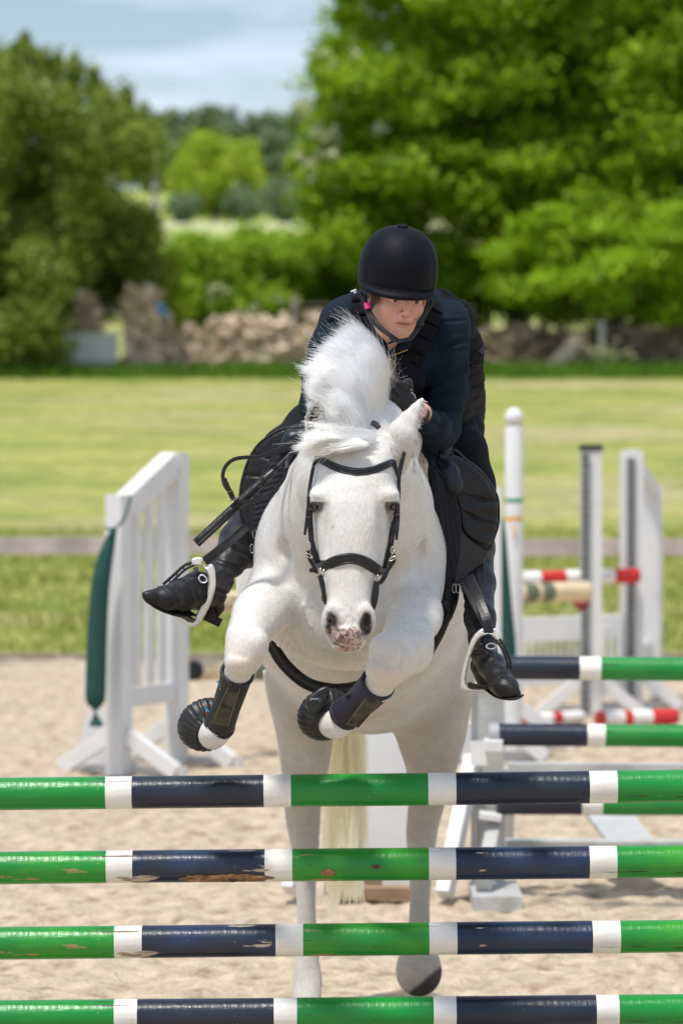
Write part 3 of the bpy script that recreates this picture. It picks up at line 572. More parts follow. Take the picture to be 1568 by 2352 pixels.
def pole(name, label, A, B, r, marks, mats, group, cat='pole', n=28, wear=0.0, seed=0):
    """marks: [(x display px where a colour ends, material index)...] along A->B (given as x,y,d)"""
    a, b = P(*A), P(*B); L_ = np.linalg.norm(b - a); ax = (b - a) / L_
    def tx(x):                          # display x -> metres along the pole
        r0 = P(x, (A[1] + B[1]) / 2, 1.0) - _c; k = r0[0] / r0[1]; p = a - _c
        return float((k * p[1] - p[0]) / (ax[0] - k * ax[1]))
    cuts = [(0.0, marks[0][1])] + [(tx(x), None) for x, _ in marks[:-1]]; bounds = [0.0] + [tx(x) for x, _ in marks[:-1]] + [L_]
    s = [0.0]; mi = []
    for k in range(len(bounds) - 1):
        m_ = max(1, int((bounds[k + 1] - bounds[k]) / .02)); st = np.linspace(bounds[k], bounds[k + 1], m_ + 1)[1:]; s += list(st); mi += [marks[k][1]] * m_
    s = np.array(s); ref = np.array([0, 0, 1.0]); u = np.cross(ax, ref); u /= np.linalg.norm(u); w = np.cross(u, ax); th = np.arange(n) / n * 2 * math.pi; V = []
    for t in s:
        rr = r * (1 + wear * (.6 * np.array([mnoise.noise((t * 3 + seed, math.cos(q) * .8, math.sin(q) * .8)) for q in th]) + .4 * np.array([mnoise.noise((t * 14 + seed, math.cos(q) * 2, math.sin(q) * 2)) for q in th])))
        V.append((ax * t) + rr[:, None] * (np.cos(th)[:, None] * u + np.sin(th)[:, None] * w) + w * .4 * r * wear * math.sin(t * 2.1 + seed))
    k = len(s); V = np.concatenate(V); f = [(i * n + j, (i + 1) * n + j, (i + 1) * n + (j + 1) % n, i * n + (j + 1) % n) for i in range(k - 1) for j in range(n)]; mi = list(np.repeat(mi, n))
    f += [tuple(range(n)), tuple(range(k * n - 1, (k - 1) * n - 1, -1))]; mi += [marks[0][1], marks[-1][1]]
    M = Matrix((ax, -u, w)).transposed().to_4x4()       # local x runs along the pole, so the paint wear follows the grain
    Vl = V @ np.array(Matrix((ax, -u, w))).T
    o = obj(name, Vl, f, mats, None, True, mi=mi); o.matrix_world = Matrix.Translation(Vector(a)) @ M; o.rotation_euler = M.to_euler(); o.location = Vector(a)
    for i in (-1, -2): o.data.polygons[i].use_smooth = False
    return tag(o, label, cat, group), tx, (a, ax, u, w)
GP = 'green, white and navy poles of the near jump'; clean = [m_green, m_white, m_navy]; worn = [m_green_w, m_white_w, m_navy_w]
def marks(xs): return [(x, m) for x, m in zip(list(xs) + [9999], [0, 1, 2, 1, 0, 1, 2, 1, 0])]
D0 = 10.8
def fullpole(label, yl, yr, xs, mats, wear, seed, d=D0):
    sl = (yr - yl) / 1568; return pole('jump_pole', label, (-560, yl - 560 * sl, d), (2230, yl + 2230 * sl, d + .02), R(37.6, d), marks(xs), mats, GP, wear=wear, seed=seed)
fullpole('topmost of the four poles of the near jump, glossy green, white and navy', 1824.5, 1806, (243, 303.5, 605.5, 668, 982.5, 1046.5, 1352, 1416), clean, .010, 1)
p2 = fullpole('second pole down on the near jump, chipped, with a long split of bare wood', 1994.5, 1979, (244.5, 305, 608, 671, 984, 1046, 1352, 1415), worn, .016, 12)
fullpole('third pole from the top of the near jump, cracked lengthwise with blue scuffs', 2167.5, 2151, (263.5, 327, 633, 696, 985, 1049, 1359, 1423), worn, .014, 23)
fullpole('bottom pole of the near jump, cut by the lower edge of the picture', 2336, 2322, (263, 316, 629, 682, 995, 1047, 1368, 1420), clean, .010, 34)
def splinter(pol, x0, x1, dy0, dy1, name='bare_wood', lift=.0012, seed=0, parent=None, n=26):
    """patch of torn bare wood following the pole's own curve, between display x0..x1 and dy0..dy1 px below its axis"""
    o, tx, (a, ax, u, w) = pol; r = R(37.6, D0); V, f = [], []; q = 7; rr = np.random.default_rng(seed); t0, t1 = tx(x0), tx(x1); M = np.array(Matrix((ax, -u, w))).T
    for i in range(n + 1):
        k = i / n; t = t0 + (t1 - t0) * k; env = math.sin(math.pi * min(1, k * 1.02)) ** .45; mid = (dy0 + dy1) / 2; hh = (dy1 - dy0) / 2 * env * rr.uniform(.55, 1.1); lo, hi = mid - hh, min(37, mid + hh)
        for j in range(q):
            y = lo + (hi - lo) * j / (q - 1); s_ = np.clip(y / 37.6, -.999, .999); ang = math.asin(s_); rad = r * (1.012 + .014 * (1 if 0 < j < q - 1 else -1)) + lift + rr.normal(0, .0005)
            V.append(ax * t - w * rad * math.sin(ang) - (-u if u[1] < 0 else u) * rad * math.cos(ang))
    f = [(i * q + j, (i + 1) * q + j, (i + 1) * q + j + 1, i * q + j + 1) for i in range(n) for j in range(q - 1)]
    ob = obj(name, np.array(V) @ M, f, m_splinter, None, True); ob.parent = o; ORG[ob.name] = ORG[o.name]; return ob
splinter(p2, 408, 632, 14, 36, seed=1); splinter(p2, 735, 772, 4, 24, seed=2, n=9); splinter(p2, 848, 880, -4, 6, seed=3, n=9)

# rear jump, right
GR = 'green, white and navy poles of the jump behind the horse'; m5 = [m_green, m_white, m_navy, m_grey_end]
d2 = 15.8
pole('jump_pole', 'highest of the three poles behind the horse, beside the right boot', (1118, 1533.5, d2 - .5), (2350, 1544, d2 - .5), R(27.2, d2 - .5), [(1330, 2), (1379, 1), (2200, 0), (2300, 1)], m5, GR, wear=.01, seed=41)
pole('jump_pole', 'middle pole behind the horse with a grey end, resting in a white cup', (1121, 1688, d2), (2350, 1696, d2), R(26, d2), [(1145, 3), (1348, 2), (1389, 1), (2200, 0), (2300, 1)], m5, GR, wear=.01, seed=52)
pole('jump_pole', 'lowest pole behind the horse, half hidden by the near top pole', (1140, 1846, d2), (2350, 1852, d2), R(26, d2), [(1335, 2), (1383, 1), (2200, 0), (2300, 1)], m5, GR, wear=.01, seed=63)
m_wp = material('white_outdoor_paint', (.70, .70, .69), rough=.55, var=.06, vscale=4, tint2=(.55, .53, .48), tscale=2.5, tpos=(.55, .85), bump=.15, bscale=40, bdist=.004)
m_gp = material('dirty_grey_white_paint', (.47, .47, .45), rough=.65, var=.12, vscale=5, tint2=(.26, .24, .20), tscale=4, tpos=(.5, .8), bump=.2, bscale=40)
m_brownwood = material('brown_sleeper_wood', (.27, .17, .10), rough=.9, var=.3, vscale=6, bump=.5, bscale=10, bdist=.01)
m_bag = material('dark_green_canvas', (.004, .058, .045), rough=.8, var=.15, vscale=10, tint2=(.25, .22, .18), tscale=30, tpos=(.70, .74), bump=.2, bscale=50)
m_track = material('keyhole_track_metal', (.25, .26, .26), rough=.5, metal=.5, var=.15, vscale=10)
m_hole = material('keyhole_dark', (.03, .03, .028), rough=.8); m_blackcap = material('black_plastic_cap', (.012, .012, .013), rough=.5); m_redcup = material('red_plastic_cup', (.22, .02, .02), rough=.45)
def G(x, d): return np.array([P(x, 950, d)[0], d, 0.0])
def track(B_, x, y0, y1, d, w=.04, holes=True):
    return None
# wing holding the middle and lowest rear pole
wr = empty('jump_wing', G(1128, d2), 'dirty white jump stand right of the horse\'s hind legs, holding the poles in cups', 'jump stand')
zt = P(1110, 1575, d2 + .12)[2]
b = MB(); b.box((P(1126, 0, d2 + .12)[0], d2 + .12, zt / 2), (.115, .09, zt)); b.build('post', m_gp, wr)
b = MB(); b.box((P(1087, 0, d2 + .10)[0], d2 + .10, zt / 2), (.018, .07, zt * .98)); b.build('track', m_steel, wr)
b = MB(); b.beam(P(1112, 1712, d2 - .02), P(1153, 1712, d2 - .02), .11, .05); b.beam(P(1100, 1703, d2 - .02), P(1100, 1758, d2 - .02), .07, .03); b.build('cup', m_wp, wr)
b = MB(); b.beam(P(1100, 1872, d2 - .02), P(1150, 1878, d2 - .02), .11, .03); b.build('cup', m_wp, wr)
b = MB(); b.beam(P(1085, 1742, d2 + .1), P(1020, 2056, d2 - .22), .06, .075); b.build('brace', m_wp, wr)
b = MB(); b.beam(P(1137, 1900, d2 + .02), P(1108, 2034, d2 - .28), .06, .08); b.build('brace', m_gp, wr)
b = MB(); b.box(G(1138, d2 - .2) + [0, 0, .03], (.20, .55, .06)); b.build('foot', m_gp, wr)
b = MB(); b.beam(P(820, 1700, d2 + .3), P(1084, 1702, d2 + .3), .04, .16); b.build('rail', m_wp, wr)
b = MB(); x0, x1 = P(818, 0, d2 + .25)[0], P(944, 0, d2 + .25)[0]; zz = P(880, 1560, d2 + .25)[2]; b.box(((x0 + x1) / 2, d2 + .25, zz / 2 + .01), (x1 - x0, .03, zz - .02)); b.build('side_board', m_wp, wr)
b = MB(); b.beam(P(760, 1660, d2 + .3), P(664, 2046, d2 - .1), .05, .075); b.build('brace', m_wp, wr)
br = empty('wooden_block', G(820, d2 + .1), 'brown sleeper lying on the sand behind the horse\'s hind legs', 'wooden block')
b = MB(); b.box(G(811, d2 + .05) + [0, 0, .05], (.24, .12, .10)); b.box(G(860, d2 - .1) + [0, 0, .03], (.34, .1, .05)); b.build('sleeper', m_brownwood, br)
# low grey-white frame right
lf = empty('low_frame', G(1450, 16.4), 'low weathered grey white plank frame under the rear poles', 'cavaletti frame')
b = MB(); b.beam(P(1165, 1764, 17.2), P(1900, 1768, 17.2), .05, .05); b.build('plank', m_gp, lf); b = MB(); b.beam(P(1160, 1938, 16.2), P(1900, 1942, 16.2), .10, .035); b.build('plank', m_gp, lf)
b = MB(); b.beam(P(1385, 1855, 17.0), P(1452, 1940, 16.2), .20, .03, up=(0, -.4, 1)); b.build('brace', m_gp, lf)
b = MB(); b.beam(P(1170, 1764, 17.25), G(1166, 17.3), .05, .06, up=(0, 1, 0)); b.build('leg', m_gp, lf); b = MB(); b.beam(P(1880, 1764, 17.25), G(1880, 17.3), .05, .06, up=(0, 1, 0)); b.build('leg', m_gp, lf)
# ---- left wing
wl2 = empty('jump_wing', G(330, 21.4), 'tall white slatted jump wing with sloping top rail, on the left', 'jump wing')
A, Bp = G(272, 21.15), G(404, 21.75); dr = (Bp - A) / np.linalg.norm(Bp - A); pr = np.array([dr[1], -dr[0], 0]); rotw = np.column_stack([pr, dr, [0, 0, 1]])
def WPt(x, y): t = (x - 272) / (404 - 272); d = 21.15 + .6 * t; return P(x, y, d)
zA, zB = P(272, 1136, 21.15)[2], P(404, 1040, 21.75)[2]
b = MB(); b.box(A + [0, 0, zA / 2], (.10, .12, zA), rotw); b.build('post', m_wp, wl2); b = MB(); b.box(Bp + [0, 0, zB / 2], (.10, .12, zB), rotw); b.build('post', m_wp, wl2)
b = MB(); b.beam(A + dr * .062 + [0, 0, zA - .075], Bp - dr * .062 + [0, 0, zB - .06], .10, .14); b.build('top_rail', m_wp, wl2)
b = MB(); b.beam(A + dr * .062 + [0, 0, P(0, 1600, 21.4)[2]], Bp - dr * .062 + [0, 0, P(0, 1600, 21.4)[2]], .06, .10); b.build('bottom_rail', m_wp, wl2)
for k in (.30, .52, .74):
    p = A + (Bp - A) * k; z0 = P(0, 1590, 21.4)[2] + .04; z1 = zA + (zB - zA) * k - .12; b = MB(); b.box(p + [0, 0, (z0 + z1) / 2], (.035, .06, z1 - z0), rotw); b.build('slat', m_wp, wl2)
for C, nm, sx in ((A, 'a', 1), (Bp, 'b', 1)):
    for s_ in (-1, 1): b = MB(); b.beam(C + pr * .055 * s_ + [0, 0, .22], C + pr * .36 * s_ + [0, 0, .03], .05, .09); b.build('brace', m_wp, wl2)
    b = MB(); b.box(C + dr * .09 + [0, 0, .025], (.74, .05, .05), rotw); b.build('foot', m_wp, wl2)
b = MB(); q_ = [(207, 1625), (244, 1625), (244, 1772), (160, 1772)]; v = [P(x, y, 21.42) for x, y in q_] + [P(x, y, 21.46) for x, y in q_]; b.add(v, [(0, 1, 2, 3), (7, 6, 5, 4)] + [(i, i + 4, (i + 1) % 4 + 4, (i + 1) % 4) for i in range(4)]); b.build('gusset', m_wp, wl2)
bg = empty('green_sleeve', P(220, 1670, 20.95), 'long dark green canvas sleeve hanging from the left wing\'s front post', 'canvas sleeve', 'green sleeves')
b = MB(); pts = [(264, 1212, 5), (254, 1240, 12), (240, 1290, 19), (229, 1360, 22), (223, 1460, 23.5), (220, 1560, 24), (219, 1605, 23), (219, 1622, 15), (219, 1632, 4), (219, 1642, 4), (220, 1655, 12), (221, 1667, 16), (221, 1670, 4)]
pp = spline(pts, 4); b.tube([P(x, y, 20.98) for x, y, r in pp], [R(max(r, 2), 20.98) for *_, r in pp], 14); b.build('sleeve', m_bag, bg, True)
b = MB(); b.tube([P(*q, 20.94) for q in [(300, 1140), (293, 1170), (283, 1195), (265, 1214), (247, 1216), (243, 1210)]], .008, 6); b.build('strap', m_bag, bg, True)
# ---- poles and stands of the far jump
pole('cream_pole', 'lower cream pole with sage bands running behind the horse, black end at the left wing', (437, 1541, 21.9), (1352, 1541, 24.3), R(22.5, 21.9), [(452, 3), (570, 0), (606, 1), (640, 0), (660, 1), (1194, 0), (1223, 1), (1234, 0), (1261, 1), (1352, 0)], [m_cream, m_sage, m_cream, m_blackcap], 'cream poles of the far jump', wear=.01, seed=5)
pole('cream_pole', 'upper cream pole with sage bands, ending at the metal track post', (470, 1383, 22.0), (1346, 1358, 24.2), R(24, 22.8), [(1194, 0), (1223, 1), (1234, 0), (1261, 1), (1346, 0)], [m_cream, m_sage], 'cream poles of the far jump', wear=.01, seed=6)
b = MB(); b.tube([P(440, 1545, 21.8), P(441, 1556, 21.7)], [.035, .05], 12); 
pole('striped_pole', 'raised red and white pole hanging level behind the cream pole', (1160, 1331, 25.2), (1463, 1322, 25.6), R(17.5, 25.3), [(1188, 0), (1237, 1), (1295, 0), (1406, 1), (1463, 0)], [m_red, m_white], 'red and white poles', seed=7)
def gpole(label, x0, y0, x1, y1, r, mk, seed):
    a, c = ground_pt(x0, y0, r), ground_pt(x1, y1, r); ta, tc_ = toP(a), toP(c); return pole('striped_pole', label, tuple(ta), tuple(tc_), r, mk, [m_red, m_white], 'red and white poles', seed=seed)
gpole('thin red and white pole lying on the sand left of the track post', 1192, 1655, 1335, 1645, .038, [(1218, 0), (1265, 1), (1285, 0), (1335, 1)], 8)
gpole('thicker red and white pole lying on the sand right of the track post', 1372, 1652, 1552, 1646, .052, [(1385, 0), (1429, 1), (1448, 0), (1493, 1), (1552, 0)], 9)
def stand(root, x, ytop, d, w, t, mat, feet=True, fl=.33):
    z = P(x, ytop, d)[2]; g = G(x, d); b = MB(); b.box(g + [0, 0, z / 2], (w, t, z)); b.build('post', mat, root)
    if feet:
        for s_ in (-1, 1): b = MB(); b.beam(g + [s_ * w * .55, 0, .24], g + [s_ * fl, 0, .03], .06, .08); b.build('brace', mat, root)
        b = MB(); b.box(g + [0, t / 2 + .03, .03], (fl * 2.1, .05, .06)); b.build('foot', mat, root)
    return g, z
def keytrack(root, x, y0, y1, d, w=.055, step=.055):
    z0, z1 = P(x, y1, d)[2], P(x, y0, d)[2]; X_ = P(x, 0, d)[0]; b = MB(); b.box((X_, d, (z0 + z1) / 2), (w, .012, z1 - z0)); z = z0 + .03
    while z < z1 - .02: b.box((X_, d - .0075, z), (.020, .004, .026), m=1); z += step
    return b.build('track', [m_track, m_hole], root)
ts = empty('jump_stand', G(1355, 25.2), 'white post with a grey metal keyhole track and black cap', 'jump stand')
g, z = stand(ts, 1357, 1034, 25.2, .135, .10, m_wp); keytrack(ts, 1344, 1040, 1640, 25.13)
b = MB(); b.box(g + [0, 0, z + .018], (.15, .12, .036)); b.build('cap', m_blackcap, ts)
b = MB(); b.tube([P(1318, 1384, 25.05), P(1334, 1392, 25.0), P(1350, 1378, 25.0)], [.02, .045, .03], 8); b.tube([P(1336, 1388, 25.02), P(1338, 1398, 25.02)], [.04, .02], 8); b.build('cup', m_redcup, ts, True)
# ball-topped post
bp_ = empty('ball_top_post', G(1180, 22.6), 'round white post with a ball finial and green and orange bands', 'post')
z = P(1180, 985, 22.6)[2]; r_ = R(20.5, 22.6); g = G(1180, 22.6); b = MB(); b.lathe(g, (0, 0, 1), [(0, r_), (z * .5, r_), (z, r_), (z + .008, r_ * .93), (z + .02, r_ * .9)], 24); b.build('shaft', m_wp, bp_, True)
b = MB(); b.lathe(g + [0, 0, z + .068], (0, 0, 1), [(-.058 * math.cos(a), max(.001, 1.04 * r_ * math.sin(a))) for a in np.linspace(.35, math.pi, 12)], 24); b.build('finial', m_wp, bp_, True)
for y0, m_, nm in ((1149, material('green_tape', (.05, .30, .16), rough=.5), 'band'), (1191, material('orange_tape', (.80, .38, .05), rough=.5), 'band')):
    zc_ = P(0, y0, 22.6)[2]; b = MB(); b.lathe(g, (0, 0, 1), [(zc_ - .012, r_ + .0015), (zc_ + .012, r_ + .0015)], 24); b.build(nm, m_, bp_, True)
for s_ in (-1, 1): b = MB(); b.beam(g + [s_ * .05, 0, .25], g + [s_ * .36, 0, .03], .06, .08); b.build('brace', m_wp, bp_)
# tape numeral 7 on the post, as in the photo
m_or = bpy.data.materials['orange_tape']
b = MB(); dd = 22.6 - r_ - .002; b.beam(P(1173, 1212, dd), P(1187, 1210, dd), .004, .010, up=(0, 0, 1)); b.beam(P(1187, 1210, dd), P(1177, 1240, dd), .004, .008, up=(1, 0, 0)); b.build('painted_mark', m_or, bp_)
gb = empty('green_sleeve', P(1165, 1512, 22.3), 'dark green canvas sleeve hanging beside the ball topped post', 'canvas sleeve', 'green sleeves')
b = MB(); pts = [(1149, 1190, 6), (1152, 1230, 10), (1155, 1300, 13), (1160, 1400, 17), (1166, 1480, 19), (1167, 1512, 17), (1167, 1520, 4)]; pp = spline(pts, 4); b.tube([P(x, y, 22.2) for x, y, r in pp], [R(max(r, 2), 22.2) for *_, r in pp], 14); b.build('sleeve', m_bag, gb, True)
gs = empty('slim_stand', G(1140, 21.9), 'slim grey white post close behind the rider\'s boot', 'jump stand'); stand(gs, 1139, 1120, 21.9, .055, .09, m_wp, fl=.28)
# right wing with track and sloping rail
rw = empty('jump_wing', G(1480, 26), 'narrow white jump wing with a track and sloping rail at the far right', 'jump wing')
gA, zA = stand(rw, 1450, 1034, 25.7, .15, .09, m_wp); keytrack(rw, 1449, 1052, 1640, 25.64)
gB = G(1504, 26.9); zB = P(1504, 1115, 26.9)[2]; b = MB(); b.box(gB + [0, 0, zB / 2], (.10, .08, zB)); b.build('post', m_wp, rw)
dr2 = (gB - gA) / np.linalg.norm(gB - gA); b = MB(); b.beam(gA + dr2 * .05 + [0, 0, zA - .05], gB - dr2 * .05 + [0, 0, zB - .04], .05, .11); b.build('top_rail', m_wp, rw)
for k in (.25, .45, .65, .85):
    p = gA + (gB - gA) * k; z1 = zA + (zB - zA) * k - .10; z0 = P(0, 1500, 26)[2]; b = MB(); b.box(p + [0, 0, (z0 + z1) / 2], (.028, .06, z1 - z0)); b.build('slat', m_wp, rw)
b = MB(); b.beam(gA + [.06, .06, P(0, 1500, 26)[2]], gB - [.05, 0, -P(0, 1500, 26)[2]], .05, .10); b.build('bottom_rail', m_wp, rw)
# low white picket filler
pf = empty('picket_filler', G(1320, 25.9), 'low white picket panel between the ball topped post and the far wing', 'jump filler')
b = MB(); b.beam(P(1182, 1448, 26.0), P(1462, 1438, 26.2), .04, .17); b.build('rail', m_wp, pf)
for i in range(17):
    x = 1190 + i * 16.4; y = 1448 - i * .6; b = MB(); p0, p1 = P(x, y, 26.12), P(x, 1556, 26.12); b.box((p0 + p1) / 2, (.026, .02, p0[2] - p1[2])); b.build('picket', m_wp, pf)
b = MB(); b.beam(P(1182, 1562, 26.0), P(1462, 1556, 26.2), .04, .08); b.build('rail', m_wp, pf)
def hair_curves(name, roots, ctrl, tips, mat, parent, w=.0006, seg=12, wav=.004, wend=.3):
    n = len(roots); t = np.linspace(0, 1, seg + 1)[None, :, None]; r, c, e = [np.asarray(a)[:, None, :] for a in (roots, ctrl, tips)]
    p = (1 - t) ** 2 * r + 2 * t * (1 - t) * c + t * t * e; ph = rng.random((n, 1, 3)) * 6.28; fr = rng.uniform(2, 6, (n, 1, 1)); p = p + np.sin(t * fr + ph) * wav * t ** 1.5
    hc = bpy.data.hair_curves.new(name); hc.add_curves([seg + 1] * n); hc.position_data.foreach_set('vector', (p - ORG[parent.name]).reshape(-1).astype(np.float32))
    rad = (w * (1 - (1 - wend) * t[..., 0] ** 1.5) * rng.uniform(.7, 1.3, (n, 1))).reshape(-1).astype(np.float32); at = hc.attributes.get('radius') or hc.attributes.new('radius', 'FLOAT', 'POINT'); at.data.foreach_set('value', rad)
    hc.materials.append(mat); o = bpy.data.objects.new(name, hc); COL.objects.link(o); o.parent = parent; ORG[o.name] = ORG[parent.name]; return o
def phair(name, c, rough=.35, rr=.6):
    m = bpy.data.materials.new(name); m.use_nodes = True; t = m.node_tree; t.nodes.clear(); h = t.nodes.new('ShaderNodeBsdfHairPrincipled'); o = t.nodes.new('ShaderNodeOutputMaterial'); h.parametrization = 'COLOR'; h.inputs['Color'].default_value = (*c, 1); h.inputs['Roughness'].default_value = rough; h.inputs['Radial Roughness'].default_value = rr
    h.inputs['Random Roughness'].default_value = .3; t.links.new(h.outputs[0], o.inputs['Surface']); return m
m_ph = phair('white_mane_hair_fine', (.93, .905, .865)); m_pf = phair('cream_forelock_hair_fine', (.90, .83, .72)); m_pt = phair('cream_tail_hair_fine', (.76, .53, .25))
# ============================================================ THE PONY
ax = axis_steps([(-.46, -.12, .0062), (-.12, .24, .0036), (.24, .46, .0062)]); ay = axis_steps([(9.9, 10.5, .0036), (10.5, 11.2, .0065), (11.2, 12.95, .009)]); az = axis_steps([(-.02, .72, .0065), (.72, 1.36, .0052), (1.36, 2.06, .0036)])
H = SDF(ax, ay, az)
K = .06
# trunk
def tiltx(a): return np.array([[1, 0, 0], [0, math.cos(a), -math.sin(a)], [0, math.sin(a), math.cos(a)]])
H.ell(P(815, 1338, 11.75), (.365, .62, .37), tiltx(math.radians(-22)), K)
H.ell(P(800, 1290, 10.98), (.243, .30, .30), None, K)
H.ell(P(856, 1440, 12.15), (.325, .36, .34), None, .1)
H.ell(P(795, 1440, 10.95), (.19, .26, .112), None, .05)            # breast
for x, s_ in ((672, 1), (930, -1)): H.ell(P(x, 1310, 10.92), (.102, .19, .215), None, .06)
H.ell(P(735, 1400, 10.78), (.095, .08, .10), None, .045); H.ell(P(880, 1400, 10.78), (.095, .08, .10), None, .045)      # pectorals
# neck
H.chain([(818, 1045, 10.42, 92), (818, 1100, 10.60, 136), (815, 1170, 10.75, 170), (808, 1260, 10.90, 205)], .05)
H.chain([(822, 1010, 10.42, 62), (846, 990, 10.62, 74), (872, 1002, 10.85, 84), (880, 1040, 11.15, 90)], .06)
# forearms
H.chain([(640, 1365, 10.85, 74), (596, 1412, 10.62, 55), (567, 1466, 10.42, 46)], .04)
H.ell(P(563, 1492, 10.40), (R(46, 10.4), .058, R(56, 10.4)), None, .016); H.ell(P(552, 1520, 10.372), (R(34, 10.4), .04, R(30, 10.4)), None, .015); H.ell(P(590, 1478, 10.38), (R(26, 10.4), .035, R(34, 10.4)), None, .014)
H.chain([(553, 1520, 10.42, 36), (545, 1552, 10.45, 27), (528, 1610, 10.52, 25), (508, 1658, 10.60, 25), (496, 1680, 10.605, 31), (488, 1689, 10.625, 33)], .02)
H.chain([(935, 1350, 10.86, 72), (952, 1418, 10.65, 55), (925, 1475, 10.46, 52)], .04)
H.ell(P(905, 1508, 10.40), (R(55, 10.4), .062, R(62, 10.4)), None, .016); H.ell(P(948, 1492, 10.45), (R(46, 10.4), .055, R(56, 10.4)), None, .02); H.ell(P(884, 1540, 10.375), (R(44, 10.4), .045, R(36, 10.4)), None, .015); H.ell(P(880, 1488, 10.385), (R(30, 10.4), .035, R(30, 10.4)), None, .014)
H.chain([(882, 1550, 10.43, 40), (868, 1580, 10.46, 31), (822, 1622, 10.54, 28), (788, 1650, 10.60, 26), (775, 1662, 10.605, 30), (762, 1664, 10.625, 31)], .02)
# creases where the arms leave the body
H.chain([(590, 1345, 10.62, 6), (625, 1400, 10.60, 8), (640, 1455, 10.64, 9)], .03, sub=True); H.chain([(930, 1400, 10.62, 7), (905, 1425, 10.60, 9), (868, 1462, 10.62, 8)], .03, sub=True)
H.chain([(770, 1300, 10.60, 5), (780, 1440, 10.62, 10), (770, 1500, 10.68, 8)], .05, sub=True)
# relief: shoulder line, forearm muscles, tendons, veins, folds
H.chain([(700, 1180, 10.72, 8), (652, 1270, 10.71, 10), (636, 1340, 10.69, 9)], .035, sub=True); H.chain([(925, 1180, 10.72, 8), (965, 1270, 10.71, 10), (978, 1340, 10.69, 9)], .035, sub=True)
H.chain([(600, 1360, 10.76, 22), (568, 1405, 10.56, 17), (548, 1450, 10.40, 10)], .04); H.chain([(975, 1375, 10.76, 22), (985, 1425, 10.56, 17), (962, 1475, 10.42, 12)], .04)
H.chain([(578, 1440, 10.35, 5), (585, 1475, 10.325, 5.5), (578, 1515, 10.33, 5)], .012, sub=True); H.chain([(915, 1452, 10.355, 5), (925, 1490, 10.34, 6), (915, 1530, 10.34, 5)], .012, sub=True)
H.chain([(528, 1500, 10.345, 4.5), (560, 1508, 10.33, 4.5), (590, 1500, 10.33, 4.5)], .010, sub=True); H.chain([(862, 1522, 10.34, 4.5), (892, 1528, 10.325, 4.5), (925, 1520, 10.335, 4.5)], .010, sub=True)
H.chain([(720, 1330, 10.70, 4), (700, 1390, 10.70, 3), (712, 1440, 10.70, 3)], .008); H.chain([(755, 1200, 10.60, 10), (738, 1290, 10.65, 13), (750, 1380, 10.67, 14)], .04, sub=True)
H.chain([(870, 1230, 10.60, 10), (885, 1310, 10.65, 13), (870, 1390, 10.67, 14)], .04, sub=True)
# hind legs
H.loft([(1540, 700, 98, 12.20, .19, .20), (1600, 696, 84, 12.25, .17, .18), (1690, 700, 66, 12.35, .125, .135), (1770, 700, 55, 12.42, .09, .10), (1850, 694, 43, 12.50, .065, .075), (1905, 697, 38, 12.56, .055, .075), (1950, 700, 33, 12.58, .048, .062), (2000, 702, 25, 12.58, .034, .042), (2080, 704, 21.5, 12.575, .030, .038), (2160, 704, 22.5, 12.565, .031, .040), (2215, 705, 29, 12.55, .040, .048), (2252, 706, 35, 12.53, .046, .05), (2290, 706, 31, 12.49, .042, .042), (2330, 706, 36, 12.46, .055, .045), (2352, 706, 40, 12.45, .065, .045)], .05, n=2.1)
H.loft([(1540, 985, 108, 12.20, .19, .20), (1600, 982, 104, 12.22, .17, .18), (1650, 982, 95, 12.26, .15, .16), (1700, 989, 78, 12.30, .12, .13), (1770, 991, 57, 12.36, .09, .10), (1850, 979, 42, 12.44, .065, .075), (1905, 969, 38, 12.48, .055, .075), (1945, 967, 34, 12.49, .048, .062), (1995, 966, 26, 12.48, .034, .042), (2078, 964, 22.5, 12.46, .030, .038), (2130, 963, 25, 12.44, .031, .04), (2165, 961, 33, 12.42, .04, .048), (2200, 960, 40, 12.40, .045, .05)], .05, n=2.1)
# sheath / groin shading mass and tail dock
H.ell(P(860, 1590, 12.0), (.10, .14, .09), None, .08)
H.chain([(815, 1400, 12.52, 40), (800, 1500, 12.66, 22), (792, 1560, 12.70, 12)], .04)
# head
H.loft([(1000, 822, 70, 10.33, .095, .10), (1030, 819, 86, 10.29, .115, .13), (1060, 816, 92, 10.27, .125, .14), (1100, 814, 96, 10.26, .145, .15), (1150, 812, 95, 10.25, .16, .16), (1200, 811, 90, 10.24, .16, .155), (1250, 809, 82, 10.22, .145, .135), (1300, 806, 71, 10.19, .122, .10), (1350, 803, 60, 10.16, .098, .075), (1395, 801, 55, 10.135, .083, .062), (1425, 800, 54, 10.12, .078, .058), (1452, 799, 50, 10.112, .07, .052), (1472, 798, 43, 10.112, .058, .045), (1485, 797, 35, 10.115, .043, .035), (1491, 797, 26, 10.12, .03, .026)], .028, n=2.5)
for sx, ex in ((-1, 726), (1, 901)):
    H.ell(P(ex - sx * 4, 1136, 10.165), (.018, .042, .011), None, .035)                                     # brow ridge
    H.ell(P(ex + sx * 0, 1160, 10.175), (.020, .042, .024), None, .012)                                     # orbit
    H.ell(P(ex - sx * 24, 1230, 10.11), (.009, .018, .07), None, .02, sub=True)                              # hollow below the eye
    H.ell(P(ex + sx * 2, 1163, 10.135), (.0115, .022, .0095), None, .005, sub=True); H.chain([(ex + sx * 13, 1154, 10.158, 2.5), (ex + sx * 2, 1149, 10.143, 3.2), (ex - sx * 8, 1153, 10.135, 3.2), (ex - sx * 15, 1164, 10.130, 2)], .012)
for sx, nx in ((-1, 762), (1, 840)):
    H.ell(P(nx - sx * 0, 1424, 10.065), (.0245, .030, .042), None, .016)
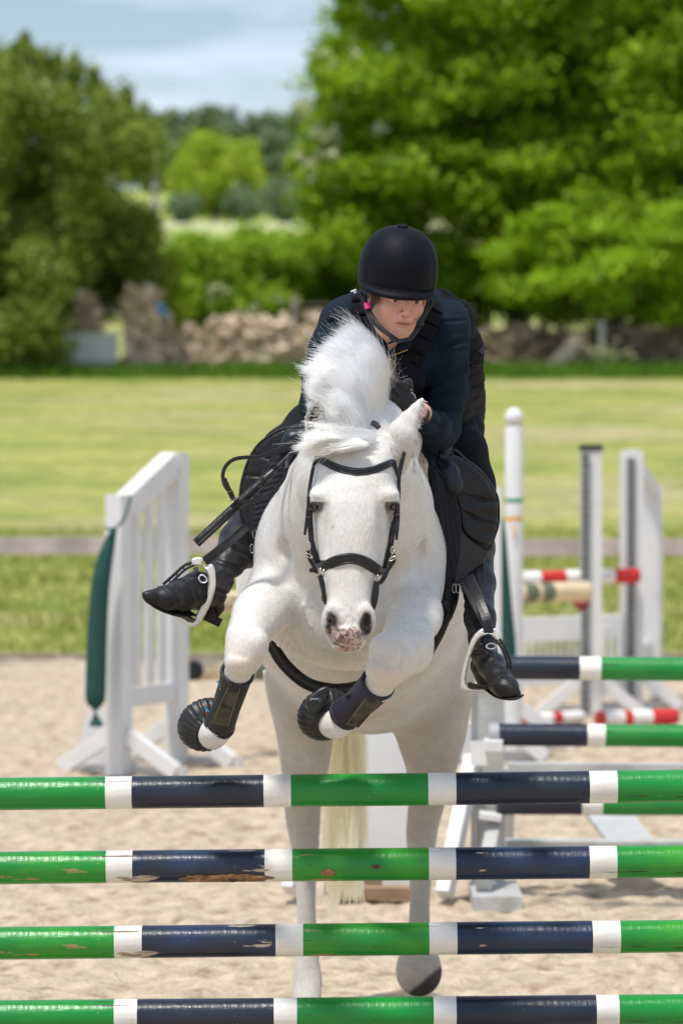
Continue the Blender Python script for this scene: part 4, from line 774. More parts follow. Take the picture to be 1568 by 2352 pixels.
for sx, nx in ((-1, 761), (1, 841)):
    a = math.radians(17 * sx); M = np.array([[math.cos(a), 0, math.sin(a)], [0, 1, 0], [-math.sin(a), 0, math.cos(a)]])
    H.ell(P(nx, 1431, 10.025), (.0135, .034, .031), M, .004, sub=True)
    H.ell(P(nx + sx * 3, 1452, 10.04), (.006, .02, .012), M, .006, sub=True)
H.ell(P(799, 1462, 10.045), (.034, .022, .022), None, .018)                                                  # upper lip
H.chain([(772, 1478, 10.06, 2), (797, 1486, 10.035, 2), (822, 1479, 10.06, 2)], .004, sub=True)
H.ell(P(797, 1489, 10.09), (.022, .022, .010), None, .006)
# ears
e1 = [(908, 1068, 10.33, 30), (914, 1030, 10.31, 36), (924, 995, 10.29, 33), (939, 964, 10.28, 20), (954, 940, 10.275, 11), (965, 924, 10.275, 5.5), (973, 913, 10.275, 1.5)]
H.chain(e1, .012, flat=((.5, 1, .2), .55))
H.chain([(900, 1045, 10.24, 5), (925, 1000, 10.24, 7), (948, 950, 10.255, 4)], .014, sub=True)
e2 = [(742, 1025, 10.27, 24), (728, 990, 10.245, 25), (724, 965, 10.235, 21), (727, 942, 10.23, 13), (733, 922, 10.23, 2.5)]
H.chain(e2, .012, flat=((-.1, 1, .2), .6)); H.chain([(733, 1003, 10.22, 10), (726, 985, 10.20, 17), (724, 962, 10.198, 15), (728, 940, 10.205, 6)], .006, flat=((0, 1, 0), .75), sub=True)
v, f = keep_big(*H.mesh()); v = relax(v, f, 1, .4); nr = vnormals(v, f); pq = toP(v)
x_, y_, d_ = pq[:, 0], pq[:, 1], pq[:, 2]
# surface relief: soft muscle unevenness, wrinkles at elbow and throat
low_ = fbm(v[:], 7, 3, 2); v = v + nr * (low_ * .0022)[:, None]
wr = np.exp(-(((x_ - 655) / 28) ** 2 + ((y_ - 1478) / 32) ** 2)) * np.sin((x_ * .95 + y_ * .35) * .42) + np.exp(-(((x_ - 870) / 26) ** 2 + ((y_ - 1478) / 30) ** 2)) * np.sin((x_ * .9 - y_ * .6) * .40) * .3
wr = np.where(d_ < 11.3, wr, 0); v = v + nr * (wr * .0022)[:, None]
# colouring of the coat and skin, with shade painted on the hindquarters
col = np.tile([.67, .65, .62], (len(v), 1)); n1 = fbm(v, 4.2, 11, 2); n2 = fbm(v, 14, 4, 2); n3 = fbm(v, 55, 8, 2); n4 = fbm(v * [1, 1, .35], 120, 2, 1)
def mixc(m, c):
    global col
    m = np.clip(m, 0, 1)[:, None]; col = col * (1 - m) + np.array(c) * m
def blob(x0, y0, rx, ry, dmax=10.5, dmin=9): return np.exp(-(((x_ - x0) / rx) ** 2 + ((y_ - y0) / ry) ** 2)) * (d_ < dmax) * (d_ > dmin)
mixc(np.clip(n1 * 1.0 + .02, 0, .35), (.62, .57, .50)); mixc(np.clip(n2 - .12, 0, 1) * .5, (.60, .55, .48))
hind_shade = np.clip((d_ - 11.75) / .35, 0, 1)
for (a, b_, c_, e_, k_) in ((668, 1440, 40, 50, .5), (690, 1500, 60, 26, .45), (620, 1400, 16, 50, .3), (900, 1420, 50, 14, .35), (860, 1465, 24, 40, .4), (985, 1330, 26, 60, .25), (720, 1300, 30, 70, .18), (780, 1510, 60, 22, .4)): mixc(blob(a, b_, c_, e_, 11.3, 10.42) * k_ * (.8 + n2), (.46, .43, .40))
mixc(hind_shade * (.72 + .3 * n1), (.42, .38, .33)); mixc(hind_shade * np.clip(n4 * .8, 0, .3), (.40, .36, .31))  # body shade painted into the coat colour of the hindquarters
mixc(blob(560, 1520, 42, 26, 10.6) * .45, (.70, .50, .34)); mixc(blob(893, 1545, 46, 24, 10.6) * .5, (.70, .49, .34)); mixc(blob(540, 1488, 26, 20, 10.6) * .3, (.70, .54, .40))
for ex in (726, 901):
    e = np.sqrt(((x_ - ex) / 17) ** 2 + ((y_ - 1161) / 14) ** 2) * (1 + .25 * n3); mixc(np.clip((1.42 - e) * 2, 0, 1) * (d_ < 10.3) * (y_ > 1153), (.10, .09, .085)); sg = 1 if ex > 800 else -1; mixc(np.exp(-(((x_ - ex + sg * 8) / 7) ** 2 + ((y_ - 1180) / 16) ** 2)) * .5 * (d_ < 10.3), (.2, .18, .17))
for nx in (762, 840):
    e = np.sqrt(((x_ - nx) / 15) ** 2 + ((y_ - 1433) / 30) ** 2) * (1 + .12 * n3); mixc(np.clip(1.9 - e * 1.25, 0, 1) * (d_ < 10.2), (.16, .145, .14)); mixc(np.clip(1.0 - e, 0, 1) * 3 * (d_ < 10.2), (.022, .02, .02)); mixc(np.clip(n3 + .1, 0, .6) * blob(799, 1440, 52, 40, 10.2), (.30, .26, .23))
lip = np.exp(-((x_ - 799) / 30) ** 4) * np.clip((y_ - 1432) / 18, 0, 1) * (d_ < 10.2); mixc(np.clip(lip * 1.0 + n3 * .8 * (lip > .15), 0, .92), (.43, .255, .20))
n5 = fbm(v, 130, 21, 2); mixc(np.clip((n5 + n3 * .8 - .22) * 8, 0, .95) * (lip > .25), (.055, .045, .045)); gm = np.exp(-(((x_ - 799) / 48) ** 2 + ((y_ - 1462) / 26) ** 2)) * (d_ < 10.2); mixc(np.clip((n4 * 1.1 + n3) * 1.2 * gm, 0, .75), (.22, .18, .15))
mixc(blob(800, 1420, 26, 16, 10.1) * np.clip(.4 + n4, 0, .7), (.42, .32, .24))
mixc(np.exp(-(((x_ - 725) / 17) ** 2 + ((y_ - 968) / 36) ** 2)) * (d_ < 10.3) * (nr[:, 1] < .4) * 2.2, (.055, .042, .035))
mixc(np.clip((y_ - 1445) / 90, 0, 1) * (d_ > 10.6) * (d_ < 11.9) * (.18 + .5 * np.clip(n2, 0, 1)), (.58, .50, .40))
for (a, b_, c_) in ((765, 1210, 3.0), (716, 1396, 2.6), (952, 1253, 2), (822, 1290, 1.6)): mixc(blob(a, b_, c_, c_ * 1.2, 10.8) * .8, (.20, .17, .15))
m_fur = material('white_pony_coat', (1, 1, 1), rough=.62, spec=.25, attr=True, var=.06, vscale=30, bump=.5, bscale=140, bstretch=(1, 1, .25), bdetail=5, bdist=.006, sheen=.25, sss=.12)
horse = empty('pony', P(835, 2352, 12.3) * [1, 1, 0], 'white pony in mid jump with tucked forelegs above the green and navy poles', 'pony')
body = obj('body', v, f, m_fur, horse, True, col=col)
# short coat hair lying along the body
fa = np.linalg.norm(np.cross(v[f[:, 2]] - v[f[:, 0]], v[f[:, 3]] - v[f[:, 1]]), axis=1) / 2; fc_ = v[f].mean(1); ok_ = (fa * (col[f[:, 0]].mean(1) > .36) * np.where(fc_[:, 1] < 11.2, 1, .2) * (fc_[:, 1] < 11.7)); px_f = toP(fc_); ok_ = ok_ * ~((px_f[:, 1] > 1548) & (px_f[:, 2] < 10.8)) * ~((px_f[:, 0] < 752) & (px_f[:, 1] < 1000) & (px_f[:, 2] < 10.33)); nh = 120000
pick = rng.choice(len(f), nh, p=ok_ / ok_.sum()); w4 = rng.dirichlet([1, 1, 1, 1], nh); r_ = (v[f[pick]] * w4[..., None]).sum(1); nn_ = vnormals(v, f)[f[pick, 0]]; hd = np.clip((10.42 - r_[:, 1]) / .1, 0, 1)[:, None]
comb = np.array([0, .75, -.65]) * (1 - hd) + np.array([0, .1, -1.0]) * hd + rng.normal(0, .16, (nh, 3)) + (fbm(r_[:, :] * 1.0, 9, 3, 1) * .5)[:, None] * np.array([1, 0, 0]); comb -= nn_ * (comb * nn_).sum(1)[:, None]; comb /= np.linalg.norm(comb, axis=1)[:, None] + 1e-9
# eyes
m_eye = material('dark_brown_eye', (.035, .014, .006), rough=.06, spec=.7, coat=.6); m_lid = material('dark_eyelid_skin', (.05, .042, .04), rough=.5)
for sx, ex in ((-1, 724), (1, 903)):
    c = P(ex - sx * 1.0, 1163, 10.155); fd = np.array([sx * .55, -.82, .05]); fd /= np.linalg.norm(fd); sf = H.surf(ex, 1163) or 10.14; c = P(ex + sx * 2.5, 1162.5, 10.1535)
    b = MB(); b.lathe(c, fd, [(-0.0155 * math.cos(a), max(1e-4, .0155 * math.sin(a))) for a in np.linspace(.02, math.pi - .02, 14)], 20); eo = b.build('eye', m_eye, horse, True)
    b = MB(); b.lathe(c + fd * .0148, fd, [(-.002, .0055), (.0008, .0045), (.0012, .001)], 14, cap=True); b.build('pupil', material('black_pupil', (.004, .003, .003), rough=.05), eo, True)
le = rng.uniform(.006, .013, (nh, 1)); hair_curves('coat', r_ - nn_ * .0005, r_ + comb * le * .5 + nn_ * .0022, r_ + comb * le + nn_ * .0016, phair('short_white_coat', (.73, .705, .67), .5, .7), horse, w=.00026, seg=3, wav=0)
# hooves
m_hoof = material('grey_hoof_horn', (.16, .13, .11), rough=.6, var=.3, vscale=30, tint2=(.05, .045, .04), tscale=14, bump=.3, bscale=50, bstretch=(1, 1, 5))
b = MB(); c = P(706, 2362, 12.44); b.lathe(c, (0, .18, 1), [(-.003, .045), (0, .062), (.03, .056), (.062, .047), (.075, .038)], 22, cap=True); b.build('hoof', m_hoof, horse, True)
hf = SDF(np.arange(.17, .34, .004), np.arange(12.15, 12.62, .004), np.arange(-.02, .36, .004)); hf.chain([(960, 2190, 12.40, 42), (961, 2236, 12.36, 48)], .02); hf.ell(P(962, 2228, 12.35), (R(51, 12.35), .075, R(60, 12.35)), None, .02)
v2, f2 = hf.mesh(); p2_ = toP(v2); k_ = np.clip(((p2_[:, 0] - 955) * .75 + (p2_[:, 1] - 2262) * .9) / 10, 0, 1)[:, None]; m_hf = material('lifted_hoof', (1, 1, 1), rough=.7, attr=True, var=.12, vscale=40)  # lifted hoof, colour darkens towards its lower right
obj('hoof', v2, f2, m_hf, horse, True, col=np.array([[.45, .40, .34]]) * (1 - k_) + np.array([[.055, .048, .045]]) * k_)

# ------------------------------------------------------------ hair
def strands(name, roots, ctrl, tips, mat, parent, w=.0011, seg=9, jit=.01, wav=.0, kind=None, wend=.25):
    n = len(roots); t = np.linspace(0, 1, seg + 1)[None, :, None]; r, c, e = [np.asarray(a)[:, None, :] for a in (roots, ctrl, tips)]
    p = (1 - t) ** 2 * r + 2 * t * (1 - t) * c + t * t * e; ph = rng.random((n, 1, 3)) * 6.28; fr = rng.uniform(2, 6, (n, 1, 1)); p = p + np.sin(t * fr + ph) * wav * t
    tg = np.gradient(p, axis=1); tg /= np.linalg.norm(tg, axis=2, keepdims=True) + 1e-9; a = np.cross(tg, rng.normal(size=(n, 1, 3))); a /= np.linalg.norm(a, axis=2, keepdims=True) + 1e-9; b = np.cross(tg, a)
    ww = w * (1 - (1 - wend) * t ** 1.5) * rng.uniform(.6, 1.3, (n, 1, 1)); vs = np.stack([p + (a * math.cos(q) + b * math.sin(q)) * ww for q in (0, 2.094, 4.189)], 2)  # n,seg+1,3,3
    V = vs.reshape(-1, 3); base = (np.arange(n) * (seg + 1) * 3)[:, None, None]; s_ = (np.arange(seg) * 3)[None, :, None]; j = np.arange(3)[None, None, :]; j2 = (j + 1) % 3
    q = np.stack([base + s_ + j, base + s_ + j2, base + s_ + 3 + j2, base + s_ + 3 + j], -1).reshape(-1, 4)
    return obj(name, V, q, mat, parent, True)
def hair_mat(name, c1, c2, tr=.3, ctr=(0, 0, 0), tp_=.5):
    m = bpy.data.materials.new(name); m.use_nodes = True; t = m.node_tree; N = t.nodes.new; L = t.links.new; b = t.nodes['Principled BSDF']; out = t.nodes['Material Output']; b.inputs['Roughness'].default_value = .45; b.inputs['Specular IOR Level'].default_value = .3
    g = N('ShaderNodeNewGeometry'); r = N('ShaderNodeMixRGB'); r.inputs['Color1'].default_value = (*c1, 1); r.inputs['Color2'].default_value = (*c2, 1); L(g.outputs['Random Per Island'], r.inputs[0]); L(r.outputs[0], b.inputs['Base Color'])
    q = N('ShaderNodeBsdfTranslucent'); L(r.outputs[0], q.inputs['Color']); mx = N('ShaderNodeMixShader'); mx.inputs[0].default_value = tr; L(b.outputs[0], mx.inputs[1]); L(q.outputs[0], mx.inputs[2])
    gp = N('ShaderNodeNewGeometry'); sb = N('ShaderNodeVectorMath'); sb.operation = 'SUBTRACT'; sb.inputs[1].default_value = tuple(ctr); L(gp.outputs['Position'], sb.inputs[0]); nm = N('ShaderNodeVectorMath'); nm.operation = 'NORMALIZE'; L(sb.outputs[0], nm.inputs[0]); mv = N('ShaderNodeMix'); mv.data_type = 'VECTOR'; mv.inputs[0].default_value = .25; L(nm.outputs[0], mv.inputs[4]); L(gp.outputs['Normal'], mv.inputs[5]); n2_ = N('ShaderNodeVectorMath'); n2_.operation = 'NORMALIZE'; L(mv.outputs[1], n2_.inputs[0]); L(n2_.outputs[0], b.inputs['Normal'])
    tp = N('ShaderNodeBsdfTransparent'); m3 = N('ShaderNodeMixShader'); m3.inputs[0].default_value = tp_; L(mx.outputs[0], m3.inputs[1]); L(tp.outputs[0], m3.inputs[2]); L(m3.outputs[0], out.inputs['Surface']); return m
m_mane = hair_mat('white_mane_hair', (.99, .985, .97), (.97, .95, .91), .25, P(870, 990, 10.75), .08); m_fore = hair_mat('cream_forelock_hair', (.985, .97, .94), (.95, .90, .82), .25, P(800, 1080, 10.6), .08); m_tail = hair_mat('cream_tail_hair', (.98, .93, .78), (.92, .76, .48), .3, P(800, 2100, 14.0), .05)
def lerp_path(path, u): path = np.asarray(path, float); k = np.linspace(0, 1, len(path)); return np.stack([np.interp(u, k, path[:, i]) for i in range(3)], 1)
def crest(n, rp, cp, tp, sp, jr=(5, 5, .02), jc=(10, 12, .03), jt=(12, 18, .03), clumps=60, cl_j=(12, 14, .03), len_j=.07, stray=.06):
    u = rng.random(n); ci = (rng.random(n) * clumps).astype(int); uc = rng.random(clumps); u = np.clip(uc[ci] + rng.normal(0, .035, n), 0, 1)
    r = lerp_path(rp, u) + rng.normal(size=(n, 3)) * jr; c = lerp_path(cp, u) + rng.normal(size=(n, 3)) * jc; cj = rng.normal(size=(clumps, 3)) * cl_j; s_ = rng.random(n) < stray
    t = lerp_path(tp, u) + cj[ci] + rng.normal(size=(n, 3)) * np.array(jt) * np.where(s_, 1.0, .17)[:, None]; lm = lerp_path(cp, u); cv = rng.normal(0, .09, clumps)
    t = lm + (t - lm) * (1 + rng.normal(0, len_j, (n, 1)) + cv[ci][:, None] - .10); return PA(r), PA(c), PA(t)
rp = [(806, 1012, 10.27), (830, 985, 10.32), (855, 955, 10.42), (874, 925, 10.55), (888, 905, 10.72)]
mc = SDF(np.arange(-.12, .14, .004), np.arange(10.1, 10.85, .005), np.arange(1.9, 2.22, .004))
mc.chain([(806, 985, 10.38, 16), (790, 950, 10.41, 18), (792, 905, 10.45, 19), (808, 865, 10.49, 18), (820, 838, 10.53, 12)], .03); mc.chain([(842, 960, 10.46, 18), (850, 905, 10.50, 20), (848, 860, 10.54, 18), (832, 835, 10.56, 12)], .03); mc.chain([(785, 1003, 10.26, 10), (745, 995, 10.27, 10)], .02)
vv_, ff_ = mc.mesh(); m_core = material('white_under_mane', (.86, .84, .80), rough=.8, bump=.8, bscale=60, bstretch=(1, 1, .3), bdist=.01, sss=.2); obj('mane_underlayer', vv_, ff_, m_core, horse, True)
r, c, t = crest(14500, rp, [(770, 962, 10.34), (800, 915, 10.34), (850, 865, 10.34), (880, 815, 10.42), (890, 795, 10.55)], [(714, 925, 10.42), (716, 893, 10.42), (724, 855, 10.38), (746, 800, 10.42), (792, 750, 10.5)], None, clumps=46)
hair_curves('mane', r, c, t, m_ph, horse, w=.0006)
r, c, t = crest(6000, rp, [(800, 945, 10.30), (820, 930, 10.26), (855, 880, 10.34), (872, 850, 10.42), (893, 850, 10.55)], [(760, 950, 10.25), (770, 905, 10.28), (790, 850, 10.33), (815, 800, 10.40), (852, 790, 10.5)], None, clumps=50)
hair_curves('mane', r, c, t, m_ph, horse, w=.0006)
r, c, t = crest(900, rp, [(775, 960, 10.30), (805, 915, 10.30), (855, 865, 10.32), (884, 815, 10.40), (892, 790, 10.53)], [(710, 925, 10.38), (712, 888, 10.38), (718, 850, 10.36), (740, 792, 10.40), (788, 740, 10.48)], None, clumps=45, cl_j=(14, 14, .02))
hair_curves('mane', r, c, t, phair('grey_cream_mane_lock', (.72, .66, .56)), horse, w=.0009, wav=.008)
r, c, t = crest(260, rp, [(820, 960, 10.22), (850, 930, 10.26), (890, 860, 10.34), (900, 850, 10.42), (903, 850, 10.55)], [(700, 850, 10.3), (730, 800, 10.3), (800, 740, 10.35), (880, 800, 10.40), (885, 860, 10.5)], None, clumps=200, cl_j=(24, 24, .03))
hair_curves('mane', r, c, t, m_ph, horse, w=.0004, wav=.012)
fp_ = [(800, 1020, 10.16), (835, 1012, 10.18), (850, 1000, 10.22)]
r, c, t = crest(6000, fp_, [(770, 1024, 10.12), (778, 1000, 10.12), (795, 982, 10.17)], [(706, 1034, 10.17), (708, 1016, 10.16), (722, 996, 10.17)], None, jr=(9, 6, .01), jc=(9, 8, .015), jt=(12, 14, .02), clumps=34, cl_j=(8, 12, .015))
hair_curves('forelock', r, c, t, m_pf, horse, w=.0006, wav=.005)
r, c, t = crest(1300, [(835, 1022, 10.13), (815, 1014, 10.13)], [(780, 1040, 10.10), (770, 1020, 10.12)], [(722, 1036, 10.17), (700, 1000, 10.2)], None, jr=(6, 4, .006), jc=(8, 5, .01), jt=(14, 10, .015), clumps=20, cl_j=(8, 8, .01))
hair_curves('forelock', r, c, t, m_pf, horse, w=.0006, wav=.004)
r, c, t = crest(500, fp_, [(770, 1022, 10.11), (778, 996, 10.11), (795, 978, 10.16)], [(700, 1040, 10.16), (702, 1010, 10.15), (716, 990, 10.16)], None, jr=(9, 6, .01), jc=(9, 8, .015), jt=(14, 14, .02), clumps=26, cl_j=(8, 12, .012)); hair_curves('forelock', r, c, t, phair('grey_cream_forelock_lock', (.66, .56, .43)), horse, w=.0009, wav=.007)
# tail
r, c, t = crest(7000, [(775, 1480, 12.70), (812, 1480, 12.66)], [(758, 1750, 12.95), (826, 1740, 12.9)], [(752, 2010, 12.92), (812, 1990, 12.9)], None, jr=(10, 12, .03), jc=(16, 30, .05), jt=(14, 50, .04), clumps=60, cl_j=(12, 30, .04))
hair_curves('tail', r, c, t, m_pt, horse, w=.0010, seg=14, wav=.014, wend=.4)
# whiskers and feathery edges
n = 60; wx = rng.uniform(755, 845, n); wy = rng.uniform(1462, 1492, n); s_ = np.sign(wx - 799); r = np.column_stack([wx, wy, np.full(n, 10.08)]); t = r + np.column_stack([s_ * rng.uniform(4, 26, n), rng.uniform(2, 22, n), rng.normal(0, .02, n)]); strands('whisker', PA(r), PA((r + t) / 2 + [0, 3, 0]), PA(t), m_mane, horse, w=.0004, seg=4)
def fuzz(path, n, ln, dirf, w=.0006, j=2.0, name='ear_hair'):
    u = rng.random(n); r = lerp_path(path, u) + rng.normal(size=(n, 3)) * [j, j, .004]; d = np.array([dirf(p) for p in r]); t = r + d * rng.uniform(.4, 1.2, (n, 1)) * ln + rng.normal(size=(n, 3)) * [ln * .25, ln * .25, .003]; strands(name, PA(r), PA((r + t) / 2 + [0, 1, 0]), PA(t), m_fore if name != 'coat_fringe' else m_mane, horse, w=w, seg=3)
fuzz([(702, 1000, 10.22), (702, 960, 10.21), (713, 935, 10.21), (732, 921, 10.21)], 350, 10, lambda p: np.array([.6, -.3, -.001]))
fuzz([(950, 1085, 10.3), (948, 1040, 10.29), (955, 990, 10.27), (966, 945, 10.27), (971, 918, 10.27)], 420, 9, lambda p: np.array([.7, .5, 0]))
fuzz([(888, 1075, 10.24), (905, 1035, 10.235), (922, 1000, 10.235)], 300, 16, lambda p: np.array([.45, .8, -.0004]))
fuzz([(748, 1010, 10.19), (742, 990, 10.19), (744, 965, 10.19), (738, 930, 10.2)], 130, 26, lambda p: np.array([-.9, .15, 0]), w=.0008)

# ------------------------------------------------------------ boots on the forelegs
m_neo = material('black_neoprene', (.014, .014, .017), rough=.55, bump=.3, bscale=250, var=.2, vscale=8); m_neo_b = material('navy_neoprene', (.016, .016, .034), rough=.6, bump=.25, bscale=250, var=.2, vscale=8); m_velcro = material('dusty_velcro', (.10, .092, .062), rough=.95, var=.45, vscale=25, bump=.8, bscale=300)
m_rub = material('black_rubber', (.015, .015, .016), rough=.42, var=.35, vscale=14, bump=.15, bscale=60); m_bl = material('blue_stitching', (.01, .18, .36), rough=.6); m_orx = material('orange_stitching', (.55, .18, .03), rough=.6); m_lbl = material('pale_label_print', (.45, .5, .5), rough=.6)
m_stitch = material('olive_stitching', (.17, .16, .11), rough=.8)
def tendon_boot(pts, mat, stripq, edge, logo):
    """pts (x,y,d,r px)"""
    root = None; pp = spline([p[:3] for p in pts], 6); rr = np.interp(np.linspace(0, 1, len(pp)), np.linspace(0, 1, len(pts)), [R(p[3], p[2]) for p in pts]); rr = rr * (1 + .05 * np.sin(np.arange(len(pp)) * 2.1) * 0)
    B = MB(); B.tube(PA(pp), rr, 28, cap=False); e = (1.03, 1.045, 1.03)
    for k in (0, -1):
        c = PA(pp)[k]; nxt = PA(pp)[1 if k == 0 else -2]; axd = (c - nxt) / np.linalg.norm(c - nxt); B.lathe(c, axd, [(-.010, rr[k] * 1.0), (-.009, rr[k] * 1.05), (-.001, rr[k] * 1.06), (.003, rr[k] * 1.02), (.003, rr[k] * .90), (-.01, rr[k] * .9)], 28)
    o = B.build('tendon_boot', mat, horse, True)
    c2 = cspline(stripq, 1); puff('strap', stripq, lambda x, y: edge(x, y), .002, m_velcro, horse, edge=2, g=3, sub=1)
    q = np.array(stripq, float); cen = q.mean(0); qi = cen + (q - cen) * [.86, .93]; B = MB()
    loop = [P(x, y, edge(x, y) - .0024) for a_, b_ in zip(qi, np.roll(qi, -1, 0)) for x, y in [a_ + (b_ - a_) * k for k in np.linspace(0, 1, 8)[:-1]]]; B.tube(loop + [loop[0]], .0008, 5)
    B.tube([P(x, y, edge(x, y) - .0016) for x, y in list(q) + [q[0]]], .0011, 5); B.build('stitching', m_stitch, horse, True)
def cyl_edge(pts):
    a = np.array(pts, float)
    def e(x, y):
        best = 99
        for p, q in zip(a[:-1], a[1:]):
            ab = q[:2] - p[:2]; L3 = np.linalg.norm(P(*q[:3]) - P(*p[:3])); fac = L3 / R(math.hypot(*ab), p[2]); t = np.clip(((x - p[0]) * ab[0] + (y - p[1]) * ab[1]) / (ab @ ab), 0, 1); c = p + (q - p) * t; ds = math.hypot(x - c[0], y - c[1]); r = c[3]; s_ = max(0.0, 1 - (ds / r) ** 2) ** .5
            if ds < best: best = ds; dep = c[2] - R(r, c[2]) * s_ * fac - .003
        return dep
    return e
tb1 = [(545, 1545, 10.445, 38), (535, 1578, 10.49, 35), (519, 1625, 10.54, 33), (506, 1662, 10.59, 35), (503, 1669, 10.60, 35)]
tendon_boot(tb1, m_neo, [Z4(342, 583), Z4(398, 598), Z4(335, 800), Z4(244, 787)], cyl_edge(tb1), None)
tb2 = [(868, 1570, 10.445, 40), (849, 1593, 10.49, 38), (818, 1620, 10.54, 36), (795, 1638, 10.58, 38), (788, 1644, 10.59, 37)]
tendon_boot(tb2, m_neo_b, [Z4(1062, 642), Z4(1145, 655), Z4(1015, 805), Z4(950, 790)], cyl_edge(tb2), None)
puff('cuff', [Z4(322, 478), Z4(335, 540), Z4(318, 560), Z4(300, 590), Z4(306, 520)], lambda x, y: 10.47, .006, m_neo, horse, edge=4, g=3, sub=3)
puff('cuff', [Z4(1050, 520), Z4(1062, 580), Z4(1085, 625), Z4(1060, 640), Z4(1000, 640), Z4(945, 650), Z4(985, 590)], lambda x, y: 10.50, .010, m_neo, horse, edge=7, g=3, sub=3)
e1f = cyl_edge(tb1)
for (p0, p1, p2_) in ((Z4(280, 566), Z4(300, 590), Z4(296, 606)), (Z4(217, 708), Z4(238, 726), Z4(228, 744))):
    b = MB(); b.tube([P(x, y, e1f(x, y) - .0005) for x, y in (p0, p1)], .0028, 6); b.build('stitching', m_bl, horse, True); b = MB(); b.tube([P(x, y, e1f(x, y) - .0005) for x, y in ((p0[0] + 1, p0[1] + 5), p2_)], .0018, 6); b.build('stitching', m_orx, horse, True)
def bell_boot(c, axis, up, r0, r1, h, teeth=True, arc=None, nrm=None):
    """open ribbed overreach boot: small rim at c, wide rim at c + axis*h"""
    axis = np.asarray(axis, float); axis /= np.linalg.norm(axis); ref = np.asarray(up, float); a = ref - axis * (ref @ axis); a /= np.linalg.norm(a); bb = np.cross(axis, a); n = 150; th = np.arange(n) / n * 2 * math.pi; V = []; prof = [(-.006, r0 * .96), (-.009, r0 * 1.04), (0, r0 * 1.09), (.10, r0 * 1.10), (.25, None), (.45, None), (.65, None), (.82, None), (.93, r1), (1.0, r1 * 1.0), (1.0, r1 * .93), (.9, r1 * .90), (.3, (r0 + r1) / 2 * .86), (0, r0 * .9)]
    for t, r in prof:
        if r is None: k = (t - .1) / .83; r = r0 * 1.10 + (r1 - r0 * 1.10) * math.sin(k * math.pi / 2) ** .8
        rib = np.zeros(n)
        if .05 < t < .97: rib = .0014 * np.sign(np.sin(th * 26)) * np.abs(np.sin(th * 26)) ** .5
        tt = np.full(n, t * h) + (.0035 * (np.sin(th * 30) > 0) if t >= .93 and teeth else 0)
        V.append(np.asarray(c) + axis * tt[:, None] + (r + rib)[:, None] * (np.cos(th)[:, None] * a + np.sin(th)[:, None] * bb))
    k = len(prof); f = [(i * n + j, i * n + (j + 1) % n, (i + 1) * n + (j + 1) % n, (i + 1) * n + j) for i in range(k - 1) for j in range(n)]; B = MB(); B.add(np.concatenate(V), f); return B.build('overreach_boot', m_rub, horse, True)
# left (viewer): boot seen from its collar side; the hoof points away behind it
bell_boot(P(486, 1687, 10.63), (-.020, .055, .027), (0, 0, 1), .044, .081, .062)
bell_boot(P(761, 1663, 10.63), (-.022, .055, .026), (0, 0, 1), .042, .079, .062)
for c, axd in ((P(482, 1682, 10.66), (-.020, .055, .027)), (P(757, 1658, 10.66), (-.022, .055, .026))):
    a_ = np.array(axd); a_ /= np.linalg.norm(a_); b = MB(); b.lathe(np.array(c), a_, [(0, .034), (.035, .050), (.052, .056), (.054, .03)], 20, cap=True); b.build('hoof', m_hoof, horse, True)
puff('strap', [Z4(742, 672), Z4(800, 608), Z4(858, 590), Z4(862, 650), Z4(806, 722), Z4(775, 738)], lambda x, y: 10.595 + (x - 730) * .0002, .008, m_rub, horse, edge=5, g=4, sub=4)
def text(name, s, loc, size, mat, parent, tilt=0, depth=.0004, normal=None):
    cu = bpy.data.curves.new(name, 'FONT'); cu.body = s; cu.size = size; cu.extrude = depth; cu.align_x = 'CENTER'; cu.align_y = 'CENTER'; tmp = bpy.data.objects.new(name, cu); COL.objects.link(tmp); dg = bpy.context.evaluated_depsgraph_get(); me = bpy.data.meshes.new_from_object(tmp.evaluated_get(dg)); COL.objects.unlink(tmp); bpy.data.objects.remove(tmp)
    vv = np.array([tuple(q.co) for q in me.vertices]); ff = [tuple(p.vertices) for p in me.polygons]; n_ = np.asarray(normal if normal is not None else -_f, float); n_ /= np.linalg.norm(n_); r_ = np.cross(n_, [0, 0, 1.0]) * -1; r_ /= np.linalg.norm(r_); u_ = np.cross(n_, r_); ct, st = math.cos(tilt), math.sin(tilt)
    w_ = np.asarray(loc)[None] + (vv[:, 0:1] * ct - vv[:, 1:2] * st) * r_ + (vv[:, 0:1] * st + vv[:, 1:2] * ct) * u_ + vv[:, 2:3] * n_; return obj(name, w_, ff, mat, parent, False)
text('print', 'woof', P(*Z4(786, 657), 10.583), .011, m_lbl, horse, math.pi)
b = MB(); b.tube([P(*Z4(808, 650), 10.582), P(*Z4(815, 655), 10.582), P(*Z4(814, 668), 10.582), P(*Z4(806, 670), 10.582)], .0012, 6); b.build('print', m_bl, horse, True)
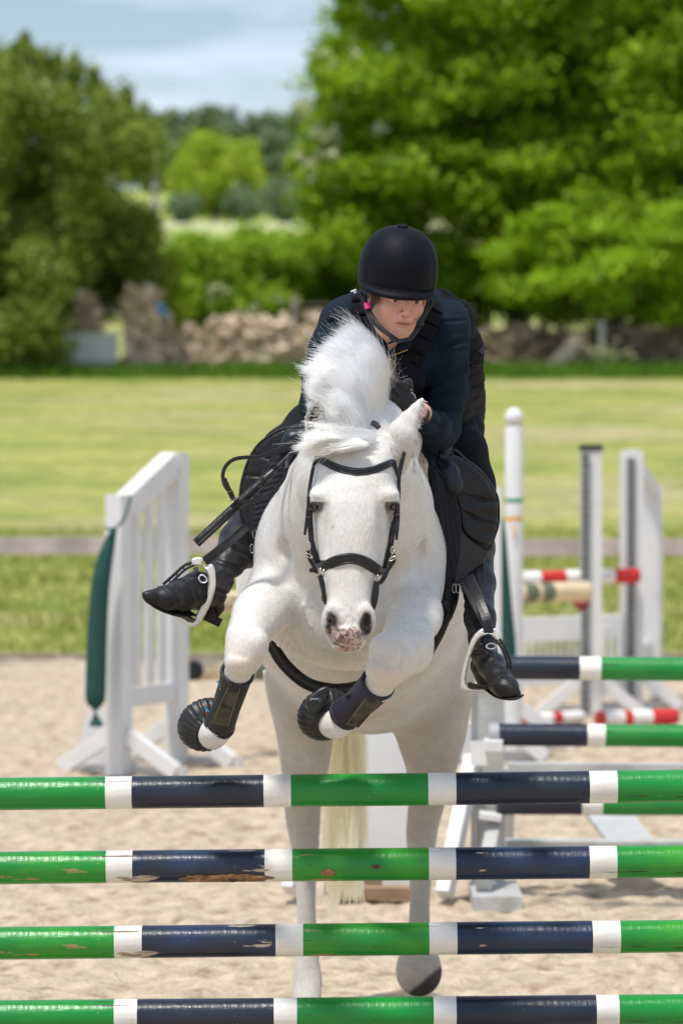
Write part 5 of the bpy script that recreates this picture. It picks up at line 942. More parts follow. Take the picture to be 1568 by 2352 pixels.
# ============================================================ BRIDLE, SADDLE, PAD
m_lea = material('black_bridle_leather', (.010, .010, .012), rough=.40, spec=.4, var=.2, vscale=20, bump=.2, bscale=180, bdist=.002); m_lea2 = material('black_saddle_leather', (.010, .010, .011), rough=.45, spec=.35, var=.2, vscale=12, bump=.55, bscale=70, bdetail=6, bdist=.006)
m_gloss = material('smooth_knee_roll_leather', (.012, .017, .024), rough=.38, spec=.35, var=.12, vscale=10, bump=.15, bscale=60, bdist=.003); m_pad = material('black_quilted_cotton', (.009, .011, .016), rough=.85, var=.25, vscale=25, bump=.5, bscale=90, bdist=.006)
m_fleece = material('cream_fleece', (.62, .52, .38), rough=1, var=.2, vscale=30, bump=1, bscale=90, bdist=.02, tint2=(.40, .31, .21), tscale=20); m_buckle = material('steel_buckle', (.55, .53, .48), rough=.25, metal=1); m_edge = material('leather_piping', (.024, .024, .027), rough=.35)
m_alu = material('brushed_aluminium', (.80, .80, .80), rough=.38, metal=.6, var=.12, vscale=30, tint2=(.28, .25, .22), tscale=28, tpos=(.60, .76)); m_blkpl = material('black_flex_plastic', (.012, .012, .013), rough=.45)
def onhead(pts, lift=.0015, d0=9.9, fb=None, k=6):
    out = []
    for x, y, *r in spline(np.array([(p[0], p[1]) for p in pts]), k) if len(pts) > 2 else np.array(pts):
        s = H.surf(x, y, d0); out.append((x, y, np.nan if s is None or s > 10.2 else s - lift))
    a = np.array(out); ok = ~np.isnan(a[:, 2]); i = np.arange(len(a))
    a[:, 2] = np.interp(i, i[ok], a[ok, 2]) if ok.any() else (fb or 10.2); a[:, 2] += np.where(ok, 0, .02); ker = np.ones(3) / 3; a[:, 2] = np.convolve(np.pad(a[:, 2], 1, 'edge'), ker, 'valid'); return a
bri = empty('bridle', P(810, 1300, 10.1), 'black leather bridle with curved browband and wide shaped noseband on the white pony', 'bridle')
def strap3(name, pts, w, t=.003, mat=m_lea, parent=bri, facing=None, k=6, sp=True):
    a = np.array(pts, float); a = spline(a, k) if sp and len(a) > 2 else a; b = MB(); b.ribbon(PA(a), np.interp(np.linspace(0, 1, len(a)), np.linspace(0, 1, len(w)), [R(q, 10.2) for q in w]) if isinstance(w, (list, tuple)) else R(w, 10.2), t, facing); return b.build(name, mat, parent, False)
bb = [Z2(240, 580), Z2(262, 548), Z2(330, 570), Z2(450, 625), Z2(590, 657), Z2(720, 645), Z2(830, 605), Z2(910, 572), Z2(928, 610)]
a = onhead(bb, .003); band = strap3('browband', a, [8, 15, 18, 19, 20, 19, 18, 16, 9], .0055, sp=False)
for off in (-.32, .32): b = MB(); q = a.copy(); q[:, 1] += off * 17; q[:, 2] -= .0055; b.tube(PA(q), .0014, 6); b.build('piping', m_edge, band, True)
nb = [Z2(190, 900), Z2(196, 1080), Z2(210, 1230), Z2(238, 1360), Z2(282, 1440), Z2(335, 1463), Z2(420, 1425), Z2(540, 1400), Z2(640, 1418), Z2(720, 1460), Z2(775, 1498), Z2(812, 1490), Z2(850, 1410), Z2(888, 1310), Z2(905, 1180), Z2(935, 1030), Z2(955, 930)]
a = onhead(nb, .004); wd = [9, 10, 12, 17, 22, 26, 26, 25, 26, 27, 27, 24, 19, 14, 12, 10, 9]; nose = strap3('noseband', a, wd, .007, sp=False)
for off in (-.36, .36):
    b = MB(); q = a.copy(); ww = np.interp(np.linspace(0, 1, len(a)), np.linspace(0, 1, len(wd)), wd); tg = np.gradient(q[:, :2], axis=0); tg /= np.linalg.norm(tg, axis=1)[:, None]; q[:, 0] += -tg[:, 1] * off * ww; q[:, 1] += tg[:, 0] * off * ww; q[:, 2] -= .0065; b.tube(PA(q), .0016, 6); b.build('piping', m_edge, nose, True)
# cheek pieces, keepers, reins ends
strap3('cheekpiece', [(*Z2(232, 600), 10.19), (*Z2(205, 740), 10.185), (*Z2(192, 860), 10.165), (*Z2(205, 980), 10.15), (*Z2(212, 1120), 10.14), (*Z2(222, 1250), 10.13)], 9, facing=(-.6, -.8, 0))
strap3('cheekpiece', [(*Z2(1025, 420), 10.30), (*Z2(1000, 530), 10.27), (*Z2(965, 700), 10.22), (*Z2(965, 840), 10.19), (*Z2(952, 960), 10.16), (*Z2(925, 1120), 10.14), (*Z2(905, 1260), 10.12)], [9, 10, 10, 8, 9, 9, 9], facing=(.3, -.9, 0))
strap3('strap_end', [(*Z2(187, 870), 10.135), (*Z2(182, 980), 10.13), (*Z2(168, 1100), 10.13), (*Z2(154, 1198), 10.13)], [8, 8, 8, 6]); strap3('strap_end', [(*Z2(957, 925), 10.125), (*Z2(957, 1040), 10.125), (*Z2(950, 1140), 10.12), (*Z2(943, 1240), 10.12)], [8, 9, 9, 6])
for x, y in (Z2(182, 985), Z2(955, 1030), Z2(190, 1050)): b = MB(); b.beam(P(x - 5, y, 10.122), P(x + 5, y, 10.122), .007, .006); b.build('keeper', m_lea, bri)
for L_ in ([Z2(182, 1330), Z2(195, 1400), Z2(222, 1450), Z2(245, 1490), Z2(262, 1530)], [Z2(918, 1350), Z2(925, 1410), Z2(890, 1470), Z2(850, 1530), Z2(800, 1610)]):
    strap3('chin_strap', [(*p, 10.115) for p in L_], [7, 9, 9, 9, 6], .004)
strap3('strap_end', [(*Z2(200, 1505), 10.11), (*Z2(225, 1500), 10.105), (*Z2(258, 1512), 10.11)], [8, 13, 7], .004)
def ring(pts, d, r=.0016, mat=m_buckle, parent=bri, name='buckle'):
    b = MB(); q = cspline([(x, y) for x, y in pts], 5); q = [P(x, y, d) for x, y in q]; b.tube(q + [q[0]], r, 7); return b.build(name, mat, parent, True)
for cx, cy, rx, ry in ((190, 1292, 12, 30), (910, 1330, 14, 28), (193, 1378, 26, 14), (910, 1402, 30, 13)):
    ring([Z2(cx + rx * math.cos(t), cy + ry * math.sin(t) + (rx * math.cos(t)) * .5 * (1 if cx < 500 else -1) * (rx > 20)) for t in np.linspace(0, 6.28, 9)[:-1]], 10.108)
for cx, cy in ((290, 1520), (318, 1530), (757, 1580), (783, 1575)): b = MB(); b.tube([P(*Z2(cx, cy - 38), 10.09), P(*Z2(cx + 3, cy + 30), 10.09)], .0022, 6); b.build('buckle', m_buckle, bri, True)
strap3('bit_strap', [(*Z2(285, 1545), 10.09), (*Z2(305, 1620), 10.09), (*Z2(318, 1700), 10.09), (*Z2(330, 1790), 10.10)], [12, 13, 10, 6], .005)
for o_ in (0, 22): strap3('bit_strap', [(*Z2(762 + o_, 1600), 10.088), (*Z2(752 + o_, 1690), 10.088), (*Z2(742 + o_, 1770), 10.09), (*Z2(740 + o_ * .3, 1840), 10.095)], [9, 10, 9, 6], .005)
strap3('throat_lash', [(*Z2(800, 1620), 10.12), (*Z2(845, 1560), 10.12), (*Z2(880, 1480), 10.12), (*Z2(905, 1400), 10.12)], 8)
ring([Z2(310, 1705), Z2(322, 1745), Z2(312, 1770), Z2(302, 1735)], 10.10, .0016, material('rusty_bit_ring', (.20, .06, .03), rough=.7), bri, 'bit_ring')
# headpiece behind the ears
strap3('headpiece', [(*Z2(232, 600), 10.20), (*Z2(262, 520), 10.21), (*Z2(270, 470), 10.23)], 9); strap3('headpiece', [(*Z2(735, 232), 10.30), (*Z2(765, 245), 10.27), (*Z2(792, 275), 10.25)], [14, 15, 12], .004)
strap3('headpiece', [(*Z2(928, 590), 10.2), (*Z2(945, 650), 10.2), (*Z2(965, 715), 10.2)], [10, 9, 8])
# ------------------------------------------------------------ saddle
sad = empty('saddle', P(830, 1000, 11.3), 'black leather jumping saddle with padded flaps, girth and metal stirrups on the pony', 'saddle')
S_ = SDF(np.arange(-.30, .38, .007), np.arange(11.0, 11.85, .009), np.arange(1.60, 2.06, .007))
S_.chain([(700, 1030, 11.15, 42), (770, 985, 11.15, 46), (840, 965, 11.15, 48), (920, 985, 11.15, 46), (1000, 1040, 11.15, 42)], .04); S_.chain([(835, 985, 11.2, 60), (850, 1010, 11.45, 75), (860, 985, 11.7, 95)], .05)
vv_, ff_ = S_.mesh(); obj('seat', vv_, ff_, m_gloss, sad, True)
def slope(x0, d0, k): return lambda x, y: d0 + abs(x - x0) * k
# quilted flaps
LF = [Z3(*p) for p in ((1480, 262), (1290, 290), (1120, 385), (1030, 485), (968, 610), (920, 790), (906, 1000), (938, 1150), (1005, 1330), (1050, 1400), (1150, 1330), (1300, 1000), (1450, 600))]
def quiltL(x, y):
    v = 0
    for (x0, y0, x1, y1) in ((*Z3(1000, 700), *Z3(1200, 720)), (*Z3(1060, 520), *Z3(1190, 560)), (*Z3(940, 880), *Z3(1100, 900))):
        t = (x - x0) / (x1 - x0); yy = y0 + (y1 - y0) * t; v += .007 * math.exp(-((y - yy) / 3.0) ** 2)
    return v
puff('flap', LF, slope(700, 10.97, .0003), .016, m_lea2, sad, edge=10, g=4, qf=quiltL)
RF = [Z5(*p) for p in ((185, 400), (300, 418), (420, 470), (520, 550), (590, 650), (632, 730), (640, 840), (632, 940), (590, 1060), (562, 1112), (470, 1060), (380, 980), (345, 800), (280, 600))]
def quiltR(x, y):
    v = 0
    for p in ((Z5(360, 700), Z5(450, 725), Z5(540, 748), Z5(625, 755)), (Z5(345, 800), Z5(420, 850), Z5(520, 895), Z5(620, 918)), (Z5(360, 960), Z5(440, 1030), Z5(520, 1070), Z5(575, 1085))):
        p = np.array(p)
        if p[0, 0] - 6 < x < p[-1, 0] + 8: yy = np.interp(x, p[:, 0], p[:, 1]); v += .009 * math.exp(-((y - yy) / 3.2) ** 2)
    v -= .0035 * math.sin(y * .16 + x * .02) * (Z5(0, 700)[1] < y); return v
LFl = [Z5(*p) for p in ((350, 930), (420, 1010), (500, 1060), (566, 1125), (545, 1180), (470, 1270), (390, 1340), (310, 1368), (300, 1300), (335, 1150))]
puff('under_flap', LFl, slope(1045, 10.975, .0006), .010, material('dark_smooth_leather', (.012, .010, .010), rough=.45, var=.2, vscale=15, bump=.2, bscale=120), sad, edge=7, g=4)
puff('flap', RF, slope(1010, 10.96, .0006), .020, m_lea2, sad, edge=11, g=3, qf=quiltR)
e_ = cspline(RF[1:11] + [Z5(470, 1060)], 5)[:54]; b = MB(); b.tube([P(x, y, 10.955 + abs(x - 1010) * .0006) for x, y in e_], .0032, 7); b.build('piping', m_edge, sad, True)
e_ = spline(LF[0:10], 5); b = MB(); b.tube([P(x, y, 10.962 + abs(x - 700) * .0003) for x, y in e_], .0032, 7); b.build('piping', m_edge, sad, True)
kr = SDF(np.arange(-.26, .36, .005), np.arange(10.85, 11.2, .005), np.arange(1.55, 2.0, .005))
kr.chain([(1008, 1058, 10.96, 14), (1030, 1085, 10.95, 24), (1040, 1115, 10.95, 23), (1036, 1145, 10.96, 10)], .012); vv_, ff_ = kr.mesh(); obj('knee_roll', vv_, ff_, m_gloss, sad, True)
kr = SDF(np.arange(-.26, .36, .005), np.arange(10.85, 11.2, .005), np.arange(1.55, 2.0, .005)); kr.chain([(700, 1000, 10.93, 18), (672, 1010, 10.935, 22), (650, 1030, 10.95, 14)], .012); vv_, ff_ = kr.mesh(); obj('knee_roll', vv_, ff_, m_gloss, sad, True)
b = MB(); b.tube([P(*Z5(*p), 10.965) for p in ((200, 430), (250, 520), (290, 600), (318, 690), (335, 760))], .003, 6); b.build('piping', m_edge, sad, True)
# pad and fleece
pad = empty('saddle_pad', P(840, 1100, 11.1), 'black quilted saddle pad edged with cream fleece under the saddle', 'saddle pad')
PR = [Z5(*p) for p in ((60, 360), (130, 450), (240, 580), (325, 740), (355, 880), (362, 1010), (350, 1150), (320, 1280), (262, 1362), (235, 1330), (240, 1150), (225, 980), (190, 850), (140, 700), (85, 520))]
def qd(x, y): return .003 * math.sin(x * .32 + y * .22) * math.sin(y * .28 - x * .2)
puff('quilted_pad', PR, slope(1000, 10.93, .0005), .012, m_pad, pad, edge=9, g=3, qf=qd)
PL = [Z3(*p) for p in ((1480, 400), (1400, 420), (1250, 500), (1150, 620), (1085, 760), (1038, 900), (1018, 1020), (1030, 1160), (1075, 1310), (1100, 1345), (1170, 1200), (1260, 960), (1370, 740), (1480, 560))]
puff('quilted_pad', PL, slope(720, 10.94, .0004), .012, m_pad, pad, edge=9, g=3, qf=qd)
for E_, dd in ((PR[1:9], 10.925), (PL[1:10], 10.935)): b = MB(); b.tube([P(x, y, dd + .02 * 0) for x, y in spline(E_, 4)], .0035, 7); b.build('binding', m_pad, pad, True)
puff('fleece', [Z5(*p) for p in ((5, 325), (45, 350), (95, 420), (130, 480), (128, 560), (142, 690), (105, 650), (70, 560), (35, 450), (8, 370))], lambda x, y: 10.90, .016, m_fleece, pad, edge=7, g=3, qf=lambda x, y: .002 * math.sin(x * 1.3) * math.cos(y * 1.1))
puff('fleece', [Z3(*p) for p in ((1500, 400), (1460, 480), (1445, 560), (1425, 620), (1380, 690), (1440, 660), (1500, 580), (1560, 480))], lambda x, y: 10.90, .014, m_fleece, pad, edge=7, g=3, qf=lambda x, y: .002 * math.sin(x * 1.3) * math.cos(y * 1.1))
# girth: straps either side, band round the breast
def onbody(pts, lift=.003, d0=10.5, w=None, name='girth', t=.006, mat=m_lea2, par=sad):
    a = []
    for x, y in spline(np.array(pts, float), 5):
        s = H.surf(x, y, d0, 12.3); a.append((x, y, np.nan if s is None else s - lift))
    a = np.array(a); ok = ~np.isnan(a[:, 2]); i = np.arange(len(a)); a[:, 2] = np.interp(i, i[ok], a[ok, 2]); a[:, 2] = np.convolve(np.pad(a[:, 2], 3, 'edge'), np.ones(7) / 7, 'valid')
    b = MB(); b.ribbon(PA(a), R(w, 10.9), t); return b.build(name, mat, par, True)
a = spline(np.array([(*Z4(545, 330), 11.10), (*Z4(610, 450), 11.10), (*Z4(690, 535), 11.10), (*Z4(770, 585), 11.12), (*Z4(880, 608), 11.13), (*Z4(985, 600), 11.12), (*Z4(1100, 560), 11.10), (*Z4(1250, 470), 11.05)]), 6); b = MB(); b.ribbon(PA(a), R(30, 11), .008); gth = b.build('girth', m_lea2, sad, True)
b = MB(); q = a.copy(); q[:, 2] -= .008; b.ribbon(PA(q), R(9, 11), .006); b.build('girth_stitching', m_edge, gth, True)
a = spline(np.array([(*Z5(300, 1330), 10.98), (*Z5(290, 1450), 10.98), (*Z5(240, 1580), 10.97), (*Z5(195, 1720), 10.98), (*Z5(140, 1850), 11.0)]), 6); b = MB(); b.ribbon(PA(a), np.interp(np.linspace(0, 1, len(a)), [0, .4, .7, 1], [.045, .060, .042, .02]), .009, (.35, -.9, -.2)); b.build('girth', m_lea2, sad, True)
b = MB(); b.ribbon(PA(spline(np.array([(*Z5(240, 1462), 10.962), (*Z5(292, 1555), 10.962), (*Z5(215, 1680), 10.965)]), 5)), .022, .004, (.35, -.9, -.2)); b.build('girth_strap', m_lea, sad, True)
a = spline(np.array([(*Z3(1080, 1180), 11.02), (*Z3(1060, 1300), 11.02), (*Z3(1030, 1420), 11.04)]), 6); b = MB(); b.ribbon(PA(a), .05, .008); b.build('girth', m_lea2, sad, True)
for x, y in (Z5(318, 1382), Z5(345, 1382), Z3(1040, 1215), Z3(1018, 1350)): ring([(x - 3, y - 8), (x + 3, y - 8), (x + 3, y + 8), (x - 3, y + 8)], 10.955, .0013, m_buckle, sad)
# stirrup leathers and irons
def leather(pts, w): b = MB(); b.ribbon(PA(spline(np.array(pts), 6)), w, .005); return b.build('stirrup_leather', m_lea, sad, False)
leather([(*Z3(600, 1462), 10.72), (*Z3(700, 1385), 10.74), (*Z3(830, 1275), 10.80), (*Z3(960, 1160), 10.90)], .026)
leather([(*Z5(565, 1690), 10.70), (*Z5(545, 1590), 10.71), (*Z5(490, 1450), 10.76), (*Z5(425, 1300), 10.86)], .028); leather([(*Z5(575, 1690), 10.715), (*Z5(500, 1560), 10.73), (*Z5(440, 1440), 10.78), (*Z5(385, 1330), 10.86)], .022)
def iron(arch, w, bar, branch, dep, eye):
    """arch: inner->outer metal band given as outline polygon; thick plate"""
    st = puff('stirrup', arch, lambda x, y: dep(x, y), .006, m_alu, sad, edge=2.5, g=3, back=2.2, sub=4)
    b = MB(); b.ribbon(PA(spline(np.array([(x, y, dep(x, y) + .012) for x, y in bar]), 4)), .012, .05, (0, -1, .15)); b.build('tread', m_blkpl, st)
    b = MB(); o = [(x, y, dep(x, y)) for x, y in branch]; b.tube(PA(spline(np.array(o), 6)), .0042, 8)
    q = np.array(o); q[:, 0] += eye[0]; q[:, 1] += eye[1]; b.tube(PA(spline(q, 6)), .0035, 8)
    s1, s2 = spline(np.array(o), 6), spline(q, 6)
    for k in range(3, len(s1) - 3, 4): b.tube([P(*s1[k]), P(*s2[k])], .0025, 5)
    b.build('flex_branch', m_blkpl, st, True); return st
dL = lambda x, y: 10.70 + (y - 1290) * .0002
archL = [Z3(*p) for p in ((480, 1480), (490, 1440), (530, 1424), (580, 1430), (584, 1455), (572, 1475), (600, 1500), (622, 1512), (655, 1484), (684, 1515), (697, 1600), (694, 1700), (668, 1800), (630, 1890), (590, 1960), (545, 2030), (500, 2042), (440, 2025), (380, 1985), (330, 1948), (400, 1945), (470, 1985), (505, 1975), (540, 1900), (590, 1800), (625, 1700), (632, 1610), (612, 1545), (575, 1505), (530, 1500), (495, 1502))]
iron(archL, 0, [Z3(360, 1925), Z3(430, 1950), Z3(500, 1990)], [Z3(495, 1465), Z3(420, 1500), Z3(330, 1580), Z3(235, 1665)], dL, (5, 7))
dR = lambda x, y: 10.68 + (y - 1450) * .0001
archR = [Z5(*p) for p in ((528, 1672), (500, 1680), (450, 1735), (412, 1830), (385, 1930), (370, 2010), (362, 2085), (385, 2112), (430, 2122), (540, 2130), (545, 2104), (450, 2096), (412, 2075), (405, 2020), (420, 1930), (445, 1840), (485, 1755), (530, 1720), (570, 1708), (605, 1735), (630, 1760), (655, 1740), (656, 1705), (635, 1680), (600, 1668), (598, 1702), (560, 1704), (532, 1700))]
iron(archR, 0, [Z5(415, 2072), (1095, 1579), (1120, 1581)], [Z5(640, 1745), Z5(680, 1800), Z5(715, 1880), Z5(728, 1960)], dR, (-7, 3))

# ============================================================ REINS AND WHIP
def rope(pts, w, par, mat=m_lea, k=7, t=.003, name='rein'): b = MB(); b.ribbon(PA(spline(np.array(pts, float), k)), w, t); return b.build(name, mat, par, False)
lp = [(*Z3(1520, 280), 10.62), (*Z3(1420, 370), 10.62), (*Z3(1300, 450), 10.62), (*Z3(1180, 505), 10.62), (*Z3(1060, 540), 10.62), (*Z3(950, 543), 10.61), (*Z3(860, 560), 10.60), (*Z3(795, 610), 10.60), (*Z3(762, 690), 10.60), (*Z3(775, 780), 10.60), (*Z3(820, 850), 10.60), (*Z3(855, 915), 10.60)]
rope(lp, .011, bri, k=6); rope([(*Z3(1180, 505), 10.612), (*Z3(1260, 475), 10.612), (*Z3(1400, 400), 10.612), (*Z3(1510, 320), 10.615)], .016, bri)
rope([(*Z3(770, 730), 10.592), (*Z3(800, 800), 10.592), (*Z3(850, 900), 10.592)], .015, bri, t=.005)
rope([(*Z3(860, 905), 10.60), (*Z3(900, 930), 10.60), (*Z3(1000, 932), 10.60), (*Z3(1100, 905), 10.60), (*Z3(1210, 840), 10.60), (*Z3(1290, 740), 10.60), (*Z3(1325, 640), 10.60), (*Z3(1340, 560), 10.61), (*Z3(1420, 430), 10.62), (*Z3(1480, 350), 10.64)], .0115, bri)
for q in ((830, 855), (1325, 640)): x, y = Z3(*q); b = MB(); b.beam(P(x - 6, y, 10.588), P(x + 6, y - 3, 10.588), .012, .006); b.build('keeper', m_lea, bri)
ring([Z3(820, 915), Z3(868, 890), Z3(885, 900), Z3(835, 928)], 10.592)
rope([(*Z2(1028, 400), 10.33), (*Z2(1000, 520), 10.30), (*Z2(960, 690), 10.27), (*Z2(965, 800), 10.26)], .010, bri)
wh = empty('riding_whip', P(*Z3(520, 1300), 10.62), 'black padded jumping whip held by the rider, pointing down to the left', 'whip')
def along(a, b_, n=10): a, b_ = np.array(a, float), np.array(b_, float); return PA(a + (b_ - a) * np.linspace(0, 1, n)[:, None])
b = MB(); b.tube(along((*Z3(527, 1300), 10.585), (*Z3(1130, 740), 10.63), 14), [.0135] * 12 + [.012, .010], 14, squash=None); b.build('shaft', m_lea2, wh, True)
b = MB(); b.tube(along((*Z3(1120, 745), 10.63), (*Z3(1225, 650), 10.64), 8), [.011, .012, .011, .012, .010, .011, .009, .008], 12); b.build('binding', m_edge, wh, True); b = MB(); b.tube(along((*Z3(1215, 658), 10.64), (*Z3(1520, 345), 10.68), 8), .0055, 10); b.build('grip', m_lea, wh, True)
b = MB(); b.tube(along((*Z3(540, 1310), 10.573), (*Z3(1100, 790), 10.617), 12), .0012, 5); b.build('stitching', m_stitch, wh, True)
# ============================================================ THE RIDER
rid = empty('person', P(1000, 1050, 11.3), 'rider in black helmet, navy jacket and black body protector leaning low over the neck', 'person')
m_navyj = material('navy_cotton_jacket', (.006, .0135, .026), rough=.85, var=.14, vscale=9, bump=.35, bscale=260, bdist=.003, spec=.2); m_blk = material('black_cloth', (.010, .011, .014), rough=.85, var=.2, vscale=9, bump=.35, bscale=200, bdist=.003, spec=.2)
m_vest = material('black_mesh_vest', (.006, .006, .009), rough=.8, spec=.2, var=.2, vscale=14, bump=.8, bscale=420, bdetail=1, bdist=.003); m_boot = material('black_boot_leather', (.009, .009, .011), rough=.45, spec=.35, var=.25, vscale=16, bump=.3, bscale=45, bdist=.006); m_glove = material('black_riding_glove', (.013, .012, .016), rough=.7, var=.2, vscale=20, bump=.4, bscale=160, bdist=.003)
m_skin = material('fair_skin', (1, 1, 1), rough=.5, spec=.35, attr=True, sss=.18, bump=.12, bscale=350, bdist=.001); m_brass = material('brass_zip', (.42, .30, .12), rough=.35, metal=.9); m_pink = material('pink_tag', (.80, .03, .22), rough=.5); m_whitep = material('white_print', (.75, .75, .75), rough=.6)
def folds(v, nr, f_list, amp):
    """cloth folds: crease lines given in display px (x0,y0,x1,y1,width px,depth)"""
    p = toP(v); out = np.zeros(len(v))
    for x0, y0, x1, y1, w, a in f_list:
        ab = np.array([x1 - x0, y1 - y0]); L = ab @ ab; t = np.clip(((p[:, 0] - x0) * ab[0] + (p[:, 1] - y0) * ab[1]) / L, 0, 1); dx = p[:, 0] - x0 - t * ab[0]; dy = p[:, 1] - y0 - t * ab[1]; n_ = (dx * -ab[1] + dy * ab[0]) / L ** .5; r = np.hypot(dx, dy)
        out += a * (np.exp(-(r / w) ** 2) * -1.0 + .6 * np.exp(-((r - w * 1.6) / w) ** 2)) * np.sin(np.pi * np.clip(t, .05, .95)) ** .5
    return v + nr * (out * amp)[:, None]
# --- jacket
J = SDF(np.arange(-.17, .44, .0046), np.arange(10.45, 11.65, .0065), np.arange(1.74, 2.36, .0046))
J.chain([(905, 765, 10.98, 70), (915, 800, 11.02, 98), (935, 880, 11.22, 110), (985, 925, 11.42, 100)], .06)
J.chain([(800, 730, 10.98, 54), (870, 712, 11.02, 56), (960, 705, 11.04, 58), (1020, 735, 11.0, 56)], .05)
J.chain([(772, 745, 10.96, 42), (752, 800, 10.93, 38), (737, 870, 10.92, 38), (727, 935, 10.93, 36)], .035); J.chain([(727, 935, 10.93, 36), (740, 975, 10.84, 27), (752, 985, 10.78, 22)], .025)
J.chain([(1030, 762, 10.97, 46), (1034, 830, 10.97, 40), (1030, 900, 10.98, 38), (1015, 985, 10.96, 38)], .035); J.chain([(1012, 990, 10.95, 40), (992, 980, 10.86, 33), (975, 962, 10.78, 25), (966, 948, 10.74, 22)], .03)
J.ell(P(1001, 1006, 10.92), (.036, .05, .030), None, .03)
J.cone(P(966, 948, 10.715), P(975, 955, 10.78), .019, .019, .004, sub=True)
v, f = keep_big(*J.mesh()); v = relax(v, f, 1); nr = vnormals(v, f); v = v + nr * (fbm(v, 11, 31, 2) * .003)[:, None]
FL = [(1005, 800, 1070, 780, 6, 1), (990, 880, 1065, 850, 6, .9), (1000, 910, 1068, 905, 6, 1), (995, 940, 1055, 938, 6, .8), (990, 975, 1040, 985, 7, .8), (975, 1012, 1012, 1032, 6, .5), (1010, 850, 1045, 820, 5, .7), (965, 905, 1010, 880, 5, .9), (1000, 740, 1066, 735, 4, .7),
      (748, 742, 790, 732, 5, .9), (720, 800, 760, 820, 6, .8), (705, 860, 750, 870, 6, .9), (700, 900, 745, 925, 6, .9), (760, 720, 800, 760, 5, .6), (1075, 800, 1085, 870, 5, .6)]
v = folds(v, nr, FL, .0075); obj('jacket', v, f, m_navyj, rid, True)
puff('collar', [Z1(532, 670), Z1(556, 650), Z1(592, 735), Z1(628, 800), Z1(662, 850), Z1(688, 920), Z1(655, 1000), Z1(560, 960), Z1(528, 830)], lambda x, y: 10.84, .014, m_navyj, rid, edge=8, g=4); puff('collar', [Z1(680, 960), Z1(740, 905), Z1(800, 860), Z1(832, 830), Z1(838, 890), Z1(815, 925), Z1(740, 955), Z1(690, 975)], lambda x, y: 10.86, .010, m_navyj, rid, edge=6, g=4)
b = MB(); b.tube([P(*Z1(*p), 10.852) for p in ((630, 962), (655, 975), (700, 965), (760, 945), (815, 922))], .0022, 6); zp = b.build('zip', m_brass, rid, True)
b = MB(); b.tube([P(*Z1(*p), 10.846) for p in ((685, 968), (700, 995))], .004, 6); q = cspline([Z1(700, 990), Z1(722, 1005), Z1(710, 1022), Z1(695, 1010)], 4); b.tube([P(x, y, 10.845) for x, y in list(q) + [q[0]]], .0018, 6); b.build('zip_puller', m_brass, zp, True)
# --- vest
Vt = SDF(np.arange(-.12, .44, .005), np.arange(10.6, 11.65, .007), np.arange(1.78, 2.34, .005))
Vt.chain([(912, 800, 10.985, 88), (930, 860, 11.10, 104), (965, 905, 11.30, 114), (1000, 915, 11.48, 112)], .05); Vt.chain([(985, 700, 11.12, 56), (1030, 735, 11.15, 50), (1050, 800, 11.25, 52), (1062, 870, 11.35, 50)], .05)
Vt.cone(P(912, 745, 10.9), P(905, 800, 10.8), .045, .05, .03, sub=True)
v, f = keep_big(*Vt.mesh()); nr = vnormals(v, f); p = toP(v); seg = np.abs(((p[:, 1] + .35 * p[:, 0]) / 27) % 1 - .5) * 2; v = v - nr * (np.exp(-((1 - seg) / .12) ** 2) * .005)[:, None]; obj('body_protector', v, f, m_vest, rid, True)
def blockstrap(cen, w, n, d_, name='shoulder_strap'):
    c = spline(np.array(cen, float), 8); s = np.linspace(0, len(c) - 1, n + 1)
    for i in range(n):
        a_, b_ = [np.array([np.interp(s[i] + (s[i + 1] - s[i]) * k, np.arange(len(c)), c[:, j]) for j in range(3)]) for k in (.03, .97)]; t = (b_ - a_)[:2]; t /= np.linalg.norm(t); n_ = np.array([-t[1], t[0]]); h = w / 2
        ol = [a_[:2] + n_ * h, (a_ + b_)[:2] / 2 + n_ * h, b_[:2] + n_ * h, b_[:2] - n_ * h, (a_ + b_)[:2] / 2 - n_ * h, a_[:2] - n_ * h]; dm = (a_[2] + b_[2]) / 2; sl = (b_[2] - a_[2]) / max(1e-6, np.linalg.norm((b_ - a_)[:2]))
        puff(name, [tuple(q) for q in ol], lambda x, y, a0=a_, tt=t, s_=sl: a0[2] + ((x - a0[0]) * tt[0] + (y - a0[1]) * tt[1]) * s_, .011, m_vest, rid, edge=5, g=4, sub=2, back=1.6)
blockstrap([(*Z1(490, 540), 10.93), (*Z1(493, 600), 10.915), (*Z1(498, 690), 10.905), (*Z1(500, 790), 10.915)], 37, 3, 0)
blockstrap([(*Z1(1065, 540), 10.985), (*Z1(1040, 610), 10.955), (*Z1(990, 700), 10.92), (*Z1(940, 800), 10.90), (*Z1(880, 920), 10.895), (*Z1(830, 1000), 10.90)], 42, 6, 0)
puff('vest_yoke', [Z1(1030, 505), Z1(1100, 530), Z1(1170, 590), Z1(1200, 680), (1073, 763), Z1(1225, 860), Z1(1200, 850), Z1(1175, 740), Z1(1110, 650), Z1(1050, 590)], lambda x, y: 10.99, .012, m_vest, rid, edge=6, g=4)
puff('vest_front', [Z1(640, 1010), Z1(700, 960), Z1(800, 930), Z1(840, 1000), Z1(920, 1060), Z1(930, 1180), Z1(850, 1180), Z1(740, 1150), Z1(670, 1130)], lambda x, y: 10.895, .012, m_vest, rid, edge=10, g=5)
b = MB(); [b.tube([P(*Z1(x, y), 10.878), P(*Z1(x + 8, y - 3), 10.878)], .0007, 4) for x, y in ((765, 1112), (778, 1108), (792, 1104), (806, 1101))]; b.build('print', m_whitep, rid)
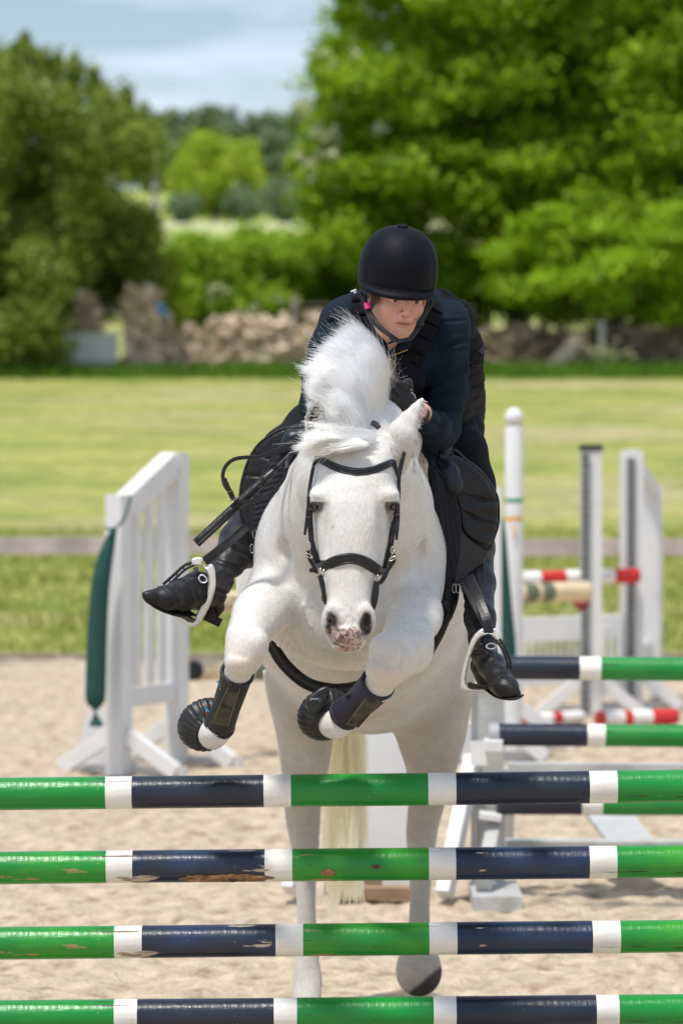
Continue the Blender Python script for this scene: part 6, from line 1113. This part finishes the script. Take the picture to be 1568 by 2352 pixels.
b = MB(); q = [Z1(432, 530), Z1(468, 516), Z1(466, 532), Z1(458, 540), Z1(452, 526)]; b.tube([P(x, y, 10.90) for x, y in q], .0022, 5); b.build('print', m_whitep, rid)
# lanyard of the vest at the right
b = MB(); b.tube(PA(spline(np.array([(*Z1(1195, 1005), 10.98), (*Z1(1240, 990), 10.97), (*Z1(1280, 965), 10.96), (*Z1(1305, 940), 10.95)]), 5)), .0022, 6); b.tube(PA(spline(np.array([(*Z1(1305, 945), 10.95), (*Z1(1325, 985), 10.95), (*Z1(1315, 1025), 10.95), (*Z1(1280, 1040), 10.95), (*Z1(1215, 1020), 10.98)]), 5)), .0022, 6); ln = b.build('lanyard', m_blk, rid, True)
b = MB(); b.beam(P(*Z1(1305, 942), 10.945), P(*Z1(1338, 905), 10.945), .011, .013, up=(0, -1, 0)); b.build('clip', m_blkpl, ln)
# --- breeches: hips and thighs
T = SDF(np.arange(-.26, .52, .006), np.arange(10.75, 11.9, .008), np.arange(1.45, 2.12, .006))
T.chain([(1000, 930, 11.62, 105), (985, 975, 11.62, 120)], .05); T.ell(P(1040, 905, 11.6), (.095, .12, .09), None, .04)
T.chain([(1048, 960, 11.55, 62), (1062, 1040, 11.28, 52), (1085, 1110, 11.24, 46), (1098, 1160, 11.24, 42)], .04); T.chain([(770, 950, 11.5, 66), (715, 985, 11.25, 56), (650, 1030, 11.18, 42), (590, 1110, 11.20, 34)], .04)
T.chain([(860, 960, 11.6, 80), (790, 950, 11.5, 70)], .05)
v, f = keep_big(*T.mesh()); v = relax(v, f, 1); nr = vnormals(v, f); v = folds(v, nr, [(1040, 930, 1108, 950, 6, 1), (1035, 1000, 1105, 985, 6, 1), (1060, 1060, 1100, 1020, 5, .8), (1090, 960, 1110, 1000, 5, .8)], .006); obj('breeches', v, f, m_blk, rid, True)
# --- lower legs and boots
def bootmesh(parts, folds_, lims):
    B_ = SDF(*lims)
    for p, k, fl in parts: B_.chain(p, k, fl)
    return B_
lim = (np.arange(.20, .52, .0045), np.arange(10.5, 11.34, .0045), np.arange(1.17, 1.90, .0045))
B1 = SDF(*lim); B1.chain([(1100, 1165, 11.24, 38), (1099, 1260, 11.15, 34), (1098, 1340, 11.02, 37), (1102, 1420, 10.88, 33), (1108, 1470, 10.84, 29), (1112, 1500, 10.82, 28)], .025)
B1.chain([(1112, 1505, 10.80, 30), (1128, 1530, 10.74, 29), (1145, 1560, 10.66, 27), (1162, 1581, 10.60, 20), (1180, 1591, 10.575, 11), (1188, 1595, 10.57, 6)], .02); B1.ell(P(1158, 1576, 10.62), (.040, .055, .026), None, .02)
B1.chain([(1105, 1530, 10.86, 26), (1112, 1560, 10.88, 20)], .02)
v, f = keep_big(*B1.mesh()); nr = vnormals(v, f); v = folds(v, nr, [(1068, 1420, 1110, 1425, 5, .9), (1065, 1380, 1090, 1400, 5, .7), (1080, 1500, 1125, 1505, 4, .9), (1128, 1552, 1180, 1558, 3, .35), (1085, 1300, 1110, 1440, 4, .5)], .006)
bR = obj('boot', v, f, m_boot, rid, True)
B2 = SDF(np.arange(-.60, -.16, .0045), np.arange(10.5, 11.34, .0045), np.arange(1.36, 1.85, .0045)); B2.chain([(592, 1110, 11.18, 30), (566, 1190, 11.12, 36), (545, 1240, 11.03, 38), (521, 1290, 10.92, 36), (502, 1335, 10.85, 29), (488, 1368, 10.82, 27)], .025)
B2.chain([(600, 1250, 11.10, 24), (575, 1275, 11.04, 24), (545, 1290, 10.95, 22)], .03)
B2.chain([(488, 1368, 10.80, 30), (455, 1362, 10.75, 36), (415, 1370, 10.69, 34), (378, 1375, 10.64, 26), (345, 1371, 10.61, 13), (334, 1367, 10.60, 7)], .02); B2.chain([(490, 1345, 10.80, 30), (452, 1346, 10.75, 30), (415, 1362, 10.69, 28)], .02); B2.chain([(490, 1395, 10.84, 26), (484, 1412, 10.84, 18)], .015)
B2.ell(P(382, 1374, 10.645), (.046, .045, .026), None, .02)
v, f = keep_big(*B2.mesh()); nr = vnormals(v, f); v = folds(v, nr, [(500, 1290, 560, 1310, 5, .9), (490, 1320, 545, 1330, 5, .9), (540, 1260, 590, 1285, 6, 1), (480, 1350, 520, 1365, 4, .9), (440, 1340, 452, 1375, 4, .6), (398, 1345, 410, 1400, 3, .3), (520, 1230, 560, 1270, 6, .7)], .006)
bL = obj('boot', v, f, m_boot, rid, True)
m_sole = material('black_rubber_sole', (.010, .010, .010), rough=.7, bump=.3, bscale=80)
b = MB(); b.ribbon(PA(spline(np.array([(329, 1367, 10.61), (343, 1382, 10.62), (372, 1399, 10.64), (404, 1408, 10.68), (440, 1406, 10.74)]), 5)), .042, .004, (-.4, .3, -1)); b.build('sole', m_sole, bL, True)
b = MB(); b.box(P(487, 1422, 10.84), (.055, .06, .022), np.array([[.9, 0, .43], [0, 1, 0], [-.43, 0, .9]])); b.build('heel', m_sole, bL)
b = MB(); b.ribbon(PA(spline(np.array([(1108, 1570, 10.76), (1130, 1583, 10.70), (1152, 1598, 10.63), (1178, 1603, 10.58), (1194, 1601, 10.565)]), 5)), .044, .004, (.1, .2, -1)); b.build('sole', m_sole, bR, True)
def onb(S, pts, lift=.001, k=5): return PA([(x, y, (S.surf(x, y, 10.4, 11.2) or 10.75) - lift) for x, y in spline(np.array(pts, float), k)])
for S, par, L_ in ((B2, bL, [[Z3(x, y), Z3(x + 40, y + 42)] for x, y in ((375, 1650), (405, 1632), (432, 1612), (460, 1595))] + [[Z3(390, 1608), Z3(500, 1570)]]), (B1, bR, [[Z5(565, 1855), Z5(595, 1862), Z5(622, 1858)], [Z5(585, 1885), Z5(610, 1892), Z5(637, 1888)], [Z5(600, 1915), Z5(625, 1925), Z5(655, 1920)], [Z5(545, 1840), Z5(595, 1840)]])):
    b = MB(); [b.tube(onb(S, l) if len(l) > 2 else onb(S, [l[0], tuple((np.array(l[0]) + l[1]) / 2), l[1]]), .0013, 5) for l in L_]; b.build('laces', m_edge, par, True)
for S, par, l in ((B2, bL, [Z3(390, 1695), Z3(330, 1690), Z3(290, 1665), Z3(350, 1660), Z3(440, 1615)]), (B2, bL, [Z3(185, 1678), Z3(250, 1700), Z3(310, 1770), Z3(330, 1880)]), (B1, bR, [Z5(600, 1830), Z5(625, 1900), Z5(690, 1965), Z5(712, 1975)]), (B1, bR, [Z5(600, 2060), Z5(640, 2020), Z5(700, 2010), Z5(760, 2045)]), (B1, bR, [Z5(520, 1170), Z5(540, 1300), Z5(548, 1380), Z5(530, 1450)])):
    b = MB(); b.tube(onb(S, l, .0006), .0014, 5); b.build('seam', m_edge, par, True)
for q, par, dd in (([Z3(550, 1605), Z3(575, 1582), Z3(608, 1600), Z3(622, 1632), Z3(600, 1650), Z3(565, 1642)], bL, 10.69), ([Z5(550, 1795), Z5(575, 1778), Z5(612, 1785), Z5(614, 1808), Z5(585, 1818), Z5(556, 1810)], bR, 10.715)): ring(q, dd, .0021, m_alu, par, 'buckle')
b = MB(); b.ribbon(PA([(*Z3(560, 1590), 10.715), (*Z3(530, 1560), 10.73), (*Z3(520, 1520), 10.76)]), .014, .003); b.ribbon(PA([(*Z3(595, 1640), 10.70), (*Z3(640, 1660), 10.72), (*Z3(700, 1640), 10.8)]), .014, .003); b.build('spur_strap', m_lea, bL, True)
b = MB(); b.ribbon(PA([(*Z5(520, 1790), 10.73), (*Z5(490, 1800), 10.75), (*Z5(450, 1815), 10.78)]), .012, .003); b.build('spur_strap', m_lea, bR, True)
b = MB(); b.tube(PA(spline(np.array([(*Z3(655, 1810), 10.80), (*Z3(700, 1806), 10.80), (*Z3(740, 1790), 10.82), (*Z3(750, 1765), 10.84)]), 4)), .0035, 7); b.lathe(P(*Z3(768, 1728), 10.84), (0, 1, 0), [(-.004, .004), (-.004, .010), (.004, .010), (.004, .004)], 14); b.build('spur', m_steel, bL, True)
b = MB(); b.ribbon(PA(spline(np.array([(*Z3(640, 1790), 10.79), (*Z3(660, 1880), 10.78), (*Z3(685, 1970), 10.77)]), 4)), .012, .004); b.build('spur_strap', m_lea, bL, True)
# --- hands in gloves
def hand(c0, M, name='glove'):
    """gripping fist. local: x across knuckles (index at -x), y away from viewer, z up the forearm"""
    g = SDF(np.arange(-.08, .08, .0022), np.arange(-.07, .08, .0022), np.arange(-.075, .09, .0022))
    g.ell((.0, .0, .0), (.043, .026, .040), None, .012); g.cone((0, .004, .03), (.004, .01, .085), .029, .026, .02)
    for i, (x, l, r) in enumerate(((-.031, .92, .0105), (-.011, 1.0, .0112), (.010, .95, .0108), (.030, .80, .0095))):
        k1 = np.array([x, -.018, -.030]); k2 = k1 + np.array([-.001, -.006, -.027]) * l; k3 = k2 + np.array([0, .024, -.009]) * l; k4 = k3 + np.array([0, .010, .018]) * l
        for a_, b_, ra, rb in ((k1, k2, r, r * .95), (k2, k3, r * .95, r * .88), (k3, k4, r * .88, r * .8)): g.cone(a_, b_, ra, rb, .0035)
        g.ell(k1, (r * 1.1, r * 1.05, r * 1.1), None, .005)
    g.cone((-.036, .006, .012), (-.052, -.010, -.016), .0125, .0115, .006); g.cone((-.052, -.010, -.016), (-.040, -.022, -.036), .0112, .0095, .003)
    v, f = g.mesh(); M = np.asarray(M, float); return obj(name, v @ M.T + np.asarray(c0), f, m_glove, rid, True)
def rotm(rx, ry, rz): return np.array(Matrix.Rotation(rz, 3, 'Z') @ Matrix.Rotation(ry, 3, 'Y') @ Matrix.Rotation(rx, 3, 'X'))
gl = hand(P(920, 918, 10.66), rotm(math.radians(-28), math.radians(122), math.radians(8)))
hand(P(745, 992, 10.76), rotm(math.radians(-20), math.radians(-150), 0))
b = MB(); b.lathe(P(966, 948, 10.71), P(986, 962, 10.80) - P(966, 948, 10.71), [(-.012, .024), (0, .0265), (.018, .0275), (.03, .027)], 22); b.build('glove_cuff', m_glove, rid, True)
b = MB(); [b.tube([P(*Z1(x, y), 10.618), P(*Z1(x + 3, y + 10), 10.618)], .0007, 4) for x, y in ((838, 1190), (842, 1210), (852, 1215), (862, 1225), (866, 1240))]; b.build('print', m_whitep, gl)
# --- head: skin of face, neck, wrist as one body mesh
HC = P(913, 677, 10.78)                                          # between the eyes, inside the head
Rh = rotm(math.radians(14), math.radians(-4), 0) @ np.eye(3); yaw = np.array(Matrix.Rotation(math.radians(17), 3, 'Z')); roll = np.array(Matrix.Rotation(math.radians(5), 3, 'Y')); pit = np.array(Matrix.Rotation(math.radians(10), 3, 'X')); Mh = roll @ yaw @ pit
# local head axes: x to the viewer's right, -y towards the viewer, z up; origin at eye height in the middle of the head
g = SDF(axis_steps([(-.40, -.105, .006), (-.105, .105, .0019), (.105, .36, .006)]), axis_steps([(-.25, -.125, .006), (-.125, .05, .0022), (.05, .95, .008)]), axis_steps([(-.55, -.14, .006), (-.14, .125, .0019)]))
g.ell((0, .0, .03), (.072, .092, .085), None, .02); g.ell((0, -.030, -.045), (.0545, .055, .066), None, .03); g.ell((0, -.058, -.096), (.021, .020, .017), None, .022)    # skull, face, chin
g.cone((-.050, .0, -.055), (-.022, -.048, -.098), .018, .013, .022); g.cone((.050, .0, -.055), (.022, -.048, -.098), .018, .013, .022)                                          # jaw
for s_ in (-1, 1):
    g.ell((s_ * .038, -.062, -.030), (.021, .017, .021), None, .026); g.cone((s_ * .012, -.086, .016), (s_ * .046, -.070, .017), .007, .006, .016)                               # cheekbone, brow
    g.ell((s_ * .0315, -.091, -.001), (.0165, .016, .0115), None, .010, sub=True); g.ell((s_ * .0315, -.0705, -.001), (.0145, .0135, .0125), None, .004)                          # socket, lids
    g.cone((s_ * .019, -.0835, .0035), (s_ * .044, -.078, .0025), .0028, .0022, .003); g.ell((s_ * .017, -.083, -.052), (.008, .008, .012), None, .012)
g.cone((0, -.084, .008), (0, -.103, -.032), .0070, .0095, .010); g.ell((0, -.1035, -.036), (.0092, .0085, .0078), None, .006)
for s_ in (-1, 1): g.ell((s_ * .0115, -.092, -.0385), (.0062, .0085, .0062), None, .005); g.ell((s_ * .0062, -.099, -.0445), (.0032, .005, .0022), None, .002, sub=True)
g.ell((0, -.082, -.060), (.022, .013, .016), None, .012); g.cone((0, -.094, -.046), (0, -.092, -.055), .0022, .002, .004, sub=True)
g.cone((-.019, -.082, -.0635), (-.005, -.0925, -.0605), .0028, .0040, .0035); g.cone((.019, -.082, -.0635), (.005, -.0925, -.0605), .0028, .0040, .0035)
g.cone((-.016, -.082, -.0705), (0, -.0905, -.0725), .0042, .0058, .0035); g.cone((.016, -.082, -.0705), (0, -.0905, -.0725), .0042, .0058, .0035)
g.cone((-.020, -.087, -.0665), (0, -.0985, -.0662), .0013, .0026, .0012, sub=True); g.cone((.020, -.087, -.0665), (0, -.0985, -.0662), .0013, .0026, .0012, sub=True)
g.ell((0, -.090, -.082), (.015, .006, .0045), None, .006, sub=True)
for s_ in (-1, 1):                                                # ears
    g.ell((s_ * .077, .008, -.012), (.0075, .018, .030), rotm(math.radians(-12), 0, math.radians(s_ * 14)), .004); g.ell((s_ * .083, .004, -.008), (.005, .011, .019), None, .003, sub=True)
g.cone((0, .035, -.06), (.0, .085, -.13), .046, .048, .03)
def LC(x, y, d): return (P(x, y, d) - HC) @ Mh
def lchain(pts, k=.02):
    for p_, q_ in zip(pts[:-1], pts[1:]): g.cone(LC(*p_[:3]), LC(*q_[:3]), R(p_[3], 11), R(q_[3], 11), k)
lchain([(905, 765, 10.93, 36), (920, 800, 11.06, 62), (940, 880, 11.24, 80), (985, 925, 11.42, 80), (1010, 960, 11.6, 80)]); lchain([(905, 760, 11.0, 34), (790, 740, 10.99, 30), (757, 800, 10.95, 22), (730, 925, 10.94, 20), (745, 975, 10.83, 14), (752, 985, 10.78, 14)], .015); lchain([(905, 760, 11.0, 34), (1020, 760, 11.0, 30), (1030, 890, 10.99, 22), (1008, 990, 10.96, 22), (984, 964, 10.80, 16), (968, 948, 10.72, 20), (958, 938, 10.69, 18)], .015)
v, f = keep_big(*g.mesh()); v = relax(v, f, 2, .5); X_, Y_, Z_ = v.T; n1 = fbm(v, 30, 3, 2); n2 = fbm(v, 160, 9, 1); cs = np.tile([.68, .37, .27], (len(v), 1))
def mx(m, c): global cs; m = np.clip(m, 0, 1)[:, None]; cs = cs * (1 - m) + np.array(c) * m
front = (Y_ < -.03)
for s_ in (-1, 1): mx(np.exp(-(((X_ - s_ * .036) / .020) ** 2 + ((Z_ + .036) / .018) ** 2)) * front * (.55 + n1 * .4), (.62, .24, .18))
mx(np.exp(-((X_ / .014) ** 2 + ((Z_ + .032) / .014) ** 2)) * (Y_ < -.08) * .3, (.60, .26, .19)); mx(np.clip((n2 - .25) * 3, 0, .25) * front * (Z_ < .0) * (Z_ > -.06), (.40, .19, .11))
lipm = np.exp(-(X_ / .0215) ** 4) * np.exp(-((Z_ + .0668 - .0012 * np.abs(X_ * 50)) / .0088) ** 4) * (Y_ < -.078); mx(lipm * .8, (.42, .14, .12)); mx(np.exp(-(X_ / .020) ** 6) * np.exp(-((Z_ + .0665) / .0016) ** 2) * (Y_ < -.078), (.10, .02, .02))
for s_ in (-1, 1):
    mx(np.exp(-(((X_ - s_ * .032) / .020) ** 4 + ((Z_ - .0155 + .1 * abs(0)) / .0038) ** 2)) * (Y_ < -.06) * .75, (.16, .085, .045)); mx(np.exp(-(((X_ - s_ * .0315) / .018) ** 4 + ((Z_ - .003) / .0032) ** 2)) * (Y_ < -.06) * .6, (.20, .10, .07))
    mx(np.exp(-(((X_ - s_ * .0062) / .0036) ** 2 + ((Z_ + .0445) / .0026) ** 2)) * (Y_ < -.085) * .9, (.12, .04, .03))
vw = v @ Mh.T + HC
obj('body', vw, f, m_skin, rid, True, col=cs)
m_scl = material('eye_white', (.48, .43, .40), rough=.2, sss=.1); m_iris = material('hazel_iris', (.03, .022, .015), rough=.1, coat=.5)  # eye white dimmed, helmet shade put into its colour
for s_ in (-1, 1):
    c = np.array([s_ * .0315, -.0715, -.0015]); b = MB(); b.lathe(c @ Mh.T + HC, np.array([.1, -1, -.05]) @ Mh.T, [(-.0125 * math.cos(a), max(1e-4, .0125 * math.sin(a))) for a in np.linspace(.02, 3.12, 14)], 18); eo = b.build('eye', m_scl, rid, True)
    b = MB(); b.lathe(c @ Mh.T + HC, np.array([.10, -1, -.22]) @ Mh.T, [(.0111, .0062), (.0124, .0045), (.0131, .001)], 16, cap=True); b.build('iris', m_iris, eo, True)
m_hairb = material('brown_hair', (.16, .09, .045), rough=.6, bump=.6, bscale=200, bstretch=(1, 1, .1)); 
# --- helmet with stretch cover, rim, peak and harness
m_helm = material('black_lycra_cover', (.0035, .0042, .0075), rough=.6, spec=.14, var=.15, vscale=8, bump=.04, bscale=300); HP = P(913, 630, 10.80); Mt = roll @ np.array(Matrix.Rotation(math.radians(6), 3, 'Z')) @ np.array(Matrix.Rotation(math.radians(13), 3, 'X'))
th = np.linspace(0, 2 * math.pi, 120, endpoint=False); V = []; K_ = 46
for i in range(K_):
    u = i / (K_ - 1); z = -.034 + .172 * u
    a_ = max(0.0, 1 - (max(0, (z + .01)) / .1482) ** 2.5) ** (1 / 2.2) if z > -.005 else 1.0
    rx = .1145 * a_ * (1 - .02 * (1 - u)); ry = .133 * a_
    if z < 0: rx *= 1 + z * .6; ry *= 1 + z * .4
    for t in th:
        seam = min(abs(((t - s_ + math.pi) % (2 * math.pi)) - math.pi) for s_ in (-math.pi / 2 + .10, -math.pi / 2 - 1.05, -math.pi / 2 + 1.05, math.pi / 2, math.pi / 2 + 1, math.pi / 2 - 1)); k = 1 + .012 * math.exp(-(seam / .022) ** 2) - .012 * math.exp(-((seam - .05) / .025) ** 2)
        wr2 = 1 + .006 * math.sin(t * 9 + z * 120) * math.exp(-((z + .02) / .02) ** 2)
        V.append((rx * math.cos(t) * k * wr2, ry * math.sin(t) * k * wr2, z - .010 * math.sin(t) * (z < .03) * -1 * (1 - max(0, z) / .03)))
V = np.array(V); n = 120; F__ = [(i * n + j, i * n + (j + 1) % n, (i + 1) * n + (j + 1) % n, (i + 1) * n + j) for i in range(K_ - 1) for j in range(n)] + [tuple(range(n - 1, -1, -1)), tuple(range((K_ - 1) * n, K_ * n))]
hel = obj('helmet', V @ Mt.T + HP, F__, m_helm, rid, True)
b = MB(); b.lathe(np.array([0, 0, .137]) @ Mt.T + HP, np.array([0, 0, 1.0]) @ Mt.T, [(-.002, .015), (.003, .0155), (.006, .013), (.0075, .004)], 20, cap=True); b.build('button', m_helm, hel, True)
V, Fp = [], []; nn = 36
for j in range(nn + 1):
    t = math.radians(-158 + 136 * j / nn); e = math.cos((t + math.pi / 2) / math.radians(68) * math.pi / 2) ** .7 if abs((t + math.pi / 2)) < math.radians(68) else 0
    for r, dz in ((.97, .006), (1.0 + .13 * e, -.002 - .004 * e), (1.02 + .17 * e, -.008 - .007 * e), (1.01 + .16 * e, -.013 - .007 * e), (.96, -.014)): V.append((.1135 * r * math.cos(t), .133 * r * math.sin(t) * (1 if r < 1 else 1), -.022 + dz))
Fp = [(j * 5 + i, (j + 1) * 5 + i, (j + 1) * 5 + (i + 1) % 5, j * 5 + (i + 1) % 5) for j in range(nn) for i in range(5)] + [(4, 3, 2, 1, 0), tuple(nn * 5 + k for k in range(5))]
b = MB(); b.add(np.array(V) @ Mt.T + HP, Fp); b.build('peak', m_helm, hel, True)
def hs(pts, w, nm='harness_strap', mat=m_lea, t=.0025): b = MB(); b.ribbon(PA(spline(np.array(pts, float), 6)), w, t); return b.build(nm, mat, hel, False)
hs([(*Z1(520, 560), 10.755), (*Z1(545, 640), 10.745), (*Z1(590, 720), 10.725), (*Z1(640, 780), 10.71), (*Z1(700, 828), 10.70), (*Z1(745, 856), 10.70)], .013); hs([(*Z1(500, 530), 10.78), (*Z1(530, 640), 10.775), (*Z1(600, 750), 10.74), (*Z1(670, 810), 10.71)], .011)
hs([(*Z1(980, 590), 10.77), (*Z1(950, 650), 10.76), (*Z1(905, 735), 10.735), (*Z1(870, 800), 10.715), (*Z1(830, 850), 10.70)], .014); hs([(*Z1(950, 610), 10.75), (*Z1(920, 690), 10.735), (*Z1(880, 760), 10.72)], .009)
hs([(*Z1(700, 845), 10.72), (*Z1(760, 862), 10.70), (*Z1(830, 850), 10.70)], .012)
b = MB(); b.ribbon(PA([(*Z1(540, 605), 10.738), (*Z1(550, 643), 10.733)]), .017, .003); b.build('tag', m_pink, hel)
b = MB(); b.ribbon(PA([(*Z1(915, 735), 10.722), (*Z1(905, 760), 10.718)]), .010, .004); b.build('buckle', m_blkpl, hel)
b = MB(); b.ribbon(PA(spline(np.array([(*Z1(665, 905), 10.83), (*Z1(690, 880), 10.815), (*Z1(740, 862), 10.80), (*Z1(770, 870), 10.80)]), 5)), .006, .003); b.build('neck_cord', m_blk, rid, True)
# a few strands of hair at the temple
n = 220; r = np.column_stack([rng.uniform(-.083, -.062, n), rng.uniform(-.05, .02, n), rng.uniform(-.012, .01, n)]); t = r + np.column_stack([rng.normal(-.002, .003, n), rng.normal(0, .004, n), rng.uniform(-.03, -.01, n)]); strands('hair', r @ Mh.T + HC, (r + t) / 2 @ Mh.T + HC, t @ Mh.T + HC, m_hairb, rid, w=.0005, seg=3)
